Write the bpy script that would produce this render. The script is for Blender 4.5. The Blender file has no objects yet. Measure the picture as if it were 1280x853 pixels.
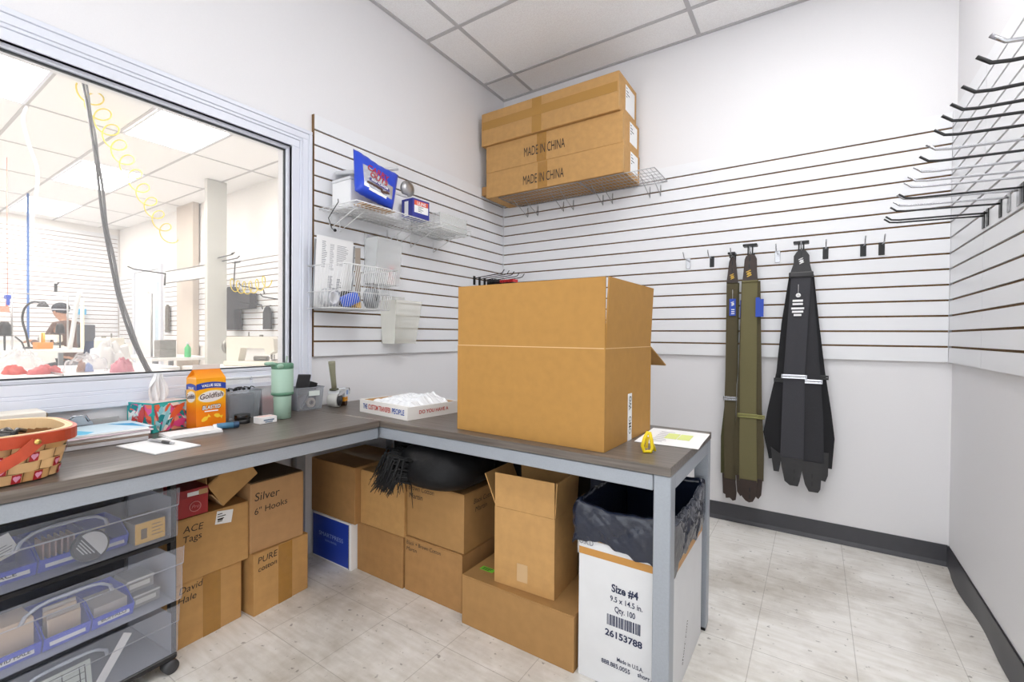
import bpy, bmesh, math, random
from mathutils import Matrix, Vector
random.seed(7)
S = bpy.context.scene
COL = S.collection
R = math.radians

# ------------------------------------------------------------------ camera, light, exposure
cam_d = bpy.data.cameras.new('camera'); cam = bpy.data.objects.new('camera', cam_d); COL.objects.link(cam)
cam_d.sensor_width = 36.0; cam_d.lens = 571.72 * 36.0 / 1280.0; cam_d.clip_start = 0.02
_r = (0.83299166, 0.55322308, 0.00831362); _u = (-0.01363202, 0.00549983, 0.99989195); _f = (-0.55311758, 0.83301499, -0.01212286)
cam.matrix_world = Matrix(((_r[0], _u[0], -_f[0], 2.1185), (_r[1], _u[1], -_f[1], -3.0557), (_r[2], _u[2], -_f[2], 1.1181), (0, 0, 0, 1)))
S.camera = cam
S.view_settings.view_transform = 'Standard'; S.view_settings.look = 'None'
S.view_settings.gamma = 1.0; S.view_settings.use_curve_mapping = False
S.view_settings.exposure = 0.2
world = bpy.data.worlds.new('world'); S.world = world; world.use_nodes = True
WORLD_STRENGTH = 2.1
world.node_tree.nodes['Background'].inputs[0].default_value = (0.94, 0.97, 1.0, 1)
world.node_tree.nodes['Background'].inputs[1].default_value = WORLD_STRENGTH
LIGHT_MAIN = 9.6        # ceiling panels of the packing room
LIGHT_SHOP = 12.5       # ceiling panels of the sewing room
S.cycles.max_bounces = 10; S.cycles.transparent_max_bounces = 24; S.cycles.sample_clamp_indirect = 6.0
S.cycles.caustics_reflective = False; S.cycles.caustics_refractive = False

# ------------------------------------------------------------------ materials
def lin(c):
    if isinstance(c, str):
        c = [int(c[i:i + 2], 16) / 255 for i in (0, 2, 4)]
    return [x / 12.92 if x <= 0.04045 else ((x + 0.055) / 1.055) ** 2.4 for x in c[:3]] + [1.0]
MATS = {}
def mat(name, col, rough=0.5, metal=0.0, noise=0.0, nscale=40.0, bump=0.0, emit=0.0, stretch=None, spec=0.5, sub=None):
    if name in MATS: return MATS[name]
    m = bpy.data.materials.new(name); m.use_nodes = True; nt = m.node_tree; N = nt.nodes; L = nt.links
    b = N['Principled BSDF']; c = lin(col)
    b.inputs['Base Color'].default_value = c; b.inputs['Roughness'].default_value = rough; b.inputs['Metallic'].default_value = metal
    b.inputs['Specular IOR Level'].default_value = spec
    if emit:
        b.inputs['Emission Color'].default_value = c; b.inputs['Emission Strength'].default_value = emit
    if noise or bump:
        tc = N.new('ShaderNodeTexCoord'); mp = N.new('ShaderNodeMapping'); L.new(tc.outputs['Object'], mp.inputs[0])
        if stretch: mp.inputs['Scale'].default_value = stretch
        nz = N.new('ShaderNodeTexNoise'); nz.inputs['Scale'].default_value = nscale; nz.inputs['Detail'].default_value = 5
        L.new(mp.outputs[0], nz.inputs['Vector'])
        if noise:
            r = N.new('ShaderNodeValToRGB'); r.color_ramp.elements[0].position = 0.3; r.color_ramp.elements[1].position = 0.7
            r.color_ramp.elements[0].color = [x * (1 - noise) for x in c[:3]] + [1]
            r.color_ramp.elements[1].color = [min(1, x * (1 + noise)) for x in c[:3]] + [1]
            L.new(nz.outputs['Fac'], r.inputs[0]); L.new(r.outputs[0], b.inputs['Base Color'])
        if bump:
            bp = N.new('ShaderNodeBump'); bp.inputs['Strength'].default_value = bump; bp.inputs['Distance'].default_value = 0.01
            L.new(nz.outputs['Fac'], bp.inputs['Height']); L.new(bp.outputs[0], b.inputs['Normal'])
    MATS[name] = m
    return m
def clear_mat(name, col, opacity, rough=0.2, spec=0.5, ramp=None):
    """see-through plastic or glass: a surface layer over a transparent one"""
    if name in MATS: return MATS[name]
    m = bpy.data.materials.new(name); m.use_nodes = True; nt = m.node_tree; N = nt.nodes; L = nt.links
    b = N['Principled BSDF']; b.inputs['Base Color'].default_value = lin(col); b.inputs['Roughness'].default_value = rough
    b.inputs['Specular IOR Level'].default_value = spec
    t = N.new('ShaderNodeBsdfTransparent'); mx = N.new('ShaderNodeMixShader'); fr = N.new('ShaderNodeFresnel'); fr.inputs[0].default_value = 1.35
    ma = N.new('ShaderNodeMath'); ma.operation = 'MULTIPLY_ADD'; ma.inputs[1].default_value = 0.5; ma.inputs[2].default_value = opacity; ma.use_clamp = True
    L.new(fr.outputs[0], ma.inputs[0]); L.new(ma.outputs[0], mx.inputs[0]); L.new(t.outputs[0], mx.inputs[1]); L.new(b.outputs[0], mx.inputs[2])
    L.new(mx.outputs[0], N['Material Output'].inputs[0])
    MATS[name] = m
    return m

def floor_mat():
    m = bpy.data.materials.new('vinyl floor tiles'); m.use_nodes = True; nt = m.node_tree; N = nt.nodes; L = nt.links
    b = N['Principled BSDF']
    tc = N.new('ShaderNodeTexCoord'); sx = N.new('ShaderNodeSeparateXYZ'); L.new(tc.outputs['Object'], sx.inputs[0])
    def math_(op, a, bb=None, c=None):
        n = N.new('ShaderNodeMath'); n.operation = op
        for i, v in enumerate((a, bb, c)):
            if v is None: continue
            if hasattr(v, 'links'): L.new(v, n.inputs[i])
            else: n.inputs[i].default_value = v
        return n.outputs[0]
    def joint(sock, off):
        f = math_('FRACT', math_('DIVIDE', math_('SUBTRACT', sock, off), 0.3048))
        d = math_('ABSOLUTE', math_('SUBTRACT', f, 0.5))
        return math_('GREATER_THAN', d, 0.4955), math_('FLOOR', math_('DIVIDE', math_('SUBTRACT', sock, off), 0.3048))
    jx, ix = joint(sx.outputs[0], 1.944 - 3.048 * 5); jy, iy = joint(sx.outputs[1], -1.22 - 3.048 * 5)
    j = math_('MAXIMUM', jx, jy)
    wn = N.new('ShaderNodeTexWhiteNoise'); wn.noise_dimensions = '2D'; cb = N.new('ShaderNodeCombineXYZ'); L.new(ix, cb.inputs[0]); L.new(iy, cb.inputs[1]); L.new(cb.outputs[0], wn.inputs['Vector'])
    # alternating grain direction, streaks
    par = math_('MODULO', math_('ADD', ix, iy), 2.0)
    mp1 = N.new('ShaderNodeMapping'); mp1.inputs['Scale'].default_value = (6, 40, 1); L.new(tc.outputs['Object'], mp1.inputs[0])
    n1 = N.new('ShaderNodeTexNoise'); n1.inputs['Scale'].default_value = 1.3; n1.inputs['Detail'].default_value = 6; L.new(mp1.outputs[0], n1.inputs['Vector'])
    n2 = N.new('ShaderNodeTexNoise'); n2.inputs['Scale'].default_value = 1.7; n2.inputs['Detail'].default_value = 7; n2.inputs['Roughness'].default_value = 0.65; L.new(tc.outputs['Object'], n2.inputs['Vector'])
    n3 = N.new('ShaderNodeTexNoise'); n3.inputs['Scale'].default_value = 38; n3.inputs['Detail'].default_value = 3; L.new(tc.outputs['Object'], n3.inputs['Vector'])
    r1 = N.new('ShaderNodeValToRGB'); e = r1.color_ramp.elements; e[0].position = 0.33; e[0].color = lin('e9e5dd'); e[1].position = 0.62; e[1].color = lin('f5f2ed'); L.new(n1.outputs['Fac'], r1.inputs[0])
    r2 = N.new('ShaderNodeValToRGB'); e = r2.color_ramp.elements; e[0].position = 0.32; e[0].color = lin('988a74'); e[1].position = 0.56; e[1].color = (1, 1, 1, 1); L.new(n2.outputs['Fac'], r2.inputs[0])
    r3 = N.new('ShaderNodeValToRGB'); e = r3.color_ramp.elements; e[0].position = 0.28; e[0].color = lin('5f5446'); e[1].position = 0.34; e[1].color = (1, 1, 1, 1); L.new(n3.outputs['Fac'], r3.inputs[0])
    def mul(a, bb, fac=1.0):
        n = N.new('ShaderNodeMix'); n.data_type = 'RGBA'; n.blend_type = 'MULTIPLY'; n.inputs['Factor'].default_value = fac
        L.new(a, n.inputs['A']); L.new(bb, n.inputs['B']); return n.outputs['Result']
    c = mul(mul(r1.outputs[0], r2.outputs[0], 0.62), r3.outputs[0], 0.55)
    jm = N.new('ShaderNodeMix'); jm.data_type = 'RGBA'; L.new(math_('MULTIPLY', j, 0.4), jm.inputs['Factor']); L.new(c, jm.inputs['A']); jm.inputs['B'].default_value = lin('7d7264')
    L.new(jm.outputs['Result'], b.inputs['Base Color']); b.inputs['Roughness'].default_value = 0.38
    bp = N.new('ShaderNodeBump'); bp.inputs['Strength'].default_value = 0.08; bp.inputs['Distance'].default_value = 0.004; L.new(n3.outputs['Fac'], bp.inputs['Height']); L.new(bp.outputs[0], b.inputs['Normal'])
    return m
def wood_mat(sc=(3, 90, 90)):
    m = bpy.data.materials.new('grey brown wood laminate'); m.use_nodes = True; nt = m.node_tree; N = nt.nodes; L = nt.links
    b = N['Principled BSDF']; tc = N.new('ShaderNodeTexCoord'); mp = N.new('ShaderNodeMapping'); mp.inputs['Scale'].default_value = sc; L.new(tc.outputs['Object'], mp.inputs[0])
    n1 = N.new('ShaderNodeTexNoise'); n1.inputs['Scale'].default_value = 1.2; n1.inputs['Detail'].default_value = 7; L.new(mp.outputs[0], n1.inputs['Vector'])
    r = N.new('ShaderNodeValToRGB'); e = r.color_ramp.elements; e[0].position = 0.3; e[0].color = lin('4f4740'); e[1].position = 0.7; e[1].color = lin('776e66'); L.new(n1.outputs['Fac'], r.inputs[0])
    L.new(r.outputs[0], b.inputs['Base Color']); b.inputs['Roughness'].default_value = 0.33
    bp = N.new('ShaderNodeBump'); bp.inputs['Strength'].default_value = 0.12; bp.inputs['Distance'].default_value = 0.003; L.new(n1.outputs['Fac'], bp.inputs['Height']); L.new(bp.outputs[0], b.inputs['Normal'])
    return m
def floral_mat(name, cols, scale):
    m = bpy.data.materials.new(name); m.use_nodes = True; nt = m.node_tree; N = nt.nodes; L = nt.links
    b = N['Principled BSDF']; tc = N.new('ShaderNodeTexCoord')
    n0 = N.new('ShaderNodeTexNoise'); n0.inputs['Scale'].default_value = scale * 0.5; L.new(tc.outputs['Object'], n0.inputs['Vector'])
    mx = N.new('ShaderNodeMix'); mx.data_type = 'VECTOR'; mx.inputs['Factor'].default_value = 0.08; L.new(tc.outputs['Object'], mx.inputs['A']); L.new(n0.outputs['Color'], mx.inputs['B'])
    v = N.new('ShaderNodeTexVoronoi'); v.inputs['Scale'].default_value = scale; L.new(mx.outputs['Result'], v.inputs['Vector'])
    sp = N.new('ShaderNodeSeparateColor'); L.new(v.outputs['Color'], sp.inputs[0])
    r = N.new('ShaderNodeValToRGB'); r.color_ramp.interpolation = 'CONSTANT'; e = r.color_ramp.elements
    e[0].position = 0; e[0].color = lin(cols[0]); e[1].position = 1 / len(cols); e[1].color = lin(cols[1])
    for i in range(2, len(cols)):
        k = e.new(i / len(cols)); k.color = lin(cols[i])
    L.new(sp.outputs[0], r.inputs[0]); L.new(r.outputs[0], b.inputs['Base Color']); b.inputs['Roughness'].default_value = 0.4
    return m

M_WALL = mat('white wall paint', 'e9e8ea', 0.6, bump=0.03, nscale=300, noise=0.012)
M_SHOPWALL = mat('sewing room wall paint', 'f2efec', 0.6)
M_CEIL = mat('ceiling tile', 'faf8f8', 0.85, noise=0.07, nscale=170, bump=0.25)
M_GRID = mat('ceiling grid paint', 'bdbbbd', 0.5)
M_FLOOR = floor_mat(); M_WOOD = wood_mat(); M_WOODY = wood_mat((90, 3, 90))
M_BASE = mat('black vinyl', '45454a', 0.42, noise=0.06, nscale=15)
M_TRIM = mat('white window trim paint', 'dfe2ec', 0.35)
M_SLAT = mat('white slatwall laminate', 'ebecef', 0.3)
M_MDF = mat('brown fibreboard', '7a5b38', 0.8, noise=0.2, nscale=60)
M_STEEL = mat('grey powder coated steel', '9ea4ac', 0.4, 0.2, noise=0.04, nscale=200)
M_CARD = mat('corrugated cardboard', 'bf935a', 0.75, noise=0.07, nscale=26, bump=0.04)
M_CARD2 = mat('darker cardboard', 'a97e4c', 0.75, noise=0.08, nscale=22, bump=0.04)
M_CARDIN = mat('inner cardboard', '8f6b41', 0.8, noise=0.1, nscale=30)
M_CARDEDGE = mat('cardboard cut edge', 'd9b685', 0.8)
M_TAPE = mat('brown packing tape', 'a87b3c', 0.22, noise=0.06, nscale=40)
M_CTAPE = mat('clear packing tape', 'c09a68', 0.12)
M_INK = mat('black ink', '2a2522', 0.7)
M_NAVY = mat('navy ink', '28304f', 0.6)
M_WHITE = mat('white paper', 'f2f2f2', 0.7)
M_BLACK = mat('black plastic', '161618', 0.35)
M_DGREY = mat('dark grey plastic', '3a3a3d', 0.45)
M_CHROME = mat('chrome', 'b4b5b9', 0.22, 1.0)
M_WIRE = mat('white coated wire', 'e6e6e6', 0.35)
M_ZINC = mat('zinc wire', 'b4b4b6', 0.3, 0.8)
M_RED = mat('red paint', 'a8262a', 0.45)
M_BLUE = mat('blue print', '1f3fa8', 0.4)
M_GLASS = clear_mat('hazed window glass', 'ffffff', 0.08, 0.02)  # raised opacity puts a whitish glare haze into the pane
M_BINBLUE = mat('blue plastic', '2f47cc', 0.4)
M_FROST = clear_mat('frosted drawer plastic', 'e2e6f2', 0.115, 0.25)
M_CLEAR = clear_mat('clear acrylic', 'e6e8e6', 0.22, 0.15)
M_CLEAR2 = clear_mat('yellowish acrylic', 'fbfaf0', 0.27, 0.25)
M_EMIT = mat('light diffuser', 'ffffff', 0.5, emit=LIGHT_MAIN)
M_EMIT2 = mat('sewing room light diffuser', 'fffaf4', 0.5, emit=LIGHT_SHOP)

# ------------------------------------------------------------------ mesh helpers
class MB:
    """collects shapes into one mesh"""
    def __init__(s): s.v = []; s.f = []; s.m = []; s.sm = []; s.mats = []
    def mi(s, m):
        if m is None: return 0
        if m not in s.mats: s.mats.append(m)
        return s.mats.index(m)
    def add(s, vs, fs, m=None, smooth=False):
        o = len(s.v); s.v += [tuple(v) for v in vs]; k = s.mi(m)
        for f in fs: s.f.append([i + o for i in f]); s.m.append(k); s.sm.append(smooth)
        return s
    def box(s, x0, x1, y0, y1, z0, z1, m=None, bev=0.0, M=None, seg=1):
        if bev > 0:
            b = bmesh.new(); bmesh.ops.create_cube(b, size=1.0)
            for v in b.verts: v.co = Vector(((x0 + x1) / 2 + v.co.x * (x1 - x0), (y0 + y1) / 2 + v.co.y * (y1 - y0), (z0 + z1) / 2 + v.co.z * (z1 - z0)))
            bmesh.ops.bevel(b, geom=b.edges[:], offset=bev, segments=seg, affect='EDGES', profile=0.5)
            vs = [v.co.copy() for v in b.verts]; b.verts.index_update(); fs = [[v.index for v in f.verts] for f in b.faces]; b.free()
        else:
            vs = [Vector(p) for p in ((x0, y0, z0), (x1, y0, z0), (x1, y1, z0), (x0, y1, z0), (x0, y0, z1), (x1, y0, z1), (x1, y1, z1), (x0, y1, z1))]
            fs = [(0, 3, 2, 1), (4, 5, 6, 7), (0, 1, 5, 4), (1, 2, 6, 5), (2, 3, 7, 6), (3, 0, 4, 7)]
        if M is not None: vs = [M @ v for v in vs]
        return s.add(vs, fs, m, False)
    def prism(s, poly, ax, a, b, m=None, M=None, smooth=False):
        """polygon (u,v) extruded along axis ax from a to b; (u,v) are the other two axes in xyz order"""
        def P(u, v, t):
            return Vector((t, u, v)) if ax == 0 else Vector((u, t, v)) if ax == 1 else Vector((u, v, t))
        n = len(poly); vs = [P(u, v, a) for u, v in poly] + [P(u, v, b) for u, v in poly]
        if M is not None: vs = [M @ v for v in vs]
        s.add(vs, [list(range(n)), list(range(2 * n - 1, n - 1, -1))], m)
        o = len(s.v) - 2 * n; k = s.mi(m)
        for i in range(n):
            j = (i + 1) % n; s.f.append([o + i, o + i + n, o + j + n, o + j]); s.m.append(k); s.sm.append(smooth)
        return s
    def tube(s, pts, r, n=8, m=None, M=None, closed=False):
        pts = [Vector(p) for p in pts]; rr = r if isinstance(r, (list, tuple)) else [r] * len(pts)
        vs = []; fs = []; prev = None; K = len(pts)
        for i, p in enumerate(pts):
            if closed: d = pts[(i + 1) % K] - pts[i - 1]
            else: d = pts[min(i + 1, K - 1)] - pts[max(i - 1, 0)]
            d = d.normalized() if d.length > 1e-9 else Vector((0, 0, 1))
            a = prev - d * prev.dot(d) if prev is not None else None
            if a is None or a.length < 1e-5: a = d.orthogonal()
            a.normalize(); prev = a; b = d.cross(a)
            for k in range(n):
                t = 2 * math.pi * k / n; vs.append(p + (a * math.cos(t) + b * math.sin(t)) * rr[i])
        for i in range(K if closed else K - 1):
            q = (i + 1) % K
            for k in range(n):
                l = (k + 1) % n; fs.append((i * n + k, i * n + l, q * n + l, q * n + k))
        if not closed: fs += [tuple(range(n - 1, -1, -1)), tuple(range((K - 1) * n, K * n))]
        if M is not None: vs = [M @ v for v in vs]
        return s.add(vs, fs, m, True)
    def lathe(s, prof, c=(0, 0, 0), n=24, m=None, M=None, ax=2, smooth=True):
        vs = []; fs = []; K = len(prof); c = Vector(c)
        for r, h in prof:
            for k in range(n):
                t = 2 * math.pi * k / n; u, w = r * math.cos(t), r * math.sin(t)
                vs.append(c + (Vector((u, w, h)) if ax == 2 else Vector((h, u, w)) if ax == 0 else Vector((w, h, u))))
        for i in range(K - 1):
            for k in range(n):
                l = (k + 1) % n; fs.append((i * n + k, i * n + l, (i + 1) * n + l, (i + 1) * n + k))
        closed = prof[0] == prof[-1]
        if prof[0][0] > 1e-6 and not closed: fs.append(tuple(range(n - 1, -1, -1)))
        if prof[-1][0] > 1e-6 and not closed: fs.append(tuple(range((K - 1) * n, K * n)))
        if M is not None: vs = [M @ v for v in vs]
        return s.add(vs, fs, m, smooth)
    def grid(s, fn, nu, nv, m=None, smooth=True, wrap=False):
        """surface fn(i/nu, j/nv)"""
        vs = [Vector(fn(i / nu, j / nv)) for i in range(nu + (0 if wrap else 1)) for j in range(nv + 1)]
        fs = []
        for i in range(nu):
            q = (i + 1) % nu if wrap else i + 1
            for j in range(nv): fs.append((i * (nv + 1) + j, q * (nv + 1) + j, q * (nv + 1) + j + 1, i * (nv + 1) + j + 1))
        return s.add(vs, fs, m, smooth)
    def ball(s, c, r, m=None, nu=14, nv=9, M=None, sc=(1, 1, 1)):
        prof = [(max(1e-7, r * math.sin(math.pi * i / nv)), -r * math.cos(math.pi * i / nv)) for i in range(nv + 1)]
        MM = Matrix.Translation(Vector(c)) @ Matrix.Diagonal((*sc, 1))
        if M is not None: MM = M @ MM
        return s.lathe(prof, (0, 0, 0), nu, m, MM)
    def build(s, name, m=None, parent=None, loc=None, M=None):
        """one object; vertices given in world space unless the parent is a local-space thing"""
        me = bpy.data.meshes.new(name)
        o = Vector(loc) if loc is not None else Vector((0, 0, 0))
        if parent is not None: o = ORG.get(parent.name, Vector((0, 0, 0)))
        vs = [Vector(v) for v in s.v]
        if M is not None: vs = [M @ v for v in vs]
        me.from_pydata([tuple(v - o) for v in vs], [], s.f)
        ms = s.mats if s.mats else [m]
        if m is not None and s.mats and None in s.mats: ms = [m if x is None else x for x in s.mats]
        for x in ms: me.materials.append(x)
        for p, k, sm in zip(me.polygons, s.m, s.sm): p.material_index = k; p.use_smooth = sm
        b = bmesh.new(); b.from_mesh(me); bmesh.ops.remove_doubles(b, verts=b.verts[:], dist=1e-6); bmesh.ops.recalc_face_normals(b, faces=b.faces[:]); b.to_mesh(me); b.free()
        me.update()
        ob = bpy.data.objects.new(name, me); COL.objects.link(ob)
        if parent is not None: ob.parent = parent; ORG[ob.name] = o
        elif loc is not None: ob.location = o
        return ob
ORG = {}
def tag(o, label=None, cat=None, group=None, kind=None):
    if label: o['label'] = label
    if cat: o['category'] = cat
    if group: o['group'] = group
    if kind: o['kind'] = kind
    return o
def thing(name, label, cat, loc=(0, 0, 0), rot=0.0, group=None, local=False):
    """an Empty at the thing's base; parts are given in world space (local=False) or in its own frame"""
    o = bpy.data.objects.new(name, None); COL.objects.link(o); o.empty_display_size = 0.05
    o.location = loc; o.rotation_euler = (0, 0, R(rot))
    ORG[o.name] = Vector((0, 0, 0)) if local else Vector(loc)
    return tag(o, label, cat, group)
def struct(name, mb, m=None, parent=None):
    o = mb.build(name, m, parent)
    if parent is None: o['kind'] = 'structure'
    return o
def dup(o, loc, label, group=None, rot=None):
    r = o.copy(); COL.objects.link(r); r.location = loc; r['label'] = label
    if group: r['group'] = group
    if rot is not None: r.rotation_euler = rot
    for ch in o.children:
        c = ch.copy(); COL.objects.link(c); c.parent = r
        for g in ch.children:
            d = g.copy(); COL.objects.link(d); d.parent = c
    return r
def text(name, s, org, right, up, size, m, parent, width=None, align='CENTER', shear=0.0, depth=0.0004, label=None, bold=0.0, fn=None):
    """lettering as thin raised geometry; org is the middle (or left end) of the baseline"""
    cu = bpy.data.curves.new(name, 'FONT'); cu.body = s; cu.size = 1.0; cu.align_x = align; cu.shear = shear; cu.resolution_u = 3
    cu.extrude = 0.0; cu.offset = bold
    t = bpy.data.objects.new(name, cu); COL.objects.link(t)
    dg = bpy.context.evaluated_depsgraph_get(); me = bpy.data.meshes.new_from_object(t.evaluated_get(dg))
    bpy.data.objects.remove(t); bpy.data.curves.remove(cu)
    xs = [v.co.x for v in me.vertices]
    if not xs: return None
    sx = size if width is None else width / max(1e-6, max(xs) - min(xs))
    rt = Vector(right).normalized(); upv = Vector(up).normalized(); nm = rt.cross(upv)
    o = ORG.get(parent.name, Vector((0, 0, 0)))
    for v in me.vertices:
        x, y = v.co.x * sx, v.co.y * size
        if fn: x, y = fn(x, y)
        v.co = Vector(org) + rt * x + upv * y + nm * depth - o
    me.materials.clear(); me.materials.append(m)
    ob = bpy.data.objects.new(name, me); COL.objects.link(ob); ob.parent = parent; ORG[ob.name] = o
    if label: ob['label'] = label
    return ob
def wob(a, n, seed=0):
    """smooth repeatable wobble in -1..1"""
    return (math.sin(a * 1.0 * n + seed) + 0.6 * math.sin(a * 2.3 * n + seed * 1.7 + 1) + 0.4 * math.sin(a * 4.1 * n + seed * 2.3 + 2)) / 2.0

# ================================================================== THE ROOM
W = 2.678; H = 3.014; XL = -0.012; YB = 0.006; YF = -4.3; XS = -8.7
mb = MB().box(XL - 0.0, W + 0.12, YF, YB + 0.12, -0.1, 0); struct('floor', mb, M_FLOOR)
mb = MB().box(XS - 0.1, XL, YF - 1.5, YB + 0.12, -0.1, 0); struct('floor', mb, M_FLOOR)
mb = MB().box(XL, W + 0.12, YF, YB + 0.12, H, H + 0.1); struct('ceiling', mb, M_CEIL)
mb = MB().box(XS - 0.1, XL, YF - 1.5, YB + 0.12, H, H + 0.1); struct('ceiling', mb, M_CEIL)
# wall with the window opening
WY0, WY1, WZ0, WZ1 = -4.15, -1.793, 0.945, 2.03
mb = MB()
for b in ((YF, YB, 0, WZ0), (YF, YB, WZ1, H), (YF, WY0, WZ0, WZ1), (WY1, YB, WZ0, WZ1)):
    mb.box(XL - 0.12, XL, b[0], b[1], b[2], b[3])
struct('wall_left', mb, M_WALL)
struct('wall_back', MB().box(XL - 0.12, W + 0.12, YB, YB + 0.12, 0, H), M_WALL)
struct('wall_right', MB().box(W, W + 0.12, YF, YB + 0.12, 0, H), M_WALL)
struct('wall_front', MB().box(XL - 0.12, W + 0.12, YF - 0.12, YF, 2.5, H), M_WALL)   # header only; unseen front left open, added to let world fill light in
# ceiling grid
mb = MB()
for k in range(-1, 3):
    x = 0.264 + 1.2192 * k
    if XL < x < W: mb.box(x - 0.012, x + 0.012, YF, YB, H - 0.004, H + 0.001)
for k in range(0, 9):
    y = -0.28 - 0.6096 * k
    mb.box(XL, W, y - 0.012, y + 0.012, H - 0.0045, H + 0.001)
mb.box(XL, XL + 0.022, YF, YB, H - 0.006, H + 0.001); mb.box(W - 0.022, W, YF, YB, H - 0.006, H + 0.001)
mb.box(XL, W, YB - 0.022, YB, H - 0.0062, H + 0.001)
struct('trim_1', mb, M_GRID)
mb = MB()
for k in range(0, 9):
    x = 0.264 - 1.2192 * k
    if XS < x < XL - 0.12: mb.box(x - 0.012, x + 0.012, YF - 1.5, YB, H - 0.004, H + 0.001)
for k in range(0, 11):
    y = -0.28 - 0.6096 * k
    mb.box(XS, XL - 0.12, y - 0.012, y + 0.012, H - 0.0045, H + 0.001)
struct('trim_2', mb, M_GRID)
# base: black vinyl cove along the back wall, a loose wavy one on the right
mb = MB()
mb.prism([(YB, 0.1016), (YB - 0.004, 0.1016), (YB - 0.005, 0.02), (YB - 0.012, 0.006), (YB - 0.02, 0.0), (YB, 0.0)], 0, 0.0, W - 0.004)
struct('baseboard_back', mb, M_BASE)
def base_r(u, v):
    y = YB - 0.006 - u * 3.2
    w = 0.5 + 0.5 * math.sin(u * 3.2 * 9.5 - 1.0) * (0.6 + 0.4 * math.sin(u * 3.2 * 4.1)); bulge = 0.004 + 0.017 * max(0, w) * (1 - v) ** 1.6 * min(1, u * 22)
    return (W - 0.003 - bulge, y, 0.0005 + v * 0.101 + 0.004 * w * (1 - v) * min(1, u * 22))
mb = MB().grid(base_r, 160, 6); mb.prism([(W, 0), (W - 0.003, 0), (W - 0.003, 0.1016), (W, 0.1016)], 1, -3.3, YB - 0.006)
struct('baseboard_right', mb, M_BASE)

# window casing, frame and pane
def ring(mb, d, w, x0, x1, m=None):
    """rectangular ring of width w, starting d outside the opening"""
    y0, y1, z0, z1 = WY0 - d, WY1 + d, WZ0 - d, WZ1 + d
    mb.box(x0, x1, y0, y1, z1 - w, z1, m, 0.002); mb.box(x0, x1, y0, y1, z0, z0 + w, m, 0.002)
    mb.box(x0, x1, y0, y0 + w, z0 + w, z1 - w, m, 0.002); mb.box(x0, x1, y1 - w, y1, z0 + w, z1 - w, m, 0.002)
mb = MB(); ring(mb, 0.098, 0.018, XL, XL + 0.020); ring(mb, 0.080, 0.030, XL, XL + 0.015); ring(mb, 0.050, 0.013, XL, XL + 0.011)
win = struct('window_1', mb, M_TRIM)
mb = MB(); ring(mb, 0.037, 0.037, XL - 0.062, XL + 0.006); ring(mb, 0.004, 0.018, XL - 0.062, XL - 0.018)
mb.build('window_frame', M_TRIM, win)
mb = MB(); ring(mb, -0.014, 0.006, XL - 0.045, XL - 0.03); mb.build('glazing_gasket', mat('dark rubber', '3c4043', 0.6), win)
mb = MB().box(XL - 0.040, XL - 0.036, WY0 + 0.014, WY1 - 0.014, WZ0 + 0.014, WZ1 - 0.014); mb.build('pane', M_GLASS, win)

# ceiling light panels
def troffer(x0, x1, y0, y1, em, label, group):
    t = thing('ceiling_light', label, 'light', ((x0 + x1) / 2, (y0 + y1) / 2, H), 0, group)
    b = MB(); z0, z1 = H - 0.014, H - 0.0062
    b.box(x0, x1, y0, y0 + 0.02, z0, z1).box(x0, x1, y1 - 0.02, y1, z0, z1).box(x0, x0 + 0.02, y0 + 0.02, y1 - 0.02, z0, z1).box(x1 - 0.02, x1, y0 + 0.02, y1 - 0.02, z0, z1)
    b.build('light_frame', M_TRIM, t)
    MB().box(x0 + 0.021, x1 - 0.021, y0 + 0.021, y1 - 0.021, z0 + 0.002, z1).build('diffuser', em, t)
troffer(1.50, 2.65, -1.487, -0.907, M_EMIT, 'flat white ceiling light panel nearest the back wall, on the right', 'packing room ceiling lights')
troffer(1.50, 2.65, -3.31, -2.735, M_EMIT, 'flat white ceiling light panel over the open floor', 'packing room ceiling lights')

# slatwall panels
SP = 0.0762; ZB = 1.0036
def slatwall(name, label, u0, u1, place, end0=True, seam=None, nslat=16, z0=ZB):
    """place(u, d, z): u along the wall, d out from the wall"""
    p0 = place(u0, 0, z0)
    t = thing(name, label, 'slatwall', p0)
    def bx(b, ua, ub, d0, d1, za, zb):
        vs = [Vector(place(u, d, z)) for z in (za, zb) for u, d in ((ua, d0), (ub, d0), (ub, d1), (ua, d1))]
        b.add(vs, [(0, 3, 2, 1), (4, 5, 6, 7), (0, 1, 5, 4), (1, 2, 6, 5), (2, 3, 7, 6), (3, 0, 4, 7)])
    e = 0.004 if end0 else 0.0
    b = MB(); bx(b, u0, u1, 0.0005, 0.0075, z0 - 0.001, z0 + nslat * SP)
    if end0: bx(b, u0, u0 + e, 0.0075, 0.0172, z0, z0 + nslat * SP)
    b.build('backing_board', M_MDF, t)
    b = MB(); us = [u0 + e, u1] if seam is None else [u0 + e, seam - 0.0012, seam + 0.0012, u1]
    for i in range(nslat):
        za = z0 + i * SP + (0.0048 if i else 0); zb = z0 + (i + 1) * SP - (0.0048 if i < nslat - 1 else 0)
        for k in range(0, len(us), 2): bx(b, us[k], us[k + 1], 0.0077, 0.018, za, zb)
    b.build('slat_face', M_SLAT, t)
    return t
slatwall('slatwall', 'white slatwall panel on the left wall beside the window', -1.688, -0.013, lambda u, d, z: (XL + d, u, z))
slatwall('slatwall', 'wide white slatwall panel across the back wall', XL + 0.019, W - 0.019, lambda u, d, z: (u, YB - d, z), False)
slatwall('slatwall', 'white slatwall panel on the right wall carrying the long row of hooks', -3.6, -0.013, lambda u, d, z: (W - d, u, z), False, -0.54)

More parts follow.
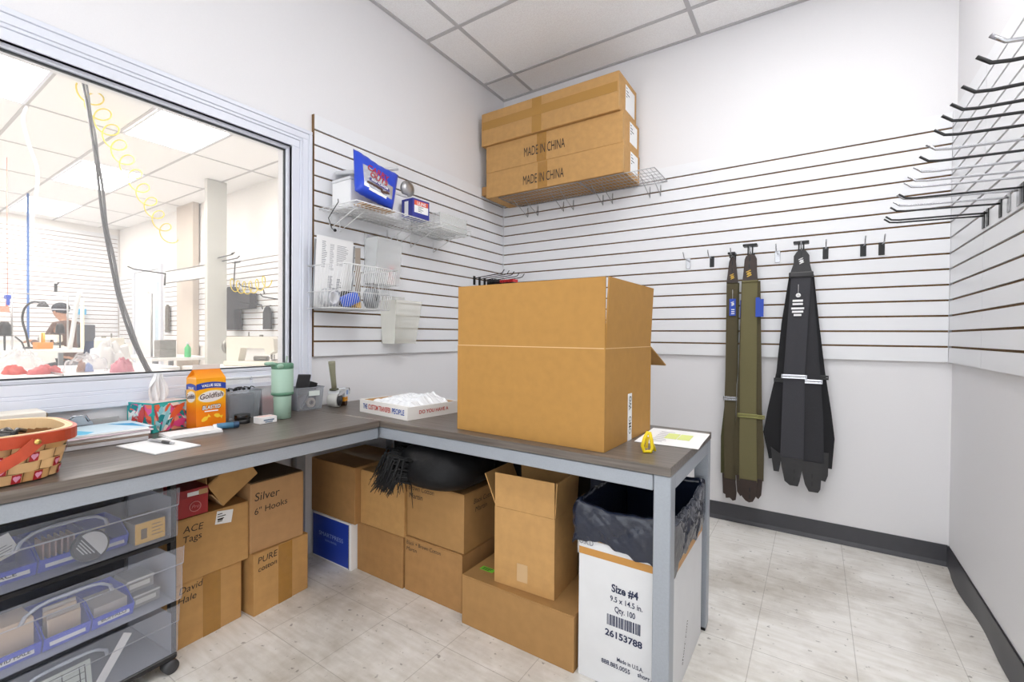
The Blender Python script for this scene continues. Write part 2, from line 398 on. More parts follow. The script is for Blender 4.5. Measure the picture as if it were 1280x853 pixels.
# ================================================================== DESKS
DT = 0.7513
def leg_box(b, x0, x1, y0, y1, z1): b.box(x0, x1, y0, y1, 0.012, z1, None, 0.0025)
ZA0, ZA1 = 0.676, 0.7215
t = thing('desk', 'grey steel desk with dark wood laminate top under the window', 'desk', (0.28, -2.8, 0))
MB().box(0.0, 0.582, -3.95, -1.7495, DT - 0.027, DT, None, 0.0015).build('worktop', M_WOODY, t)
for n, (x0, x1, y0, y1) in enumerate(((0.533, 0.575, -3.94, -1.752), (0.006, 0.045, -3.94, -1.752))):
    MB().box(x0, x1, y0, y1, ZA0, ZA1, None, 0.002).build('apron', M_STEEL, t)
for x0, y0 in ((0.002, -1.80), (0.525, -3.94), (0.002, -3.94)):
    b = MB(); leg_box(b, x0, x0 + 0.046, y0, y0 + 0.046, 0.7235); lg = b.build('leg', M_STEEL, t)
    MB().box(x0 + 0.003, x0 + 0.043, y0 + 0.003, y0 + 0.043, 0.0005, 0.012).build('foot_pad', M_BLACK, lg)
t = thing('desk', 'grey steel desk with dark wood laminate top under the big open carton', 'desk', (0.9, -1.45, 0))
MB().box(0.0, 1.787, -1.7465, -1.157, DT - 0.027, DT, None, 0.0015).build('worktop', M_WOOD, t)
MB().box(0.05, 1.735, -1.741, -1.70, ZA0, ZA1, None, 0.002).build('apron', M_STEEL, t)
MB().box(0.05, 1.735, -1.205, -1.164, ZA0, ZA1, None, 0.002).build('apron', M_STEEL, t)
MB().box(1.742, 1.785, -1.689, -1.214, ZA0, ZA1, None, 0.002).build('apron', M_STEEL, t)
MB().box(0.056, 1.36, -1.198, -1.190, 0.22, 0.675, None, 0.001).build('shade_panel', mat('black shade panel', '1d1d1f', 0.6), t)  # added dark panel, stands in for the shade behind the boxes
for x0, y0 in ((1.737, -1.742), (1.737, -1.211), (0.002, -1.211)):
    b = MB(); leg_box(b, x0, x0 + 0.049, y0, y0 + 0.049, 0.7235); lg = b.build('leg', M_STEEL, t)
    MB().box(x0 + 0.003, x0 + 0.046, y0 + 0.003, y0 + 0.046, 0.0005, 0.012).build('foot_pad', M_BLACK, lg)

# ================================================================== CARTONS
def carton(label, loc, rot, w, d, h, m=None, tape=None, seam=True, group=None, name='cardboard_box', tapemat=None, cat='box', flaps=True, down=0.0, tx=None):
    """closed box in its own frame: front at y=0 facing -y, x to the right seen from the front"""
    m = m or M_CARD
    t = thing(name, label, cat, loc, rot, group, True)
    MB().box(0, w, 0, d, 0, h - 0.004, None, 0.0025, seg=2).build('box_body', m, t)
    if flaps:
        for y0, y1 in ((0.0005, d / 2 - 0.0008), (d / 2 + 0.0008, d - 0.0005)):
            MB().box(0.0005, w - 0.0005, y0, y1, h - 0.004, h, None, 0.0008).build('flap', m, t)
    if tape:
        tw = 0.05; y0 = d / 2 - tw / 2
        b = MB().box(0.002, w - 0.002, y0, y0 + tw, h, h + 0.0006); b.build('tape', tapemat or M_TAPE, t)
    if down:
        x0 = (tx if tx is not None else w / 2) - 0.031
        b = MB().box(x0, x0 + 0.062, -0.0007, 0, h - down - 0.002, h - 0.002); b.build('tape', tapemat or M_TAPE, t)
    return t
def front_text(t, s, x, z, size, m=None, w=None, tilt=0.0, align='LEFT', name='lettering', shear=0.15, y=-0.0006, bold=0.0):
    return text(name, s, (x, y, z), (math.cos(R(tilt)), 0, math.sin(R(tilt))), (-math.sin(R(tilt)), 0, math.cos(R(tilt))), size, m or M_INK, t, w, align, shear, bold=bold)

# left stack, fronts face +x  (rot 90: local x runs along +y)
c = carton('taped cardboard box on the floor right beside the drawer cart', (0.268, -2.384, 0), 95, 0.235, 0.24, 0.228, down=0.226, tx=0.125)
front_text(c, 'David', 0.012, 0.193, 0.034, shear=0.2, tilt=2); front_text(c, 'Hale', 0.008, 0.158, 0.034, shear=0.2, tilt=2)
c = carton('cardboard box with a small white sticker under the red box', (0.268, -2.378, 0.2295), 91, 0.247, 0.25, 0.228)
front_text(c, 'ACE', 0.020, 0.178, 0.034, tilt=-2); front_text(c, 'Tags', 0.018, 0.142, 0.034, tilt=2)
MB().box(0.128, 0.186, -0.0008, 0.0, 0.170, 0.218, None, 0, Matrix.Translation((0.157, 0, 0.194)) @ Matrix.Rotation(R(9), 4, 'Y') @ Matrix.Translation((-0.157, 0, -0.194))).build('shipping_label', M_WHITE, c)
b = MB()
for k in range(4): b.box(0.133, 0.150 + 0.006 * (k % 3), -0.0012, -0.0008, 0.181 + 0.009 * k, 0.184 + 0.009 * k)
b.box(0.134, 0.152, -0.0012, -0.0008, 0.186, 0.1935); b.build('label_print', M_INK, c)
c = carton('cardboard box with wide brown tape on the floor below the Silver Hooks box', (0.292, -2.125, 0), 94.5, 0.243, 0.245, 0.245, down=0.243, tx=0.135)
front_text(c, 'PURE', 0.014, 0.203, 0.036, tilt=2); front_text(c, 'cotton', 0.016, 0.170, 0.030, tilt=3)
c = carton('open topped cardboard box marked Silver 6 inch Hooks', (0.275, -2.130, 0.246), 90, 0.224, 0.26, 0.280, mat('pale brown cardboard', 'b98f62', 0.75, noise=0.06, nscale=24), flaps=False)
front_text(c, 'Silver', 0.014, 0.205, 0.046, shear=0.1, tilt=-1); front_text(c, '6" Hooks', 0.014, 0.150, 0.036, shear=0.1, tilt=4)
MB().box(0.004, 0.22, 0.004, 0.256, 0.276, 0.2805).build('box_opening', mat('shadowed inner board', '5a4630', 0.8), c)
b = MB(); b.box(0.006, 0.218, 0.2565, 0.2605, 0.280, 0.372, None, 0.0, Matrix.Identity(4)); b.build('flap', M_CARDIN, c)
# red box and small tipped carton on the ACE box
c = carton('small red box with a round logo beside the tipped carton', (0.262, -2.372, 0.4585), 90, 0.098, 0.12, 0.098, M_RED, name='red_box', flaps=False)
MB().box(-0.0005, 0.0985, -0.001, 0.1205, 0.068, 0.0985, None, 0.001).build('lid', mat('dark red board', '97232a', 0.5), c)
MB().box(0.030, 0.066, -0.002, -0.001, 0.074, 0.088).build('price_label', M_WHITE, c)
MB().box(0.066, 0.095, -0.002, -0.001, 0.073, 0.091).build('tape', M_CTAPE, c)
b = MB().lathe([(0.019, -0.0002), (0.019, -0.0024), (0.0165, -0.0024), (0.0165, -0.0002), (0.019, -0.0002)], (0.055, 0, 0.034), 28, ax=1); b.build('logo_ring', mat('pale red print', 'd08080', 0.5), c)
front_text(c, 'Pro', 0.042, 0.028, 0.018, mat('pale red print', 'd08080', 0.5), shear=0.3, y=-0.0012)
t = thing('small_carton', 'small open cardboard carton tipped against the Silver Hooks box', 'box', (0.19, -2.22, 0.4595))
Q = [Vector(p) for p in ((-2.218, 0.4605), (-2.272, 0.549), (-2.147, 0.641), (-2.091, 0.553))]   # end face outline in (y, z)
def slab(a, b_, x0, x1, th=0.003):
    d = (b_ - a).normalized(); nrm = Vector((-d.y, d.x)) * th
    return MB().prism([tuple(a), tuple(b_), tuple(b_ + nrm), tuple(a + nrm)], 0, x0, x1)
b = MB().prism([tuple(p) for p in Q], 0, 0.248, 0.251); b.prism([tuple(p) for p in Q], 0, 0.100, 0.103)
for p_, q_ in ((0, 3), (1, 2), (2, 3)):
    w_ = slab(Q[p_], Q[q_], 0.1031, 0.2479); b.add(w_.v, w_.f)
b.build('box_body', M_CARD, t)
slab(Vector((-2.257, 0.512)), Q[0] + Vector((-0.003, 0.003)), 0.104, 0.247).build('flap', M_CARDEDGE, t)
slab(Vector((-2.277, 0.602)), Q[1] + Vector((-0.003, 0.001)), 0.104, 0.247).build('flap', M_CARD2, t)

# right stack, fronts face -y
t = thing('flat_carton', 'flat blue and white carton standing on the floor in the corner', 'box', (0.008, -1.688, 0), 0, None, True)
MB().box(0, 0.302, 0, 0.24, 0, 0.222, None, 0.002).build('box_body', M_WHITE, t)
MB().box(0.004, 0.283, -0.0012, 0, 0.008, 0.214).build('printed_front', M_BLUE, t)
front_text(t, 'SMARTPRESS', 0.15, 0.118, 0.028, mat('pale blue print', '9fb4e6', 0.5), 0.19, 0, 'CENTER', shear=0, y=-0.0013)
front_text(t, 'DIGITAL PRINTING', 0.15, 0.096, 0.013, mat('pale blue print', '9fb4e6', 0.5), 0.09, 0, 'CENTER', shear=0, y=-0.0013)
MB().box(0.285, 0.288, -0.0012, 0, 0.004, 0.216).build('edge_fold', M_DGREY, t)
c = carton('cardboard box taped across the top, on the blue and white carton', (-0.008, -1.685, 0.2235), 0, 0.342, 0.33, 0.268, M_CARD2, tape=True, tapemat=M_CTAPE)
c = carton('plain cardboard box on the floor beside the blue and white carton', (0.314, -1.655, 0), 0, 0.308, 0.36, 0.226, M_CARD2)
c = carton('cardboard box half under the black cushion tassels', (0.337, -1.655, 0.228), 0, 0.293, 0.36, 0.252)
c = carton('cardboard box on the floor marked with two lines of writing, lowest of the middle stack', (0.628, -1.648, 0), 0, 0.325, 0.37, 0.236, M_CARD2)
front_text(c, 'Black + Brown Cotton', 0.010, 0.205, 0.024, tilt=0, w=0.20); front_text(c, 'Martin', 0.010, 0.178, 0.024, tilt=0)
c = carton('cardboard box with handwriting on two sides right under the black cushion', (0.634, -1.642, 0.238), 0, 0.322, 0.36, 0.240, mat('mid brown cardboard', 'a87f4c', 0.75, noise=0.06, nscale=24))
front_text(c, 'Brown Cotton', 0.008, 0.205, 0.030, tilt=0, w=0.15); front_text(c, 'Martin', 0.012, 0.170, 0.032, tilt=0, w=0.08)
text('lettering', 'Black Cotton', (0.3226, 0.06, 0.185), (0, 1, 0), (0, 0, 1), 0.03, M_INK, c, 0.14, 'LEFT', 0.15)
text('lettering', 'Martin', (0.3226, 0.07, 0.15), (0, 1, 0), (0, 0, 1), 0.03, M_INK, c, 0.08, 'LEFT', 0.15)
# big low carton + green sticker
c = carton('wide low cardboard box on the floor with a small green sticker', (0.988, -1.690, 0), 0, 0.478, 0.42, 0.190, mat('mid brown cardboard', 'a87f4c', 0.75))
MB().box(0.030, 0.092, 0.072, 0.098, 0.1902, 0.1908).build('green_sticker', mat('lime green paper', '7fd43a', 0.6), c)
b = MB()
for k in range(3): b.box(0.038, 0.072 + 0.005 * k, 0.076 + 0.007 * k, 0.079 + 0.007 * k, 0.1908, 0.1911)
b.build('sticker_print', M_INK, c)

def open_carton(name, label, loc, rot, w, d, h, th, flaps, m, mi, cat='box'):
    """flaps: list of (side, length, lean) ; side f b l r ; lean 0 = straight up, 90 = level outwards"""
    t = thing(name, label, cat, loc, rot, None, True)
    b = MB()
    b.box(0, w, 0, th, 0, h, m); b.box(0, w, d - th, d, 0, h, m); b.box(0, th, th, d - th, 0, h, m); b.box(w - th, w, th, d - th, 0, h, m)
    b.box(th, w - th, th, d - th, 0, th, mi)
    b.build('box_body', m, t)
    for side, ln, lean in flaps:
        a = R(lean); g = 0.0012
        if side == 'f': M = Matrix.Translation((0, th / 2, h)) @ Matrix.Rotation(a, 4, 'X'); bb = (g, w - g, -th / 2, th / 2, 0.001, ln)
        if side == 'b': M = Matrix.Translation((0, d - th / 2, h)) @ Matrix.Rotation(-a, 4, 'X'); bb = (g, w - g, -th / 2, th / 2, 0.001, ln)
        if side == 'l': M = Matrix.Translation((th / 2, 0, h)) @ Matrix.Rotation(-a, 4, 'Y'); bb = (-th / 2, th / 2, th + g, d - th - g, 0.001, ln)
        if side == 'r': M = Matrix.Translation((w - th / 2, 0, h)) @ Matrix.Rotation(a, 4, 'Y'); bb = (-th / 2, th / 2, th + g, d - th - g, 0.001, ln)
        MB().box(*bb, None, 0, M).build('flap', m, t)
    return t
# open carton under the desk
c = open_carton('open_carton', 'open cardboard carton standing on the wide low box', (1.122, -1.662, 0.1915), 3, 0.248, 0.21, 0.285, 0.004, (('f', 0.128, 1), ('l', 0.125, 24), ('r', 0.125, 3), ('b', 0.125, -4)), M_CARD, M_CARDIN)
MB().box(0.098, 0.142, -0.0007, 0, 0.03, 0.095).build('tape', mat('scuffed clear tape', 'caa87c', 0.2), c)
# big open carton on the desk
c = open_carton('open_carton', 'large open cardboard carton with raised flaps on the desk', (0.957, -1.688, DT + 0.001), -1.5, 0.614, 0.440, 0.327, 0.005, (('f', 0.226, 0), ('r', 0.226, 2.5), ('l', 0.2, -28), ('b', 0.22, 112)), mat('golden brown cardboard', 'b0823f', 0.7, noise=0.05, nscale=30), M_CARDIN)
b = MB(); b.box(0.003, 0.611, -0.0008, 0.0, 0.3255, 0.3285); b.box(0.6140, 0.6148, 0.003, 0.437, 0.3255, 0.3285); b.build('fold_crease', M_CARDEDGE, c)
tw = MB().box(0.614, 0.6147, 0.198, 0.236, 0.0, 0.165); tp = tw.build('tape', M_WHITE, c)
text('lettering', 'OMO', (0.6150, 0.228, 0.022), (0, 0, 1), (0, -1, 0), 0.03, M_INK, tp, 0.062, 'LEFT', 0, bold=0.01)
text('lettering', 'WO', (0.6150, 0.228, 0.108), (0, 0, 1), (0, -1, 0), 0.03, M_INK, tp, 0.048, 'LEFT', 0, bold=0.01)

# ================================================================== HIGH SHELF AND LONG CARTONS
def wire_shelf(name, label, u0, u1, d0, d1, z, place, nlong, ncross, m, braces, lip=0.0):
    """wire rack on wall clips; place(u, d, z)"""
    t = thing(name, label, 'shelf', place((u0 + u1) / 2, d0, z))
    b = MB()
    fr = [place(u0, d0, z), place(u1, d0, z), place(u1, d1, z), place(u0, d1, z)]
    for i in range(4): b.tube([fr[i], fr[(i + 1) % 4]], 0.0028, 6)
    if lip:
        f2 = [place(u0, d0, z + lip), place(u1, d0, z + lip), place(u1, d1, z + lip), place(u0, d1, z + lip)]
        for i in range(4):
            if i != 0: b.tube([f2[i], f2[(i + 1) % 4]], 0.0025, 6)
            b.tube([fr[i], f2[i]], 0.002, 6)
    b.build('rim_wire', m, t)
    b = MB()
    for i in range(1, ncross):
        u = u0 + (u1 - u0) * i / ncross; b.tube([place(u, d0, z - 0.003), place(u, d1, z - 0.003)], 0.0016, 5)
    for i in range(1, nlong):
        d = d0 + (d1 - d0) * i / nlong; b.tube([place(u0, d, z - 0.0055), place(u1, d, z - 0.0055)], 0.002, 5)
    b.build('wire_deck', m, t)
    for u in braces:
        b = MB(); b.tube([place(u, d1 * 0.72, z - 0.009), place(u, d0 + 0.008, z - 0.088), place(u, d0 + 0.003, z - 0.092), place(u, d0 + 0.003, z - 0.02)], 0.0024, 6)
        b.build('brace', m, t)
    return t
BK = lambda u, d, z: (u, YB - 0.018 - d, z)
LF = lambda u, d, z: (XL + 0.018 + d, u, z)
wire_shelf('wire_shelf', 'wire shelf high on the back wall under the long cartons', 0.16, 0.80, 0.004, 0.29, 2.131, BK, 5, 26, M_ZINC, (0.24, 0.33, 0.55, 0.63))
wire_shelf('wire_shelf', 'wire shelf high on the back wall, its right end sticking out empty', 0.812, 1.30, 0.004, 0.29, 2.131, BK, 5, 20, M_ZINC, (0.86, 0.93, 1.19, 1.26))
b = MB().tube([(1.10, -0.17, 2.137), (1.10, -0.17, 2.165)], 0.007, 8).ball((1.10, -0.17, 2.172), 0.008)
tag(b.build('shelf_clip', M_BLACK, None, (1.10, -0.17, 2.134)), 'small black clip standing on the empty end of the high wire shelf', 'clip')
def long_carton(label, x0, x1, y0, y1, z0, z1, txt, split, stickers, hb=False):
    t = thing('long_carton', label, 'box', (x0, y0, z0), 0, 'long cartons on the high shelf')
    MB().box(x0, x1, y0, y1, z0, z1, None, 0.006 if hb else 0.003, seg=2).build('box_body', M_CARD, t)
    b = MB().box(split, split + 0.075, y0 - 0.0008, y0, z0 + 0.003, z1 - 0.004); b.build('tape', M_TAPE if not hb else mat('tan packing tape', 'b08443', 0.25), t)
    if hb: MB().box(x0 + 0.012, x1 - 0.012, y0 - 0.0016, y0 - 0.0008, z0 + 0.115, z0 + 0.175).build('tape', mat('tan packing tape', 'b08443', 0.25), t)
    if txt: text('lettering', 'MADE IN CHINA', (txt[0], y0 - 0.0012, txt[1]), (1, 0, 0), (0, 0, 1), 0.092, M_INK, t, 0.32, 'CENTER')
    for (ya, yb, za, zb_) in stickers:
        s = MB().box(x1, x1 + 0.0008, ya, yb, za, zb_).build('shipping_label', M_WHITE, t)
        b = MB()
        for k in range(4): b.box(x1 + 0.0008, x1 + 0.0012, ya + 0.012, ya + 0.03 + 0.02 * (k % 3), zb_ - 0.02 - 0.018 * k, zb_ - 0.014 - 0.018 * k)
        b.build('label_print', M_DGREY, s)
    b = MB().box(x1 - 0.004, x1 + 0.001, y0 - 0.001, y0 + 0.004, z0 + 0.02, z1 - 0.02); b.build('strapping_edge', M_CTAPE, t)
    return t
long_carton('long cardboard carton on the wire shelf, lowest of the three', 0.062, 1.118, -0.322, -0.018, 2.1345, 2.318, (0.545, 2.178), 0.505, ((-0.20, -0.06, 2.175, 2.30),))
long_carton('long cardboard carton in the middle of the three on the high shelf', 0.058, 1.112, -0.320, -0.018, 2.319, 2.516, (0.55, 2.375), 0.495, ((-0.20, -0.06, 2.36, 2.49),))
long_carton('rounded long cardboard carton on top of the high stack, tape wrapped across it', 0.028, 1.092, -0.342, -0.018, 2.517, 2.757, None, 0.465, ((-0.23, -0.06, 2.56, 2.72),), True)
b = MB().box(0.012, 0.053, -0.31, -0.26, 2.165, 2.23, None, 0.002); tag(b.build('card_scrap', M_CARD2, None, (0.012, -0.31, 2.165)), 'folded brown card end poking out left of the lowest long carton', 'cardboard')

# ================================================================== HOOKS
def face_hook(name, label, base, out, side, ln, m, mp, tip=0.03, rise=0.0, group=None, pl=0.062, pw=0.013, r=0.0031, yaw=0.0, up=0.75):
    """slatwall hook: plate on the wall, rod going out, tip bent up. base = centre of groove"""
    t = thing(name, label, 'hook', base, 0, group)
    B = Vector(base); O = Vector(out); Sd = Vector(side); U = Vector((0, 0, 1))
    MM = Matrix((( *[Sd.x, O.x, U.x], B.x), (*[Sd.y, O.y, U.y], B.y), (*[Sd.z, O.z, U.z], B.z), (0, 0, 0, 1)))
    MB().box(-pw, pw, 0.0005, 0.004, -pl, 0.004, None, 0.0012, MM).build('mounting_plate', mp, t)
    t2 = math.tan(R(yaw))
    p = [(0, 0.003, -0.012), (0, 0.02, -0.012)] + [(t2 * ln * k, ln * k, -0.012 + rise * k) for k in (0.3, 0.6, 0.92)]
    p += [(t2 * ln, ln + 0.002, -0.009 + rise), (t2 * ln, ln + tip * 0.8, tip * up - 0.006 + rise)]
    MB().tube([MM @ Vector(q) for q in p], r, 8).build('prong', m, t)
    return t
ORD = ['first', 'second', 'third', 'fourth', 'fifth', 'sixth', 'seventh', 'eighth', 'ninth', 'tenth', 'eleventh', 'twelfth', 'thirteenth', 'fourteenth', 'fifteenth', 'sixteenth', 'seventeenth', 'eighteenth']
# right wall row: y from the tips, black or chrome
ROW = [(-2.13, 1.613, 0), (-1.972, 1.613, 1), (-1.891, 1.613, 0), (-1.797, 1.613, 0), (-1.702, 1.613, 0), (-1.618, 1.613, 0), (-1.536, 1.613, 0), (-1.438, 1.613, 1), (-1.348, 1.613, 0), (-1.255, 1.613, 1), (-1.149, 1.613, 1),
       (-1.079, 1.613, 1), (-0.954, 1.613, 0), (-0.917, 1.613, 1), (-0.828, 1.613, 1), (-0.742, 1.613, 0), (-0.597, 1.613, 0), (-0.545, 1.613, 0)]
rd = random.Random(3)
for i, (y, z, ch) in enumerate(ROW):
    face_hook('slatwall_hook', '%s long %s hook of the right wall row, counting from the camera end' % (ORD[i], 'chrome' if ch else 'black'),
              (W - 0.018, y, z), (-1, 0, 0), (0, 1, 0), 0.284, M_CHROME if ch else M_BLACK, M_ZINC if ch else M_BLACK, 0.026, rd.uniform(0.003, 0.016), 'long hooks on the right wall', r=0.0036, yaw=rd.uniform(-0.6, 0.8), up=0.5)
# back wall row
GZ = ZB + 8 * SP
BKH = [(1.438, 0, 'chrome', 'leftmost short chrome hook on the back wall'), (1.578, 1, 'black', 'short black hook left of the narrow olive suspenders'), (1.700, 1, 'black', 'short hook carrying the narrow olive suspenders'),
       (1.800, 1, 'black', 'short hook carrying the wide olive suspenders'), (1.929, 0, 'chrome', 'short chrome hook between the olive and black suspenders'), (2.046, 1, 'black', 'short hook carrying the black suspenders'),
       (2.157, 1, 'black', 'short black hook just right of the black suspenders'), (2.321, 1, 'black', 'second short black hook from the right end of the back wall row'), (2.397, 1, 'black', 'rightmost short black hook on the back wall')]
for x, bl, c_, lab in BKH:
    face_hook('slatwall_hook', lab, (x, YB - 0.018, GZ), (0, -1, 0), (-1, 0, 0), 0.115, M_CHROME, M_BLACK if bl else M_CHROME, 0.035, 0.0, 'short hooks on the back wall')

# ================================================================== SUSPENDERS
M_OLIVE = mat('olive webbing', '6d6746', 0.85, noise=0.12, nscale=300, bump=0.1); M_OLIVED = mat('dark olive webbing', '544c36', 0.85, noise=0.12, nscale=300, bump=0.1)
M_BWEB = mat('black webbing', '3c3c41', 0.85, noise=0.12, nscale=260, bump=0.12); M_LEATH = mat('dark brown leather', '372a25', 0.5, noise=0.1, nscale=60); M_BLEATH = mat('black leather', '2a292b', 0.45, noise=0.1, nscale=60)
M_TAGB = mat('blue tag card', '2348b0', 0.5); M_BRASS = mat('gold foil print', 'c9a44c', 0.35, 0.6)
def ribbon(b, pts, w, y, th=0.0035, m=None):
    """flat strap in the wall plane: pts (x, z [,w [, dy]]) centre line"""
    P = [(p[0], p[1], p[2] if len(p) > 2 else w, p[3] if len(p) > 3 else 0) for p in pts]
    vs = []; n = len(P)
    for i, (x, z, ww, dy) in enumerate(P):
        a = P[max(0, i - 1)]; c = P[min(n - 1, i + 1)]; d = Vector((c[0] - a[0], c[1] - a[1])).normalized(); q = Vector((-d.y, d.x))
        for s_, yy in ((-1, y + dy), (1, y + dy), (1, y + dy - th), (-1, y + dy - th)):
            vs.append((x + q.x * s_ * ww / 2, yy, z + q.y * s_ * ww / 2))
    fs = [(0, 1, 2, 3), tuple((n - 1) * 4 + k for k in (3, 2, 1, 0))]
    for i in range(n - 1):
        for k in range(4):
            l = (k + 1) % 4; fs.append((i * 4 + k, (i + 1) * 4 + k, (i + 1) * 4 + l, i * 4 + l))
    b.add(vs, fs, m)
def hanger(t, x, y, z, w):
    b = MB().box(x - w, x + w, y - 0.033, y + 0.028, z, z + 0.012, None, 0.002)
    for s_ in (-1, 1): b.box(x + s_ * 0.011 - 0.0035, x + s_ * 0.011 + 0.0035, y - 0.006, y + 0.006, 1.588, z - 0.0002)
    b.build('hanger_clip', M_BLACK, t)
def slide(t, x, z, w, y, m):
    b = MB().box(x - w / 2, x + w / 2, y - 0.0045, y + 0.003, z + 0.001, z + 0.012, None, 0.002, None, 2).box(x - w / 2, x + w / 2, y - 0.0045, y + 0.003, z - 0.012, z - 0.001, None, 0.002, None, 2).box(x - w / 2 - 0.004, x - w / 2, y - 0.003, y + 0.002, z - 0.012, z + 0.012, None, 0.001).box(x + w / 2, x + w / 2 + 0.004, y - 0.003, y + 0.002, z - 0.012, z + 0.012, None, 0.001)
    b.build('slide_buckle', m, t)
def tab(t, poly, y, m, th=0.005, holes=()):
    o = MB().prism(poly, 1, y - th, y).build('leather_tab', m, t)
    b = MB()
    for x, z in holes: b.box(x - 0.0035, x + 0.0035, y - th - 0.0008, y - th, z - 0.012, z + 0.012, None, 0.0)
    if holes: b.build('button_slot', M_BLACK, o)
    return o
def emblem(o, x, y, z, r, m):
    b = MB().lathe([(r * 0.35, 0), (r * 0.35, -0.0008), (r * 0.6, -0.0008), (r * 0.6, 0)], (x, y, z), 16, ax=1)
    for k in range(3):
        zz = z - r * 0.8 + r * 0.8 * k; b.box(x - r * (1.0 - 0.2 * k), x + r * (0.6 + 0.2 * k), y - 0.0009, y, zz, zz + r * 0.3, None, 0, Matrix.Translation((x, 0, z)) @ Matrix.Rotation(R(-25), 4, 'Y') @ Matrix.Translation((-x, 0, -z)))
    b.build('emblem', m, o)
# narrow olive pair
ys = -0.075
t = thing('suspenders', 'narrow dark olive suspenders with brown leather ends, leftmost on the back wall', 'suspenders', (1.70, ys, 1.62), 0, 'suspenders on the back wall')
b = MB(); ribbon(b, [(1.703, 1.445), (1.703, 0.9), (1.700, 0.745), (1.700, 0.5), (1.705, 0.27)], 0.062, ys); b.build('strap', M_OLIVED, t)
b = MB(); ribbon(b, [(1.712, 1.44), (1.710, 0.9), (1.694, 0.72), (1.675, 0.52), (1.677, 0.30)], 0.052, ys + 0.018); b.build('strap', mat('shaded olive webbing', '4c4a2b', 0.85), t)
o = tab(t, [(1.672, 1.44), (1.734, 1.44), (1.728, 1.50), (1.722, 1.56), (1.712, 1.590), (1.692, 1.590), (1.684, 1.56), (1.678, 1.50)], ys - 0.003, M_LEATH, holes=((1.703, 1.555), (1.703, 1.515)))
emblem(o, 1.703, ys - 0.0085, 1.475, 0.014, M_BRASS)
tab(t, [(1.672, 0.275), (1.734, 0.275), (1.742, 0.20), (1.738, 0.158), (1.722, 0.150), (1.706, 0.165), (1.684, 0.160)], ys - 0.003, M_LEATH)
tab(t, [(1.660, 0.30), (1.690, 0.30), (1.690, 0.19), (1.680, 0.175), (1.666, 0.18)], ys + 0.016, M_LEATH)
slide(t, 1.700, 0.755, 0.068, ys - 0.006, M_CHROME); hanger(t, 1.700, -0.078, 1.606, 0.02)
g = MB().box(1.690, 1.724, ys - 0.012, ys - 0.011, 1.245, 1.345).build('hang_tag', M_TAGB, t)
emblem(g, 1.708, ys - 0.0122, 1.315, 0.011, M_WHITE)
b = MB(); [b.box(1.700, 1.718, ys - 0.0128, ys - 0.012, 1.255 + 0.012 * k, 1.260 + 0.012 * k) for k in range(3)]; b.tube([(1.707, ys - 0.0115, 1.345), (1.706, ys - 0.0095, 1.40)], 0.0008, 5); b.build('tag_print', M_WHITE, g)
# wide olive pair
yw = -0.118
t = thing('suspenders', 'wide olive green suspenders with brown leather ends, second from the left', 'suspenders', (1.80, yw, 1.64), 0, 'suspenders on the back wall')
b = MB(); ribbon(b, [(1.800, 1.445, 0.078), (1.798, 1.0, 0.085), (1.800, 0.70, 0.085), (1.803, 0.45, 0.09), (1.806, 0.29, 0.092)], 0.085, yw); b.build('strap', M_OLIVE, t)
b = MB(); ribbon(b, [(1.822, 1.44, 0.06), (1.830, 1.0, 0.065), (1.834, 0.70, 0.07), (1.845, 0.50, 0.075), (1.850, 0.30, 0.065)], 0.07, yw + 0.016); b.build('strap', M_OLIVED, t)
b = MB(); ribbon(b, [(1.785, 1.44, 0.06), (1.776, 1.0, 0.06), (1.770, 0.70, 0.065), (1.760, 0.50, 0.06), (1.765, 0.31, 0.06)], 0.06, yw + 0.022); b.build('strap', M_OLIVED, t)
o = tab(t, [(1.762, 1.44), (1.840, 1.44), (1.836, 1.50), (1.834, 1.565), (1.826, 1.584), (1.815, 1.590), (1.790, 1.590), (1.779, 1.584), (1.772, 1.565), (1.767, 1.50)], yw - 0.003, M_LEATH, holes=((1.799, 1.565), (1.797, 1.525)))
emblem(o, 1.796, yw - 0.0085, 1.482, 0.016, M_BRASS)
b = MB(); b.box(1.758, 1.842, yw - 0.009, yw + 0.004, 1.432, 1.447, None, 0.003); b.build('strap_loop', M_OLIVE, t)
tab(t, [(1.762, 0.30), (1.850, 0.30), (1.846, 0.21), (1.832, 0.180), (1.812, 0.172), (1.794, 0.180), (1.776, 0.20)], yw - 0.004, M_LEATH, holes=((1.815, 0.245), (1.815, 0.205)))
tab(t, [(1.742, 0.315), (1.782, 0.315), (1.785, 0.21), (1.765, 0.195), (1.748, 0.22)], yw + 0.010, M_LEATH)
tab(t, [(1.838, 0.31), (1.878, 0.31), (1.872, 0.22), (1.858, 0.195), (1.842, 0.21)], yw + 0.012, M_LEATH)
slide(t, 1.800, 0.668, 0.10, yw - 0.006, mat('olive coated metal', '8d8a55', 0.35, 0.5)); slide(t, 1.850, 0.665, 0.06, yw + 0.006, mat('olive coated metal', '8d8a55', 0.35, 0.5))
hanger(t, 1.800, -0.118, 1.6375, 0.036)
g = MB().box(1.832, 1.852, yw - 0.012, yw - 0.011, 1.235, 1.345, None, 0).box(1.852, 1.872, yw - 0.0105, yw - 0.0095, 1.235, 1.335, M_TAGB).build('hang_tag', M_WHITE, t)
MB().box(1.748, 1.756, yw + 0.024, yw + 0.025, 1.23, 1.335).build('hang_tag', M_TAGB, t)
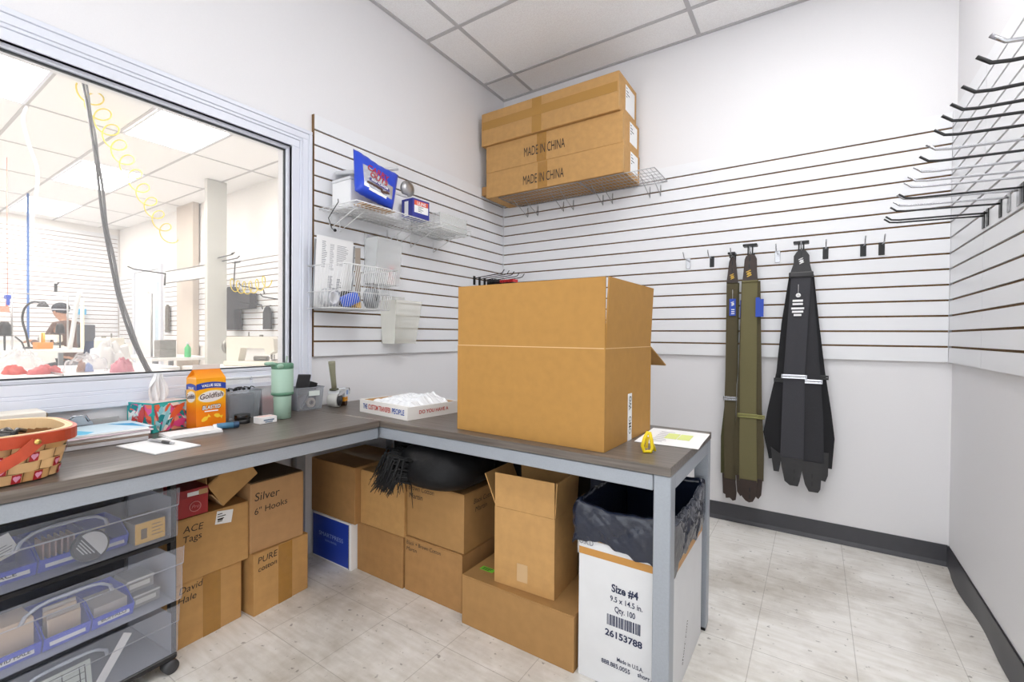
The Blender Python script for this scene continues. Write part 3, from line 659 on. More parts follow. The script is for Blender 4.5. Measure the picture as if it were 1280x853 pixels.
# black pair
yb = -0.105
t = thing('suspenders', 'large black suspenders with black leather ends and metal slides', 'suspenders', (2.05, yb, 1.65), 0, 'suspenders on the back wall')
b = MB(); ribbon(b, [(2.048, 1.47, 0.092), (2.035, 1.2, 0.096), (2.022, 0.92, 0.1), (2.020, 0.7, 0.106), (2.017, 0.45, 0.11)], 0.1, yb); b.build('strap', M_BWEB, t)
b = MB(); ribbon(b, [(2.056, 1.46, 0.085), (2.075, 1.2, 0.09), (2.098, 0.90, 0.092), (2.106, 0.68, 0.105), (2.108, 0.44, 0.112)], 0.1, yb + 0.012); b.build('strap', mat('charcoal webbing', '303034', 0.88, noise=0.12, nscale=260), t)
b = MB(); ribbon(b, [(2.030, 1.46, 0.08), (2.000, 1.2, 0.085), (1.978, 0.92, 0.085), (1.945, 0.72, 0.095), (1.928, 0.58, 0.105), (1.955, 0.44, 0.10)], 0.09, yb + 0.026); b.build('strap', mat('dark black webbing', '1f1f22', 0.9, noise=0.12, nscale=260), t)
b = MB(); ribbon(b, [(2.066, 1.46, 0.08), (2.090, 1.2, 0.085), (2.122, 0.92, 0.085), (2.146, 0.72, 0.095), (2.160, 0.58, 0.10), (2.150, 0.42, 0.10)], 0.09, yb + 0.032); b.build('strap', mat('dark black webbing', '1f1f22', 0.9), t)
o = tab(t, [(1.997, 1.475), (2.097, 1.475), (2.086, 1.525), (2.084, 1.565), (2.070, 1.588), (2.062, 1.594), (2.034, 1.594), (2.026, 1.588), (2.012, 1.565), (2.012, 1.525)], yb - 0.003, M_BLEATH, holes=((2.048, 1.572),))
emblem(o, 2.048, yb - 0.0085, 1.535, 0.014, M_WHITE)
b = MB().box(1.99, 2.104, yb - 0.012, yb + 0.03, 1.448, 1.478, None, 0.006, seg=2); b.build('strap_loop', M_BLEATH, t)
tab(t, [(1.962, 0.455), (2.072, 0.455), (2.066, 0.40), (2.056, 0.335), (2.048, 0.305), (2.010, 0.305), (1.985, 0.325), (1.972, 0.39)], yb - 0.003, M_BLEATH, holes=((2.03, 0.385), (2.03, 0.345)))
tab(t, [(2.052, 0.445), (2.162, 0.445), (2.155, 0.38), (2.150, 0.305), (2.140, 0.285), (2.098, 0.285), (2.080, 0.32), (2.065, 0.39)], yb + 0.006, M_BLEATH, holes=((2.112, 0.37), (2.112, 0.33)))
tab(t, [(1.915, 0.50), (1.968, 0.46), (1.962, 0.41), (1.956, 0.365), (1.93, 0.365), (1.922, 0.42)], yb + 0.022, M_BLEATH)
tab(t, [(2.13, 0.50), (2.185, 0.50), (2.183, 0.38), (2.172, 0.345), (2.148, 0.35)], yb + 0.027, M_BLEATH)
slide(t, 2.022, 0.905, 0.112, yb - 0.007, M_CHROME); slide(t, 2.098, 0.882, 0.10, yb + 0.004, M_CHROME); slide(t, 1.978, 0.880, 0.10, yb + 0.020, M_BLACK); slide(t, 2.125, 0.905, 0.10, yb + 0.024, M_BLACK)
hanger(t, 2.046, -0.105, 1.630, 0.036)
b = MB().lathe([(0.003, 0), (0.003, -0.0008), (0.012, -0.0008), (0.012, 0)], (2.036, yb - 0.0105, 1.37 - 0.02), 14, ax=1)
for k, w_ in enumerate((0.024, 0.024, 0.03, 0.026, 0.018)): b.box(2.034 - w_, 2.034 + w_, yb - 0.0112, yb - 0.0105, 1.315 - 0.018 * k - (0.006 if k > 1 else 0), 1.326 - 0.018 * k - (0.006 if k > 1 else 0))
b.tube([(2.036, yb - 0.008, 1.362), (2.036, yb - 0.007, 1.41)], 0.0009, 5); b.build('printed_mark', M_WHITE, t)

# ================================================================== LEFT SLATWALL FITTINGS
sh = wire_shelf('wire_shelf', 'white wire shelf on the left slatwall holding the blue snack bag', -1.66, -1.06, 0.004, 0.30, 1.752, LF, 6, 24, M_WIRE, (-1.54, -1.60, -1.22, -1.14))
wire_shelf('wire_shelf', 'small empty wire tray with a low rim right of the snack bag shelf', -1.045, -0.765, 0.004, 0.27, 1.752, LF, 5, 14, M_WIRE, (-1.03, -0.83), 0.03)
b = MB(); x0, x1, y0, y1, z0, z1 = XL + 0.03, XL + 0.27, -1.035, -0.785, 1.757, 1.845; th = 0.003
b.box(x0, x1, y0, y1, z0, z0 + th).box(x0, x0 + th, y0, y1, z0 + th, z1).box(x1 - th, x1, y0, y1, z0 + th, z1).box(x0 + th, x1 - th, y0, y0 + th, z0 + th, z1).box(x0 + th, x1 - th, y1 - th, y1, z0 + th, z1)
tag(b.build('clear_tray', M_CLEAR, None, (x0, y0, z0)), 'clear plastic tray on the small wire shelf right of the blue box', 'tray')
ZS = 1.757
t = thing('storage_box', 'plain white box on the wire shelf behind the blue snack bag', 'box', (0.10, -1.45, ZS))
MB().box(0.03, 0.178, -1.60, -1.22, ZS, ZS + 0.135, None, 0.003).build('box_body', M_WHITE, t)
MB().box(0.028, 0.180, -1.602, -1.218, ZS + 0.136, ZS + 0.150, None, 0.002).build('lid', mat('greyish white board', 'dcdcde', 0.6), t)
b = MB().box(-0.075, 0.075, -0.16, 0.16, 0, 0.02, None, 0.006, Matrix.Translation((0.09, -1.42, ZS + 0.235)) @ Matrix.Rotation(R(20), 4, 'X') @ Matrix.Rotation(R(8), 4, 'Y'))
tag(b.build('padded_envelope', mat('pale grey plastic', 'd2d3d6', 0.4), None, (0.12, -1.44, ZS + 0.15)), 'pale grey padded envelope leaning on the white box behind the snack bag', 'envelope')
b = MB().lathe([(0.012, 0), (0.045, 0.002), (0.047, 0.012), (0.045, 0.022), (0.012, 0.024)], (0.135, -1.19, ZS + 0.20), 24, ax=0)
tag(b.build('silver_disc', M_ZINC, None, (0.135, -1.19, ZS + 0.15)), 'round silver reel standing between the snack bag and the blue box', 'reel')
b = MB().box(0.02, 0.26, -1.58, -1.36, ZS - 0.0005, ZS + 0.0, None, 0)
tag(MB().box(0.205, 0.29, -1.60, -1.40, ZS - 0.0005, ZS + 0.003).build('cardboard_sheet', M_CARD, None, (0.2, -1.6, ZS)), 'flat piece of brown cardboard lying on the left wire shelf', 'cardboard')
# snack bag: pillow shape leaning back
t = thing('snack_bag', 'blue and silver snack bag leaning on the left wire shelf', 'bag', (0.285, -1.54, ZS + 0.002), 0, None, True)
BW, BH = 0.245, 0.225
BM = Matrix.Translation((0.0, 0, 0)) @ Matrix.Rotation(R(86), 4, 'Z') @ Matrix.Rotation(R(-14), 4, 'X') @ Matrix.Rotation(R(13), 4, 'Y') @ Matrix.Translation((0, 0, 0.026))   # local x right, z up, front -y
def pillow(sgn):
    def fn(u, v):
        x = (u - 0.5) * BW * (1.0 + 0.22 * (v - 0.5)); z = v * BH; e = max(0, (1 - (2 * u - 1) ** 4) * (1 - (2 * v - 1) ** 6))
        y = -sgn * 0.034 * e ** 0.6 * (1.15 - 0.55 * v) + 0.0025 * wob(u * 9 + v * 5, 1.0, 2) * e + 0.002 * math.sin(u * 40) * (1 - e)
        return (x, y, z + 0.006 * math.sin(u * 7 + 1) * v)
    return fn
M_BAGB = mat('blue foil', '2347c4', 0.28); M_BAGS = mat('silver foil', 'c3c6d0', 0.25, 0.5)
b = MB(); b.grid(pillow(1), 28, 28, M_BAGB); b.grid(pillow(-1), 28, 28, M_BAGB)
for k, (f) in enumerate(b.f[:28 * 28]):
    i, j = divmod(k, 28); u, v = (i + 0.5) / 28, (j + 0.5) / 28
    if 0.14 < u < 0.84 and 0.16 < v < 0.68 - 0.16 * u + 0.05 * math.sin(u * 6): b.m[k] = b.mi(M_BAGS)
b.build('bag_body', None, t, M=BM)
pf = pillow(1)
def on_bag(x, z): return pf(x / (BW * (1 + 0.22 * (z / BH - 0.5))) + 0.5, z / BH)
def bag_text(s, cx, cz, size, w, m, tilt=0, lift=0.002, bold=0.02, shear=0.15):
    o = text('lettering', s, (0, 0, 0), (1, 0, 0), (0, 0, 1), size, m, t, w, 'CENTER', shear, bold=bold)
    for v in o.data.vertices:
        x = v.co.x; z = v.co.z; a = R(tilt); X = cx + x * math.cos(a) - z * math.sin(a); Z = cz + x * math.sin(a) + z * math.cos(a)
        p = on_bag(X, Z); v.co = BM @ Vector((X, p[1] - lift, Z))
bag_text('CARRY', -0.008, 0.132, 0.048, 0.125, mat('red print', 'b3202c', 0.5), -4)
bag_text('OUTS', -0.004, 0.098, 0.044, 0.10, mat('red print', 'b3202c', 0.5), -4)
b = MB(); b.grid(lambda u, v: (-0.055 + 0.115 * u, on_bag(-0.055 + 0.115 * u, 0.08 - 0.012 * u + 0.018 * v)[1] - 0.0018, 0.076 - 0.012 * u + 0.018 * v), 12, 3); b.build('flavour_band', mat('violet print', '4a3f86', 0.4), t, M=BM)
bag_text('BEEF FLAVOR', 0.002, 0.076, 0.016, 0.095, M_WHITE, -5, 0.003)
rr = random.Random(5); b = MB()
for k in range(9):
    x = -0.055 + 0.013 * k; z = 0.058 - 0.001 * k + rr.uniform(-0.006, 0.006); p = on_bag(x, z)
    b.ball((x, p[1] - 0.001, z), 0.012, None, 10, 6, None, (1.2, 0.25, 0.6))
b.build('printed_treats', mat('dark brown print', '4a2c22', 0.6), t, M=BM)
b = MB()
for k in range(4):
    x = -0.035 + 0.024 * k; b.grid(lambda u, v: (x - 0.02 + 0.03 * u, on_bag(x - 0.02 + 0.03 * u, 0.02 + 0.014 * v)[1] - 0.0015, 0.02 + 0.014 * v), 4, 2)
b.build('printed_weight', M_WHITE, t, M=BM)
# blue box
t = thing('small_box', 'small dark blue box with an orange and white label on the wire shelf', 'box', (0.287, -1.262, ZS + 0.003), 88, None, True)
MB().box(-0.02, 0.105, 0, 0.09, 0, 0.104, None, 0.002).build('box_body', mat('dark blue board', '28308f', 0.4), t)
MB().box(-0.008, 0.094, -0.0008, 0, 0.028, 0.068).box(-0.0208, -0.02, 0.035, 0.065, 0.01, 0.09).build('label_panel', M_WHITE, t)
MB().box(-0.008, 0.094, -0.0008, 0, 0.068, 0.094).build('orange_band', mat('orange red print', 'dc5a3c', 0.5), t)
text('lettering', 'ULINE', (0.043, -0.0012, 0.0725), (1, 0, 0), (0, 0, 1), 0.024, M_WHITE, t, 0.066, bold=0.02)
b = MB(); [b.box(0.02, 0.045 + 0.012 * (k % 2), -0.0012, -0.0008, 0.036 + 0.008 * k, 0.0385 + 0.008 * k) for k in range(4)]; b.build('label_print', M_DGREY, t)
# hanging black cord at the shelf's left end
b = MB().tube([(0.175, -1.668, 1.775), (0.178, -1.668, 1.76), (0.16, -1.674, 1.735), (0.11, -1.675, 1.69), (0.06, -1.62, 1.655), (0.03, -1.575, 1.655), (0.012, -1.56, 1.66)], 0.0022, 6).ball((0.035, -1.585, 1.656), 0.008)
tag(b.build('cord', M_BLACK, None, (0.17, -1.655, 1.76)), 'thin black cord looping down from the left wire shelf', 'cord')
# wire basket
t = thing('wire_basket', 'white wire basket on the left slatwall holding papers and tape rolls', 'basket', (0.012, -1.45, 1.23))
u0, u1, dT, dB, zt, zb_ = -1.722, -1.40, 0.285, 0.225, 1.455, 1.245
def bk(u, d, z): return (XL + 0.022 + d, u, z)
b = MB(); rim = [bk(u0, 0, zt), bk(u0, dT, zt - 0.005), bk(u1, dT, zt - 0.005), bk(u1, 0, zt)]
b.tube(rim, 0.003, 6, None, None, True); b.build('rim_wire', M_WIRE, t)
b = MB()
for i in range(0, 27):
    u = u0 + (u1 - u0) * i / 26; b.tube([bk(u, dT, zt - 0.005), bk(u, dB, zb_), bk(u, 0.004, zb_)], 0.0013, 5)
for i in range(1, 9):
    d = dT * i / 9; b.tube([bk(u0, d, zt), bk(u0, d * dB / dT, zb_)], 0.0013, 5); b.tube([bk(u1, d, zt), bk(u1, d * dB / dT, zb_)], 0.0013, 5)
for z, q in ((zb_, dB), (zb_ + 0.08, dB + 0.012)):
    b.tube([bk(u0, 0, z), bk(u0, q, z), bk(u1, q, z), bk(u1, 0, z)], 0.002, 5)
b.build('wire_mesh', M_WIRE, t)
def sheet(name, label, M, w, h, th, m, lines, seed, cat='paper', part='print', tilt=0, inkm=None):
    t = thing(name, label, cat, M.translation, 0); ORG[t.name] = Vector(M.translation)
    MB().box(0, w, 0, th, 0, h, None, 0, M).build('sheet', m, t)
    b = MB(); q = random.Random(seed)
    for (x0, x1, z0, z1, pitch, thk) in lines:
        z = z1
        while z > z0:
            b.box(x0, x0 + (x1 - x0) * q.uniform(0.55, 1.0), -0.0006, 0, z - thk, z, None, 0, M); z -= pitch
    if b.v: b.build(part, inkm or M_DGREY, t)
    return t
# papers stand in the basket, facing the room (front -y local -> +x)
PM = Matrix.Translation((XL + 0.062, -1.713, 1.252)) @ Matrix.Rotation(R(90), 4, 'Z') @ Matrix.Rotation(R(4), 4, 'X')
sheet('document', 'white printed sheets standing in the wire basket', PM, 0.212, 0.355, 0.004, M_WHITE, [(0.03, 0.06, 0.20, 0.33, 0.009, 0.003), (0.075, 0.10, 0.19, 0.32, 0.007, 0.002), (0.115, 0.185, 0.22, 0.32, 0.007, 0.002), (0.07, 0.10, 0.08, 0.16, 0.008, 0.004), (0.12, 0.15, 0.08, 0.15, 0.008, 0.004)], 4, inkm=mat('grey print', '8a8a90', 0.7))
b = MB().box(0, 0.235, 0, 0.003, 0, 0.335, None, 0, Matrix.Translation((XL + 0.053, -1.718, 1.252)) @ Matrix.Rotation(R(90), 4, 'Z') @ Matrix.Rotation(R(4), 4, 'X'))
tag(b.build('backing_sheet', mat('grey board', '9ea0a4', 0.6), None, (XL + 0.053, -1.718, 1.252)), 'grey board behind the printed sheets in the wire basket', 'board')
b = MB().box(0, 0.03, 0, 0.008, 0, 0.31, None, 0.001, Matrix.Translation((XL + 0.115, -1.505, 1.256)) @ Matrix.Rotation(R(90), 4, 'Z') @ Matrix.Rotation(R(7), 4, 'X') @ Matrix.Rotation(R(-6), 4, 'Y'))
tag(b.build('wooden_ruler', mat('greyish wood', 'a2968a', 0.6), None, (XL + 0.125, -1.448, 1.253)), 'greyish wooden ruler standing beside the papers in the wire basket', 'ruler')
def roll(name, label, c, ro, ri, w, m, mc, rot, cat='tape'):
    t = thing(name, label, cat, c, 0, None, True); M = Matrix.Rotation(R(rot), 4, 'Z')
    b = MB().lathe([(ri, -w / 2), (ro - 0.002, -w / 2), (ro, -w / 2 + 0.002), (ro, w / 2 - 0.002), (ro - 0.002, w / 2), (ri, w / 2), (ri, -w / 2)], (0, 0, 0), 30, None, M, 0); b.build('tape_winding', m, t)
    b = MB().lathe([(ri - 0.006, -w / 2 - 0.001), (ri - 0.0005, -w / 2 - 0.001), (ri - 0.0005, w / 2 + 0.001), (ri - 0.006, w / 2 + 0.001), (ri - 0.006, -w / 2 - 0.001)], (0, 0, 0), 24, None, M, 0); b.build('core', mc, t)
roll('tape_roll', 'roll of clear tape lying at the left of the wire basket', (XL + 0.125, -1.668, 1.298), 0.047, 0.034, 0.055, clear_mat('milky tape', 'e9ebee', 0.5, 0.25), M_WHITE, 12)
roll('tape_roll', 'grey tape roll at the right of the wire basket', (XL + 0.185, -1.462, 1.306), 0.052, 0.014, 0.05, mat('grey tape', '8d9196', 0.35), M_DGREY, 28)
t = thing('tape_gun', 'blue and black tape dispenser lying in the middle of the wire basket', 'tape dispenser', (XL + 0.19, -1.575, 1.25), 0, None, True)
b = MB(); b.box(-0.03, 0.03, -0.045, 0.035, 0.02, 0.075, None, 0.012, Matrix.Rotation(R(25), 4, 'X'), 2); b.build('blue_body', mat('blue plastic shell', '2f62d8', 0.35), t)
b = MB().lathe([(0.01, -0.02), (0.045, -0.02), (0.045, 0.02), (0.01, 0.02)], (-0.068, 0.01, 0.048), 24, ax=0); b.build('wheel', M_BLACK, t)
b = MB().box(-0.02, 0.02, 0.0, 0.03, 0.0, 0.03, None, 0.003).build('yellow_guard', mat('amber plastic', 'd8a63a', 0.4), t)
# hanging acrylic pockets
def pocket(label, u0, u1, z0, z1, dp, m, flare=0.02):
    t = thing('acrylic_bin', label, 'bin', (XL + 0.02, (u0 + u1) / 2, z0)); th = 0.003; d0 = 0.004
    def pl(u, d, z): return (XL + 0.018 + d, u, z)
    b = MB(); f = flare; n = 6
    back = MB().grid(lambda a, c: pl(u0 - 0.006 + (u1 - u0 + 0.012) * a, d0, z0 + (z1 - z0 + 0.03) * c), 1, 1); back.build('back_panel', m, t)
    def fr(a, c): return pl(u0 + (u1 - u0) * a + (a - 0.5) * f * c, d0 + dp * (0.8 + 0.25 * c), z0 + (z1 - z0) * c)
    MB().grid(fr, 1, 1, None, False).grid(lambda a, c: Vector(fr(a, c)) + Vector((-th, 0, 0)), 1, 1, None, False).build('front_panel', m, t)
    for a in (0, 1):
        MB().grid(lambda s_, c: Vector(pl(u0 + (u1 - u0) * a + (a - 0.5) * f * c, d0 + 0.001 + (dp * (0.8 + 0.25 * c) - 0.001) * s_, z0 + (z1 - z0) * c)), 1, 1, None, False).build('side_panel', m, t)
    MB().box(XL + 0.018 + d0, XL + 0.018 + d0 + dp * 0.8, u0, u1, z0, z0 + 0.003).build('bottom_panel', m, t)
    return t
pocket('clear acrylic bin on the left slatwall above the lower empty one', -1.375, -1.195, 1.40, 1.655, 0.10, clear_mat('clear acrylic film', 'eef0f0', 0.3, 0.15), 0.0)
pocket('empty frosted acrylic bin lowest on the left slatwall', -1.25, -1.085, 1.065, 1.315, 0.13, M_CLEAR2, 0.04)
b = MB()
for k in range(5): b.ball((0.06 + 0.006 * (k % 2), -1.235 + 0.008 * math.sin(k * 2), 1.420 + 0.022 * k), 0.017, None, 8, 6, None, (0.8, 1.2, 0.9))
tag(b.build('red_plastic_bag', mat('pale red plastic', 'e0746c', 0.4), None, (0.05, -1.235, 1.404)), 'small red plastic pouch inside the upper clear acrylic bin', 'pouch')
tag(MB().box(0.03, 0.06, -1.36, -1.275, 1.404, 1.485, None, 0.004).build('grey_pouch', mat('pale grey pouch', 'c9c6c4', 0.5), None, (0.03, -1.35, 1.404)), 'pale grey pouch inside the upper clear acrylic bin', 'pouch')
# long hooks behind the carton with red packets
HL = [(-0.388, 'leftmost black hook on the left slatwall behind the big carton'), (-0.325, 'second black hook on the left slatwall behind the big carton'), (-0.262, 'black hook carrying black packets behind the big carton'), (-0.19, 'black hook carrying the red packets behind the big carton'), (-0.12, 'black hook nearest the corner behind the big carton')]
for y, lab in HL:
    face_hook('slatwall_hook', lab, (XL + 0.018, y, 1.552), (1, 0, 0), (0, 1, 0), 0.25, M_BLACK, M_BLACK, 0.026, 0.02, 'hooks on the left slatwall', r=0.003)
q = random.Random(9)
def packet(x, y, col, cn, k, lab):
    t = thing('hanging_packet', lab, 'packet', (x, y, 1.40), 0, 'packets on the corner hooks')
    MB().box(x - 0.003, x + 0.003, y - 0.036, y + 0.030, 1.415, 1.517, None, 0.001).build('pouch', M_BLACK if k % 3 else mat('dark red goods', '6d1a22', 0.5), t)
    MB().box(x - 0.0022, x + 0.0022, y - 0.036, y + 0.030, 1.5172, 1.538, None, 0.0008).build('header_card', col, t)
M_REDH = mat('bright red card', 'd8252c', 0.45)
for k in range(4): packet(0.06 + 0.022 * k, -0.262, M_DGREY, 'black', 1, '%s black topped packet from the wall on the hooks behind the big carton' % ORD[k])
for k in range(9): packet(0.09 + 0.019 * k, -0.19, M_REDH, 'red', k, '%s red topped packet from the wall on the hooks behind the big carton' % ORD[k])

# ================================================================== ON THE DESKS
D = DT + 0.0006
# --- woven basket
t = thing('woven_basket', 'woven wood basket with pink hearts and a red rim and handle', 'basket', (0.40, -2.905, D), 0, None, True)
HX, HY, BH_ = 0.158, 0.215, 0.118
def sup(a, e=0.55):
    c, s_ = math.cos(a), math.sin(a)
    return (math.copysign(abs(c) ** e, c), math.copysign(abs(s_) ** e, s_))
M_WV = mat('light woven wood', 'eabf88', 0.55, noise=0.1, nscale=18); M_WV2 = mat('honey woven wood', 'e0ae70', 0.55, noise=0.1, nscale=18); M_WVD = mat('dark weave gap', '8f5f33', 0.8)
M_PATCH = mat('red painted patch', 'b8252b', 0.5); M_HEART = mat('pink heart print', 'f0a6c4', 0.5)
def bsurf(a, z, off=0.0):
    cx, cy = sup(a); k = 0.88 + 0.12 * (z / BH_)
    return Vector((cx * (HX * k + off), cy * (HY * k + off), z))
NA, NR = 40, 5; b = MB(); hb = MB(); q = random.Random(11)
# arc-length parametrisation of the outline
fine = [2 * math.pi * i / 720 for i in range(721)]; acc = [0.0]
for i in range(720): acc.append(acc[-1] + (bsurf(fine[i + 1], 0.06) - bsurf(fine[i], 0.06)).length)
def ang(s_):
    s_ = (s_ % 1.0) * acc[-1]
    lo = 0
    while lo < 719 and acc[lo + 1] < s_: lo += 1
    return fine[lo] + (fine[lo + 1] - fine[lo]) * (s_ - acc[lo]) / max(1e-9, acc[lo + 1] - acc[lo])
b.grid(lambda u, v: bsurf(ang(u), 0.001 + v * BH_ * 0.97, -0.005), 60, 3, M_WVD, True, True)
rows = [0.003, 0.0268, 0.0508, 0.0748, 0.096]; hts = [0.0234, 0.0236, 0.0236, 0.0206, 0.02]
for r in range(NR):
    for i in range(NA // 2):
        u0 = (i * 2 + (r % 2)) / NA + 0.0007; u1 = u0 + 2 / NA - 0.0014
        def cell(u, v, u0=u0, u1=u1, r=r):
            bl = math.sin(math.pi * u) ** 0.6
            return bsurf(ang(u0 + (u1 - u0) * u), rows[r] + hts[r] * v, -0.0035 + 0.0065 * bl)
        b.grid(cell, 8, 2, M_WV if q.random() < 0.6 else M_WV2)
b.add([bsurf(ang(i / 48), 0.003, -0.004) for i in range(48)], [list(range(48))], M_WVD)
body = b.build('woven_body', None, t)
hearts = [(0.085, 0), (0.062, 1), (0.055, 2), (0.105, 2), (0.118, 0), (0.150, 1), (0.040, 3), (0.022, 3), (0.030, 1), (0.17, 0), (0.19, 2), (0.0, 0), (0.97, 1), (0.94, 3)]
HPOLY = [(0.0, -0.9)] + [(0.9 * math.cos(R(a_)) * 0.55 + 0.42, 0.9 * math.sin(R(a_)) * 0.5 + 0.32) for a_ in (-40, 0, 45, 90, 135, 170)] + [(-0.9 * math.cos(R(a_)) * 0.55 - 0.42, 0.9 * math.sin(R(a_)) * 0.5 + 0.32) for a_ in (170, 135, 90, 45, 0, -40)]
def patch(hm, uc, zc, w, h, m, off, poly=None):
    pts = poly or [(-1, -1), (1, -1), (1, 1), (-1, 1)]
    vs = [bsurf(ang(uc + p[0] * w), zc + p[1] * h, off) for p in pts]; hm.add(vs, [list(range(len(vs)))], m)
for uc, r in hearts:
    zc = rows[r] + hts[r] / 2; hm = MB()
    hm.grid(lambda u, v: bsurf(ang(uc - 0.007 + 0.014 * u), zc - 0.0108 + 0.0216 * v, 0.0045), 4, 1, M_PATCH)
    patch(hm, uc, zc, 0.0062, 0.0092, M_HEART, 0.0052, HPOLY)
    hm.build('heart_patch', None, t)
M_RIM = mat('red stained wood', 'b04326', 0.45, noise=0.12, nscale=30); M_RIMT = mat('pale rim edge wood', 'ecc795', 0.5)
b = MB(); NR_ = 72
for d0, d1, z0, z1, m in ((0.004, 0.012, 0.092, 0.120, M_RIM), (-0.010, -0.003, 0.090, 0.121, M_RIMT), (-0.003, 0.004, 0.113, 0.1215, M_RIMT)):
    vs = []; fs = []
    for i in range(NR_):
        a_ = ang(i / NR_)
        for dd, zz in ((d0, z0), (d1, z0), (d1, z1), (d0, z1)): vs.append(bsurf(a_, BH_, dd) * 1.0 - Vector((0, 0, BH_ - zz)))
    for i in range(NR_):
        l = (i + 1) % NR_
        for k in range(4): fs.append((i * 4 + k, l * 4 + k, l * 4 + (k + 1) % 4, i * 4 + (k + 1) % 4))
    b.add(vs, fs, m, False)
b.build('rim', None, t)
# swung-down handle with brass rivet
b = MB(); ptsH = []
for k in range(25):
    s_ = k / 24; a_ = math.pi * s_
    y = 0.13 - 0.37 * math.sin(a_) ** 1.3; x = (HX + 0.021) * math.copysign(abs(math.cos(a_)) ** 0.22, math.cos(a_)); z = 0.104 - 0.088 * min(1, math.sin(a_) * 2.1) ** 0.9
    ptsH.append(Vector((x, y, z)))
vs = []; fs = []
for k, p in enumerate(ptsH):
    T = (ptsH[min(k + 1, 24)] - ptsH[max(k - 1, 0)]).normalized(); out_ = Vector((math.cos(math.pi * k / 24), -0.6 * math.sin(math.pi * k / 24), 0)).normalized()
    wv = out_.cross(T).normalized() * 0.0125; o = out_ * 0.003
    vs += [p - wv - o, p - wv + o, p + wv + o, p + wv - o]
for k in range(24):
    for j in range(4): fs.append((k * 4 + j, k * 4 + 4 + j, k * 4 + 4 + (j + 1) % 4, k * 4 + (j + 1) % 4))
fs += [(0, 1, 2, 3), (99, 98, 97, 96)]
b.add(vs, fs, M_RIM)
hd = b.build('handle', None, t)
b = MB()
for sx in (1, -1): b.lathe([(0.0001, 0.007 * sx), (0.006, 0.0055 * sx), (0.0065, 0.003 * sx), (0.0065, -0.004 * sx)], (sx * (HX + 0.021), 0.13, 0.104), 14, ax=0)
b.build('rivet', mat('brass', 'c8a860', 0.3, 0.9), hd)
b = MB(); q = random.Random(2)
for k in range(60):
    x, y = q.uniform(-0.08, 0.08), q.uniform(-0.12, 0.13); a_ = q.uniform(0, 6.28); z = 0.078 + q.uniform(0, 0.022)
    b.tube([(x - 0.05 * math.cos(a_), y - 0.05 * math.sin(a_), z), (x, y, z + 0.012), (x + 0.05 * math.cos(a_), y + 0.05 * math.sin(a_), z)], 0.006, 6)
b.box(-0.10, 0.10, -0.15, 0.15, 0.006, 0.075)
tag(b.build('black_strap_heap', mat('black rubber', '18181a', 0.4), None), 'heap of black plastic strips filling the heart basket', 'plastic strips', kind='stuff').location = (0.40, -2.905, D)
# --- white box behind the basket, clipboard
t = thing('flat_box', 'flat white printed box behind the heart basket under the window', 'box', (0.075, -2.9, D))
MB().box(0.02, 0.125, -3.02, -2.672, D, D + 0.118, None, 0.003).build('box_body', mat('cream white board', 'ece6da', 0.55), t)
b = MB(); [b.box(0.125, 0.1256, -2.76 + 0.016 * k, -2.752 + 0.016 * k, D + 0.096, D + 0.100) for k in range(4)]; b.build('label_print', M_DGREY, t)
MB().box(0.03, 0.115, -2.6715, -2.668, D + 0.01, D + 0.112, None, 0.001, Matrix.Identity(4)).build('end_flap', mat('brown edge', '8d7a5c', 0.6), t)
t = thing('clipboard', 'clipboard with a chrome clip leaning under the window behind the papers', 'clipboard', (0.03, -2.57, D))
CM = Matrix.Translation((0.016, -2.69, D)) @ Matrix.Rotation(R(90), 4, 'Z') @ Matrix.Rotation(R(4), 4, 'X')
MB().box(0, 0.225, 0, 0.004, 0, 0.062, None, 0.001, CM).build('board', mat('grey hardboard', 'a9a8a6', 0.6), t)
b = MB().prism([(0.07, 0.035), (0.155, 0.035), (0.150, 0.055), (0.135, 0.070), (0.12, 0.078), (0.105, 0.078), (0.09, 0.070), (0.075, 0.055)], 1, -0.012, -0.001, None, CM); b.tube([CM @ Vector((0.085, -0.014, 0.06)), CM @ Vector((0.095, -0.016, 0.082)), CM @ Vector((0.13, -0.016, 0.082)), CM @ Vector((0.14, -0.014, 0.06))], 0.004, 6); b.build('clip', M_CHROME, t)
# --- stack of papers
t = thing('paper_stack', 'stack of papers and booklets with a pale blue sheet on top', 'paper', (0.11, -2.53, D)); q = random.Random(4)
z = D
for k, (h, m) in enumerate(((0.014, mat('grey booklet', 'c9c7ca', 0.6)), (0.006, mat('brown cover', '8f7d70', 0.6)), (0.010, M_WHITE), (0.005, mat('pale pink paper', 'ead9e2', 0.6)), (0.006, M_WHITE))):
    MB().box(0.030, 0.220, -0.110, 0.110, 0, h, None, 0.0015, Matrix.Translation((0.004 + q.uniform(0, 0.006), -2.545, z)) @ Matrix.Rotation(R(q.uniform(-3, 3)), 4, 'Z')).build('booklet', m, t); z += h + 0.0004
tpz = z; o = MB().box(0.030, 0.218, -0.110, 0.106, 0, 0.001, None, 0, Matrix.Translation((0.004, -2.545, z)) @ Matrix.Rotation(R(4), 4, 'Z')).build('top_sheet', mat('pale blue paper', 'd9ecf6', 0.6), t)
b = MB(); b.add([(0.06, -2.51, z + 0.0014), (0.19, -2.452, z + 0.0014), (0.205, -2.444, z + 0.0014), (0.10, -2.45, z + 0.0014)], [(0, 1, 2, 3)]); b.build('blue_wave', mat('bright blue print', '2fa3d8', 0.5), o)
b = MB(); b.add([(0.06, -2.63, z + 0.0013), (0.21, -2.635, z + 0.0013), (0.218, -2.60, z + 0.0013), (0.19, -2.575, z + 0.0013)], [(0, 1, 2, 3)]); b.build('blue_wave', mat('mid blue print', '58bfe2', 0.5), o)
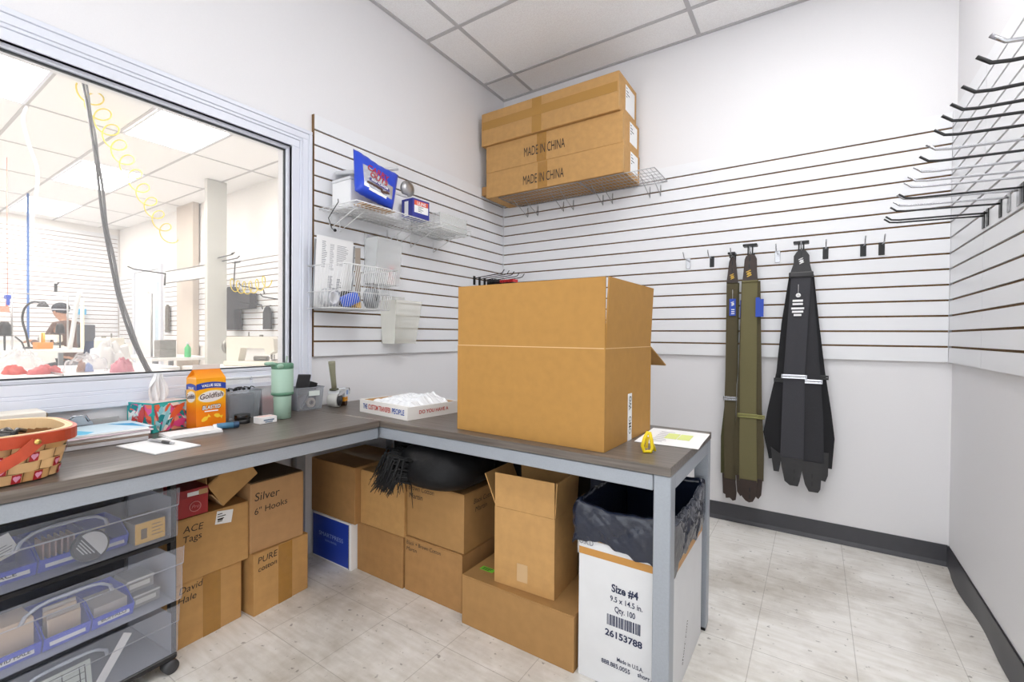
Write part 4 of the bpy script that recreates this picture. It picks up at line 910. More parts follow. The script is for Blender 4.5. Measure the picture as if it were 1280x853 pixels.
# --- single card with a pen, notepads
SM = Matrix.Translation((0.36, -2.46, D)) @ Matrix.Rotation(R(8), 4, 'Z')
t = thing('card', 'single white card lying on the desk under a pen', 'card', (0.36, -2.46, D)); MB().box(-0.11, 0.11, -0.065, 0.065, 0, 0.003, None, 0, SM).build('card_sheet', M_WHITE, t)
MB().box(-0.112, 0.112, -0.067, 0.067, -0.0004, 0.0008, None, 0, SM).build('card_backing', mat('grey board', '9ea0a4', 0.6), t)
PMx = Matrix.Translation((0.33, -2.445, D + 0.009)) @ Matrix.Rotation(R(12), 4, 'Z')
t = thing('pen', 'silver and grey pen lying on the single white card', 'pen', (0.33, -2.445, D + 0.004)); MB().lathe([(0.0004, -0.07), (0.0022, -0.062), (0.0045, -0.05), (0.0048, 0.0)], (0, 0, 0), 12, None, PMx, 0).lathe([(0.0048, 0.0), (0.0048, 0.055), (0.003, 0.06), (0.003, 0.068)], (0, 0, 0), 12, None, PMx, 0).build('barrel', mat('silver plastic', 'c3c4c8', 0.3, 0.4), t)
MB().lathe([(0.0052, 0.012), (0.0054, 0.016), (0.0054, 0.048), (0.0052, 0.052)], (0, 0, 0), 12, None, PMx, 0).build('grip', M_DGREY, t)
NM = Matrix.Translation((0.247, -2.322, D)) @ Matrix.Rotation(R(-2), 4, 'Z')
t = thing('notepad', 'two thin white notepads stacked in front of the tissue box', 'notepad', (0.247, -2.322, D)); MB().box(-0.045, 0.045, -0.085, 0.085, 0, 0.006, None, 0.0006, NM).build('pad', M_WHITE, t); MB().box(-0.05, 0.043, -0.083, 0.083, 0.0064, 0.012, None, 0.0006, NM).build('pad', mat('bright white paper', 'fafafa', 0.6), t)
# --- tissue box
TF = Vector((0.125, -2.398, D)); tth = 17
t = thing('tissue_box', 'floral teal and coral tissue box with a tissue sticking up', 'tissue box', TF, tth, None, True)   # local: front corner at 0, -x to the wall, +y to the right
a_, c_ = 0.128, 0.142; hT = 0.108
M_FLOR = floral_mat('floral print', ['38b3ae', 'f0765a', 'bfe4ea', 'e85f9c', 'f4ece4', '1c8f96', 'f6a48a', '9fd3df'], 34)
MB().box(-a_, 0, 0, c_, 0, hT, M_FLOR, 0.0015).build('box_body', None, t)
M_TEAL = mat('teal card', '2aa7a4', 0.45)
b = MB(); e = 0.0006
for (x0, x1, y0, y1) in ((-0.005, e, -e, 0.005), (-0.005, e, c_ - 0.005, c_ + e), (-a_ - e, -a_ + 0.005, -e, 0.005)): b.box(x0, x1, y0, y1, 0.0, hT + e)
b.box(-a_, 0.0, -e, 0.004, hT - 0.005, hT + e).box(-0.004, e, 0.0, c_, hT - 0.005, hT + e).box(-a_, 0.0, c_ - 0.004, c_ + e, hT - 0.005, hT + e).box(-a_ - e, -a_ + 0.004, 0, c_, hT - 0.005, hT + e)
b.build('teal_edge', None, t) if False else b.build('teal_edge', M_TEAL, t)
MB().box(-a_ + 0.004, -0.004, 0.004, c_ - 0.004, hT, hT + 0.0006).build('box_top', mat('pinkish floral top', 'ecd9d4', 0.5, noise=0.12, nscale=25), t)
# leaves on the two printed sides
def leaf(b, face, u, v, ln, w, rot, m, k):
    pts = []
    for i in range(9): s_ = i / 8; pts.append((s_ * ln - ln / 2, w * math.sin(math.pi * s_) ** 0.8))
    for i in range(7, 0, -1): s_ = i / 8; pts.append((s_ * ln - ln / 2, -w * math.sin(math.pi * s_) ** 0.8))
    r_ = R(rot); vs = []
    for p in pts:
        uu = u + p[0] * math.cos(r_) - p[1] * math.sin(r_); vv = v + p[0] * math.sin(r_) + p[1] * math.cos(r_)
        uu = min(max(uu, 0.006), (c_ if face else a_) - 0.006); vv = min(max(vv, 0.003), hT - 0.006); o_ = 0.0008 + 0.00012 * k
        vs.append((o_, uu, vv) if face else (-a_ + uu, -o_, vv))
    b.add(vs, [list(range(len(vs)))], m)
b = MB(); cols = [mat('coral leaf', 'ec6a45', 0.5), mat('teal leaf', '178a90', 0.5), mat('pink leaf', 'e9559a', 0.5), mat('pale leaf', 'eef3f2', 0.5), mat('sky leaf', '8fd0dc', 0.5), mat('deep coral leaf', 'cf4b4a', 0.5)]
q = random.Random(21)
for k in range(46):
    f_ = k % 2; leaf(b, f_, q.uniform(0.01, (c_ if f_ else a_) - 0.01), q.uniform(0.008, 0.095), q.uniform(0.03, 0.055), q.uniform(0.004, 0.009), q.uniform(0, 180), cols[q.randrange(6)], k % 14)
leaf(b, 1, 0.088, 0.072, 0.08, 0.013, 42, cols[0], 16); leaf(b, 1, 0.046, 0.05, 0.10, 0.008, 70, cols[4], 15); leaf(b, 1, 0.10, 0.025, 0.05, 0.014, 20, cols[2], 15); leaf(b, 0, 0.075, 0.06, 0.075, 0.014, 75, cols[5], 16)
b.build('leaf_print', None, t)
def tis(u, v):
    w = 0.036 * (0.75 + 0.5 * math.sin(math.pi * min(1, v * 1.15)) - 0.35 * v); f = 0.012 * math.sin(u * 15 + 2.5 * v) * (1 - 0.4 * v) + 0.006 * math.sin(u * 31 + v * 7)
    top = 0.108 * (1 - 0.22 * (2 * u - 1) ** 2 + 0.05 * math.sin(9 * u)); return (-a_ / 2 + f + 0.01 * v, c_ / 2 - 0.012 + (u - 0.5) * 2 * w, hT + 0.0006 + v * top)
o = MB().grid(tis, 28, 14).build('tissue', mat('thin tissue paper', 'f7f7f8', 0.9), t)
# --- snack carton (gable top)
t = thing('snack_carton', 'orange and yellow gable topped snack carton on the desk', 'carton', (0.181, -2.281, D), 1, None, True)   # local: front face x=0 (normal +x), y to the right 0..c, -x back
gw, gd, gh = 0.104, 0.080, 0.192
M_ORG = bpy.data.materials.new('orange to yellow carton print'); M_ORG.use_nodes = True
nt = M_ORG.node_tree; tc = nt.nodes.new('ShaderNodeTexCoord'); sp = nt.nodes.new('ShaderNodeSeparateXYZ'); rp = nt.nodes.new('ShaderNodeValToRGB'); mr = nt.nodes.new('ShaderNodeMapRange')
mr.inputs['From Max'].default_value = 0.23; nt.links.new(tc.outputs['Object'], sp.inputs[0]); nt.links.new(sp.outputs[2], mr.inputs['Value']); nt.links.new(mr.outputs[0], rp.inputs[0])
el = rp.color_ramp.elements; el[0].position = 0.30; el[0].color = lin('f0820f'); el[1].position = 0.52; el[1].color = lin('f7b21a'); k_ = el.new(0.78); k_.color = lin('f5a81c'); k_ = el.new(0.95); k_.color = lin('ee8a14')
nt.links.new(rp.outputs[0], nt.nodes['Principled BSDF'].inputs['Base Color']); nt.nodes['Principled BSDF'].inputs['Roughness'].default_value = 0.3
b = MB(); rg = 0.226
vs = [(-gd, 0, 0), (0, 0, 0), (0, gw, 0), (-gd, gw, 0), (-gd, 0, gh), (0, 0, gh), (0, gw, gh), (-gd, gw, gh), (-gd / 2, 0.004, rg), (-gd / 2, gw - 0.004, rg)]
b.add(vs, [(0, 3, 2, 1), (0, 1, 5, 4), (1, 2, 6, 5), (2, 3, 7, 6), (3, 0, 4, 7), (5, 6, 9, 8), (7, 4, 8, 9)])
b.add([(-gd, 0, gh), (0, 0, gh), (-gd / 2, 0.004, rg), (-gd / 2, 0.022, rg - 0.012)], [(0, 3, 2), (1, 2, 3), (0, 1, 3)]); b.add([(-gd, gw, gh), (0, gw, gh), (-gd / 2, gw - 0.004, rg), (-gd / 2, gw - 0.022, rg - 0.012)], [(0, 2, 3), (1, 3, 2), (0, 3, 1)])
b.build('carton_body', M_ORG, t)
MB().box(-gd / 2 - 0.003, -gd / 2 + 0.003, 0.003, gw - 0.003, rg - 0.001, rg + 0.017, None, 0.0006).build('top_seal', mat('pale printed seal', 'd9d3cf', 0.4), t)
# blue arched band, on front and left side
def arch(face, z0, h, sag):
    def fn(u, v):
        w = gw if face else gd; zz = z0 + h * v + sag * (1 - (2 * u - 1) ** 2)
        return (0.0008, u * w, zz) if face else (-gd + u * w, -0.0008, zz)
    return fn
b = MB(); b.grid(arch(1, 0.148, 0.023, 0.007), 12, 1); b.grid(arch(0, 0.146, 0.020, 0.006), 12, 1); o = b.build('blue_band', mat('dark blue band', '22409f', 0.4), t)
text('lettering', 'VALUE SIZE', (0.0013, gw / 2, 0.157), (0, 1, 0), (0, 0, 1), 0.014, M_WHITE, t, 0.068, bold=0.03, fn=lambda x, y: (x, y + 0.006 * (1 - (x / 0.05) ** 2) - 0.002))
text('lettering', 'VALUE', (-gd / 2, -0.0013, 0.152), (1, 0, 0), (0, 0, 1), 0.011, M_WHITE, t, 0.045, bold=0.03)
def oval(face, cy, cz, ry, rz, off):
    vs = []
    for i in range(36):
        a = 2 * math.pi * i / 36; u, v = cy + ry * math.cos(a), cz + rz * math.sin(a) + 0.10 * ry * math.cos(a)
        vs.append((off, u, v) if face else (-gd + u, -off, v))
    return vs
b = MB(); b.add(oval(1, gw / 2, 0.123, 0.048, 0.0235, 0.0010), [list(range(36))], mat('gold oval rim', 'f6d25a', 0.4)); b.add(oval(1, gw / 2, 0.123, 0.0455, 0.021, 0.0014), [list(range(36))], mat('pale oval print', 'e9e2df', 0.4))
b.add(oval(0, gd / 2, 0.122, 0.037, 0.0235, 0.0010), [list(range(36))], mat('gold oval rim', 'f6d25a')); b.add(oval(0, gd / 2, 0.122, 0.035, 0.021, 0.0014), [list(range(36))], mat('pale oval print', 'e9e2df')); b.build('logo_oval', None, t)
text('lettering', 'Goldfish', (0.0020, gw / 2, 0.1165), (0, 1, 0.10), (0, -0.10, 1), 0.028, mat('dark brown print', '4a2c22'), t, 0.082, shear=0.2, bold=0.012)
text('lettering', 'Goldfish', (-gd / 2, -0.0020, 0.115), (1, 0, 0.1), (-0.1, 0, 1), 0.026, mat('dark brown print', '4a2c22'), t, 0.062, shear=0.2, bold=0.012)
text('lettering', 'BLASTED', (0.0014, gw / 2, 0.074), (0, 1, 0.04), (0, -0.04, 1), 0.022, mat('dark brown print', '4a2c22'), t, 0.067, shear=0.15, bold=0.05)
text('lettering', 'BLASTED', (0.0018, gw / 2, 0.0745), (0, 1, 0.04), (0, -0.04, 1), 0.020, M_WHITE, t, 0.064, shear=0.15, bold=0.015)
MB().box(0.0004, 0.0012, 0.028, 0.076, 0.064, 0.068).build('flavour_strip', M_WHITE, t)
b = MB()
for cy, cz, r_, an in ((0.030, 0.038, 0.013, 35), (0.074, 0.045, 0.012, -20)):
    n = 20; vs = []
    for i in range(n):
        a = 2 * math.pi * i / n; x, y = 1.15 * math.cos(a), 0.62 * math.sin(a) * (1 if math.cos(a) < 0.5 else 0.55)
        if math.cos(a) > 0.93: x, y = 1.5, math.copysign(0.6, math.sin(a) + 0.01)
        x, y = x * math.cos(R(an)) - y * math.sin(R(an)), x * math.sin(R(an)) + y * math.cos(R(an)); vs.append((0.0012, cy + x * r_, cz + y * r_))
    b.add(vs, [list(range(n))])
b.build('cracker_print', mat('bright yellow print', 'fbcf3d', 0.4), t)
# --- blue tube, black jar, small white box
t = thing('lighter', 'blue cylindrical tube with a white cap lying in front of the snack carton', 'tube', (0.248, -2.203, D))
LM = Matrix.Translation((0.248, -2.205, D + 0.0125)) @ Matrix.Rotation(R(76), 4, 'Z')
MB().lathe([(0.0115, -0.032), (0.012, -0.030), (0.012, 0.022)], (0, 0, 0), 22, None, LM, 0).build('tube_body', mat('blue grey enamel', '4f84a6', 0.3), t)
MB().lathe([(0.0123, 0.0222), (0.0124, 0.024), (0.0124, 0.038), (0.0105, 0.041)], (0, 0, 0), 22, None, LM, 0).build('end_cap', mat('dark blue plastic', '2c4c6c', 0.35), t)
MB().lathe([(0.0085, -0.044), (0.010, -0.042), (0.010, -0.0325)], (0, 0, 0), 22, None, LM, 0).build('white_cap', M_WHITE, t)
t = thing('jar', 'small black lidded jar on the desk in front of the grey filled bin', 'jar', (0.175, -2.112, D))
MB().lathe([(0.026, 0), (0.028, 0.002), (0.028, 0.017)], (0.175, -2.112, D), 26).build('jar_body', M_BLACK, t)
MB().lathe([(0.0288, 0.0172), (0.030, 0.019), (0.030, 0.033), (0.028, 0.036), (0.0001, 0.0362)], (0.175, -2.112, D), 26).build('lid', mat('glossy black lid', '101012', 0.15), t)
t = thing('small_box', 'tiny white printed box on the desk left of the green tumbler', 'box', (0.262, -2.05, D), 94, None, True)
MB().box(-0.035, 0.035, 0, 0.05, 0, 0.026, None, 0.001).build('box_body', M_WHITE, t); MB().box(-0.022, 0.022, -0.0006, 0, 0.011, 0.016).box(-0.016, 0.016, -0.0006, 0, 0.004, 0.008).build('label_print', mat('blue grey print', '5a7690', 0.6), t)
MB().box(-0.030, 0.030, 0.004, 0.046, 0.026, 0.0263).build('box_top', mat('pinkish print', 'e7c9c3', 0.5), t)
# --- clear bins along the wall
def clear_bin(label, loc, rot, w, d, h, m, fl=0.008):
    t = thing('clear_bin', label, 'bin', loc, rot, None, True); th = 0.002
    def P(a, c, inn): # outline ring at height c
        f = fl * c - inn; return [(-f, -f), (w + f, -f), (w + f, d + f), (-f, d + f)]
    vs = []; fs = []
    for z, inn in ((0, 0), (h, 0), (h, th), (th, th)):
        vs += [(x, y, z) for x, y in P(0, z / h, inn)]
    for r_ in range(3):
        for k in range(4): l = (k + 1) % 4; fs.append((r_ * 4 + k, r_ * 4 + l, r_ * 4 + 4 + l, r_ * 4 + 4 + k))
    fs += [(3, 2, 1, 0), (12, 13, 14, 15)]
    MB().add(vs, fs).build('bin_body', m, t)
    f = fl; e = 0.004
    b = MB(); b.tube([(-f, -f, h), (w + f, -f, h), (w + f, d + f, h), (-f, d + f, h)], 0.0028, 6, None, None, True); b.build('rim', m, t)
    return t
M_BIN = clear_mat('hazy bin plastic', 'd9dee6', 0.26, 0.2); M_BINW = clear_mat('milky bin plastic', 'f1f2f4', 0.3, 0.3)
clear_bin('clear plastic bin filled with dark grey goods and black clips', (0.098, -2.128, D), 91, 0.122, 0.084, 0.122, M_BIN)
b = MB(); b.box(0.020, 0.090, -2.118, -2.016, D + 0.004, D + 0.100, None, 0.012, None, 3)
for k in range(4): b.ball((0.05, -2.11 + 0.03 * k, D + 0.098), 0.018, None, 10, 6, None, (1.2, 0.9, 0.5))
tag(b.build('grey_goods', mat('dark blue grey fabric', '323b47', 0.6, noise=0.2, nscale=30), None, (0.055, -2.07, D + 0.004)), 'dark grey bagged goods inside the clear bin beside the snack carton', 'goods', kind='stuff')
q = random.Random(8)
for k in range(7):
    y = -2.125 + 0.018 * k; x = 0.06 + q.uniform(-0.02, 0.02); z = D + 0.122; a = q.uniform(-0.5, 0.5)
    b = MB().tube([(x, y - 0.012, z), (x, y - 0.004 + a * 0.01, z + 0.012), (x + 0.004, y + 0.004, z + 0.004 + q.uniform(0, 0.018)), (x, y + 0.014, z + 0.006)], 0.0024, 6).box(x - 0.004, x + 0.004, y - 0.014, y - 0.006, z - 0.002, z + 0.008)
    tag(b.build('black_clip', M_BLACK, None, (x, y, z)), '%s black wire clip from the left on top of the grey filled bin' % ORD[k], 'clip', 'black clips on the clear bin')
clear_bin('clear plastic bin of red goods left of the green tumbler', (0.090, -1.985, D), 90, 0.125, 0.076, 0.122, M_BINW)
tag(MB().box(0.020, 0.082, -1.978, -1.868, D + 0.004, D + 0.078, None, 0.012, None, 3).build('red_goods', mat('red goods', 'cf2f3d', 0.5, noise=0.15, nscale=25), None, (0.05, -1.92, D + 0.004)), 'red bagged goods inside the milky bin left of the tumbler', 'goods', kind='stuff')
clear_bin('clear plastic bin with a pale tape roll seen inside, right of the tumbler', (0.098, -1.825, D), 89, 0.122, 0.082, 0.108, M_BIN)
tag(MB().box(0.022, 0.075, -1.815, -1.715, D + 0.004, D + 0.070, None, 0.006, None, 2).build('purple_goods', mat('dusky purple goods', '4d3c46', 0.6, noise=0.25, nscale=30), None, (0.05, -1.76, D + 0.004)), 'dusky purple goods at the back of the bin right of the tumbler', 'goods', kind='stuff')
roll('tape_roll', 'small pale tape roll inside the bin right of the tumbler', (0.086, -1.752, D + 0.034), 0.024, 0.011, 0.012, mat('pale peach tape', 'e5cdb8', 0.5), mat('brown core', '6b5148', 0.6), 0)
b = MB().box(-0.006, 0.006, -0.003, 0.003, 0, 0.075, None, 0.001, Matrix.Translation((0.088, -1.805, D + 0.008)) @ Matrix.Rotation(R(-32), 4, 'X')); tag(b.build('silver_pin', M_ZINC, None, (0.088, -1.805, D + 0.006)), 'thin silver pin slanting inside the bin right of the tumbler', 'pin')
t_ = [o for o in bpy.data.objects if o.name.startswith('clear_bin')][-1]
MB().box(0.05, 0.105, -0.0105, -0.0085, 0.068, 0.092).build('label_card', mat('greenish white card', 'dfe6e2', 0.6), t_)
MB().box(0.022, 0.034, -1.795, -1.735, D + 0.095, D + 0.175, None, 0.003, Matrix.Translation((0, 0, 0)))
b = MB().box(-0.032, 0.032, -0.005, 0.005, 0, 0.105, None, 0.003, Matrix.Translation((0.060, -1.790, D + 0.07)) @ Matrix.Rotation(R(90), 4, 'Z') @ Matrix.Rotation(R(4), 4, 'Y') @ Matrix.Rotation(R(14), 4, 'X'), 2)
tag(b.build('black_case', M_DGREY, None, (0.06, -1.79, D + 0.07)), 'tall dark grey flat case standing in the bin right of the tumbler', 'case')
b = MB().box(-0.022, 0.022, -0.012, 0.012, 0, 0.062, None, 0.004, Matrix.Translation((0.052, -1.738, D + 0.07)) @ Matrix.Rotation(R(90), 4, 'Z') @ Matrix.Rotation(R(18), 4, 'Y'), 2)
tag(b.build('black_case', M_BLACK, None, (0.052, -1.738, D + 0.07)), 'short black case leaning beside the tall dark case', 'case')
b = MB(); th = 0.003
b.box(0.004, 0.052, -2.25, -2.13, D, D + th).box(0.004, 0.004 + th, -2.25, -2.13, D + th, D + 0.135).box(0.049, 0.052, -2.25, -2.13, D + th, D + 0.135).box(0.007, 0.049, -2.25, -2.247, D + th, D + 0.135).box(0.007, 0.049, -2.133, -2.13, D + th, D + 0.135)
tag(b.build('milky_bin', M_BINW, None, (0.03, -2.2, D)), 'milky white bin against the window behind the snack carton', 'bin')
b = MB().box(0.012, 0.044, -2.242, -2.20, D + 0.06, D + 0.118, None, 0.006, Matrix.Identity(4), 2); tag(b.build('red_case', mat('brick red plastic', 'c2553c', 0.45), None, (0.03, -2.22, D + 0.06)), 'brick red plastic piece in the milky bin behind the tissue box', 'case')
for k, (y0, y1, lab) in enumerate(((-2.125, -1.995, 'white plastic bin against the wall behind the grey filled bin'), (-1.985, -1.85, 'white plastic bin against the wall behind the red filled bin'))):
    b = MB(); x0, x1, z1 = -0.010, 0.002, D + 0.165; b.box(x0, x1, y0, y1, D + 0.0, z1, None, 0.002).box(x0, x1 + 0.003, y0 - 0.003, y1 + 0.003, z1, z1 + 0.008, None, 0.001)
    tag(b.build('white_bin', mat('white plastic', 'eceef2', 0.4), None, (0, y0, D)), lab, 'bin')
# --- tumbler
t = thing('tumbler', 'pale green tumbler with a darker green lid and straw', 'tumbler', (0.20, -1.958, D), 0, None, True)
M_SAGE = mat('sage green enamel', 'a9c8b6', 0.4); M_DSAGE = mat('dark sage silicone', '5f8c73', 0.45)
MB().lathe([(0.030, 0), (0.0335, 0.002), (0.036, 0.096), (0.0362, 0.0985)], n=32).build('lower_cup', M_SAGE, t)
MB().lathe([(0.0365, 0.099), (0.0445, 0.104), (0.0445, 0.112), (0.0430, 0.1135)], n=32).build('grip_ring', M_DSAGE, t)
MB().lathe([(0.0430, 0.1138), (0.0432, 0.116), (0.0432, 0.213), (0.0425, 0.2145)], n=32).build('upper_cup', M_SAGE, t)
MB().lathe([(0.0425, 0.2148), (0.0438, 0.217), (0.0438, 0.233), (0.041, 0.238), (0.0001, 0.2385)], n=32).build('lid', M_DSAGE, t)
b = MB().tube([(0.012, -0.030, 0.232), (0.010, -0.050, 0.240), (0.006, -0.066, 0.238), (-0.012, -0.066, 0.238), (-0.018, -0.048, 0.238), (-0.018, -0.030, 0.232)], 0.0075, 8); b.ball((0.034, -0.028, 0.228), 0.012, None, 10, 7, None, (0.8, 1.3, 0.9)); b.build('carry_loop', mat('sage silicone loop', '8fb29d', 0.45), t)
b = MB().tube([(-0.005, 0.018, 0.236), (-0.003, 0.022, 0.268)], 0.0042, 10); b.build('straw', clear_mat('pale green straw', 'c5d8cd', 0.6, 0.2), t)
text('lettering', 'ELLO', (0.0352, 0.010, 0.022), (-0.28, 1, 0), (0, 0, 1), 0.008, mat('faint green print', '7f9c8c', 0.5), t, 0.015)
# --- tape gun on the desk
t = thing('tape_gun', 'handheld packing tape dispenser standing on the desk by the wall', 'tape dispenser', (0.11, -1.62, D), 28, None, True)
M_TG = mat('olive grey plastic', '8f8d76', 0.4); M_TGW = mat('off white steel plate', 'd4d6d8', 0.3, 0.3)
# local frame: wheel axis along x (towards the room), dispenser runs along +y
b = MB().lathe([(0.020, -0.024), (0.034, -0.024), (0.036, -0.022), (0.036, 0.022), (0.034, 0.024), (0.020, 0.024)], (0.0, -0.030, 0.038), 32, ax=0); b.build('tape_winding', mat('pale grey tape', 'c6c6c2', 0.3), t)
b = MB().lathe([(0.004, 0.0245), (0.019, 0.0245), (0.030, 0.0255), (0.030, 0.027), (0.012, 0.027), (0.011, 0.033), (0.004, 0.033)], (0.0, -0.030, 0.038), 28, ax=0); b.build('hub', M_DGREY, t)
b = MB().prism([(-0.046, 0.070), (-0.040, 0.086), (0.0, 0.090), (0.030, 0.085), (0.034, 0.078), (0.004, 0.078), (-0.03, 0.076)], 0, -0.028, 0.028); b.prism([(-0.05, 0.06), (-0.03, 0.074), (0.02, 0.08), (0.02, 0.07), (-0.02, 0.06)], 0, 0.0281, 0.0305); b.build('frame_plate', M_TGW, t)
b = MB().tube([(0, -0.034, 0.088), (0, -0.042, 0.13), (0, -0.052, 0.176), (0, -0.060, 0.222), (0, -0.061, 0.232)], [0.012, 0.0125, 0.014, 0.0165, 0.0165], 14); o = b.build('handle', M_TG, t)
MB().box(-0.017, 0.017, -0.055, -0.018, 0.0855, 0.096, None, 0.003).build('handle_collar', mat('dark olive plastic', '55553f', 0.5), o)
b = MB().prism([(0.024, 0.045), (0.020, 0.078), (0.030, 0.092), (0.062, 0.088), (0.072, 0.070), (0.070, 0.052), (0.05, 0.046)], 0, -0.029, 0.029); b.build('guard', mat('white guard plate', 'dfe2e6', 0.3), t)
b = MB().box(0.0292, 0.0298, 0.036, 0.056, 0.056, 0.078); b.build('guard_label', mat('pale blue sticker', '8fa9d8', 0.5), t)
MB().box(-0.027, 0.027, 0.024, 0.058, 0.022, 0.0448, None, 0.002).build('warning_plate', mat('orange plate', 'e89a1e', 0.45), t)
b = MB()
for y in (0.031, 0.046): b.add([(0.0275, y - 0.005, 0.038), (0.0275, y + 0.005, 0.038), (0.0275, y, 0.030)], [(0, 1, 2)])
b.build('warning_print', M_BLACK, t)
b = MB().box(-0.026, 0.026, 0.026, 0.056, 0.006, 0.0218, None, 0.001)
for k in range(5): b.prism([(0.028 + 0.005 * k, 0.006), (0.033 + 0.005 * k, 0.006), (0.0305 + 0.005 * k, 0.0)], 0, -0.026, 0.026)
b.build('serrated_blade', mat('dark brown steel', '4a3426', 0.4, 0.3), t)
b = MB().prism([(0.06, 0.05), (0.075, 0.055), (0.078, 0.078), (0.072, 0.088), (0.066, 0.085)], 0, -0.0285, 0.0285); b.build('roller', M_DGREY, t)
# --- white tray box with plastic bags
t = thing('tray_box', 'white shallow box lettered along its front, full of clear plastic bags', 'box', (0.322, -1.650, D), 0, None, True)
TM_ = Matrix.Rotation(R(-6), 4, 'Z'); tw_, td, th_ = 0.362, 0.315, 0.060
M_TBOX = mat('white corrugated board', 'e9e6e2', 0.6)
b = MB(); b.box(0, tw_, 0, 0.004, 0, th_, None, 0, TM_).box(0, tw_, td - 0.004, td, 0, th_ - 0.008, None, 0, TM_).box(0, 0.004, 0.004, td - 0.004, 0, th_, None, 0, TM_).box(tw_ - 0.004, tw_, 0.004, td - 0.004, 0, th_ - 0.004, None, 0, TM_).box(0.004, tw_ - 0.004, 0.004, td - 0.004, 0, 0.004, None, 0, TM_)
b.build('box_body', M_TBOX, t)
MB().box(0.005, 0.0065, 0.01, td - 0.01, 0.006, th_ - 0.004, None, 0, TM_).box(0.01, tw_ - 0.01, td - 0.0065, td - 0.005, 0.006, th_ - 0.012, None, 0, TM_).build('inner_lining', M_CARD, t)
rv, uv = TM_ @ Vector((1, 0, 0)), Vector((0, 0, 1)); nv = TM_ @ Vector((0, -1, 0))
def tt(s, x, w, m): return text('lettering', s, TM_ @ Vector((x, -0.0008, 0.020)), rv, uv, 0.032, m, t, w, 'LEFT', bold=0.02)
tt('THE', 0.030, 0.034, mat('blue lettering', '2a4fa0', 0.5)); tt('CUSTOM TRANSFER', 0.072, 0.172, mat('brick red lettering', 'c2453a', 0.5)); tt('PEOPLE', 0.252, 0.088, mat('blue lettering', '2a4fa0'))
text('lettering', 'DO YOU HAVE A', TM_ @ Vector((tw_ + 0.0008, 0.06, 0.022)), TM_ @ Vector((0, 1, 0)), uv, 0.022, mat('brick red lettering', 'c2453a'), t, 0.17, 'LEFT', bold=0.02)
b = MB().lathe([(0.0165, -0.001), (0.0165, 0.001)], (0, 0, 0), 20, ax=0); 
MB().lathe([(0.0, -0.0015), (0.016, -0.0015), (0.016, 0.0)], (0, 0.03, 0.028), 18, None, TM_, 0).build('side_flap', M_TBOX, t)
def bagf(u, v):
    x, y = 0.010 + u * (tw_ - 0.02), 0.010 + v * (td - 0.02); e = min(1, 6 * u, 6 * (1 - u), 6 * v, 6 * (1 - v))
    z = 0.030 + 0.030 * e + (0.022 * math.exp(-((u - 0.62) / 0.3) ** 2 - ((v - 0.55) / 0.35) ** 2) + 0.010 * wob(u * 8 + 3 * v, 1.7, 1) * (0.5 + v) + 0.006 * wob(v * 13 - 4 * u, 2.1, 4) + 0.004 * abs(math.sin(23 * u + 9 * v))) * e
    p = TM_ @ Vector((x, y, z)); return (p.x, p.y, p.z)
o = MB().grid(bagf, 44, 40, None, False).build('plastic_bags', mat('white film plastic', 'eef0f3', 0.18, spec=0.7), None, None); o.location = (0.322, -1.650, D); o.rotation_euler = (0, 0, 0)
tag(o, 'heap of clear white plastic bags lying in the lettered tray box', 'plastic bags', kind='stuff')
# black ring peeking out between tray and big carton
b = MB().lathe([(0.010, -0.004), (0.020, -0.004), (0.020, 0.004), (0.010, 0.004), (0.010, -0.004)], (0, 0, 0), 20, ax=1)
o = b.build('black_ring', M_BLACK, None); o.location = (0.705, -1.36, D + 0.0205); o.rotation_euler = (0, 0, R(30)); tag(o, 'small black ring standing between the tray box and the big carton', 'ring')
# --- paper with the yellow table, yellow cutter
t = thing('document', 'white printed sheet with a yellow table hanging over the desk corner', 'paper', (1.69, -1.33, D))
DM = Matrix.Translation((1.694, -1.352, D)) @ Matrix.Rotation(R(3), 4, 'Z')
MB().grid(lambda u, v: DM @ Vector((-0.105 + 0.21 * u, -0.14 + 0.28 * v, 0.0012 + 0.006 * max(0, u - 0.75) * math.sin(v * 5))), 12, 8).build('sheet', M_WHITE, t)
b = MB(); [b.box(-0.028 + 0.045 * k, 0.014 + 0.045 * k, -0.032, 0.062, 0.0018, 0.0022, None, 0, DM) for k in range(2)]; b.build('yellow_table', mat('pale yellow green print', 'dbe58a', 0.6), t)
b = MB(); q = random.Random(6)
for k in range(9): b.box(-0.06, -0.06 + q.uniform(0.03, 0.055), 0.08 - 0.022 * k, 0.083 - 0.022 * k, 0.0018, 0.0021, None, 0, DM)
b.build('print', mat('grey print', '8a8a90'), t)
t = thing('box_cutter', 'yellow plastic safety cutter standing on the desk beside the big carton', 'box cutter', (1.682, -1.622, D), 30, None, True)
M_YEL = mat('yellow plastic', 'f2d51c', 0.35)
b = MB(); b.tube([(-0.010, 0, 0.004), (-0.016, 0, 0.022), (-0.010, 0, 0.045), (0.0, 0, 0.066), (0.006, 0, 0.064), (0.012, 0, 0.040), (0.015, 0, 0.016), (0.010, 0, 0.004), (0.0, 0, 0.0045)], 0.0056, 8, None, None, True); b.build('loop_body', M_YEL, t)
b = MB().tube([(0.010, 0.002, 0.036), (0.020, 0.006, 0.022), (0.026, 0.010, 0.0045)], 0.004, 8); b.build('thumb_wing', M_YEL, t)
MB().box(-0.011, -0.002, -0.003, 0.003, 0.014, 0.050, None, 0.001, Matrix.Rotation(R(8), 4, 'Y')).build('blade_guard', mat('dark yellow plastic', 'd0ae14', 0.4), t)

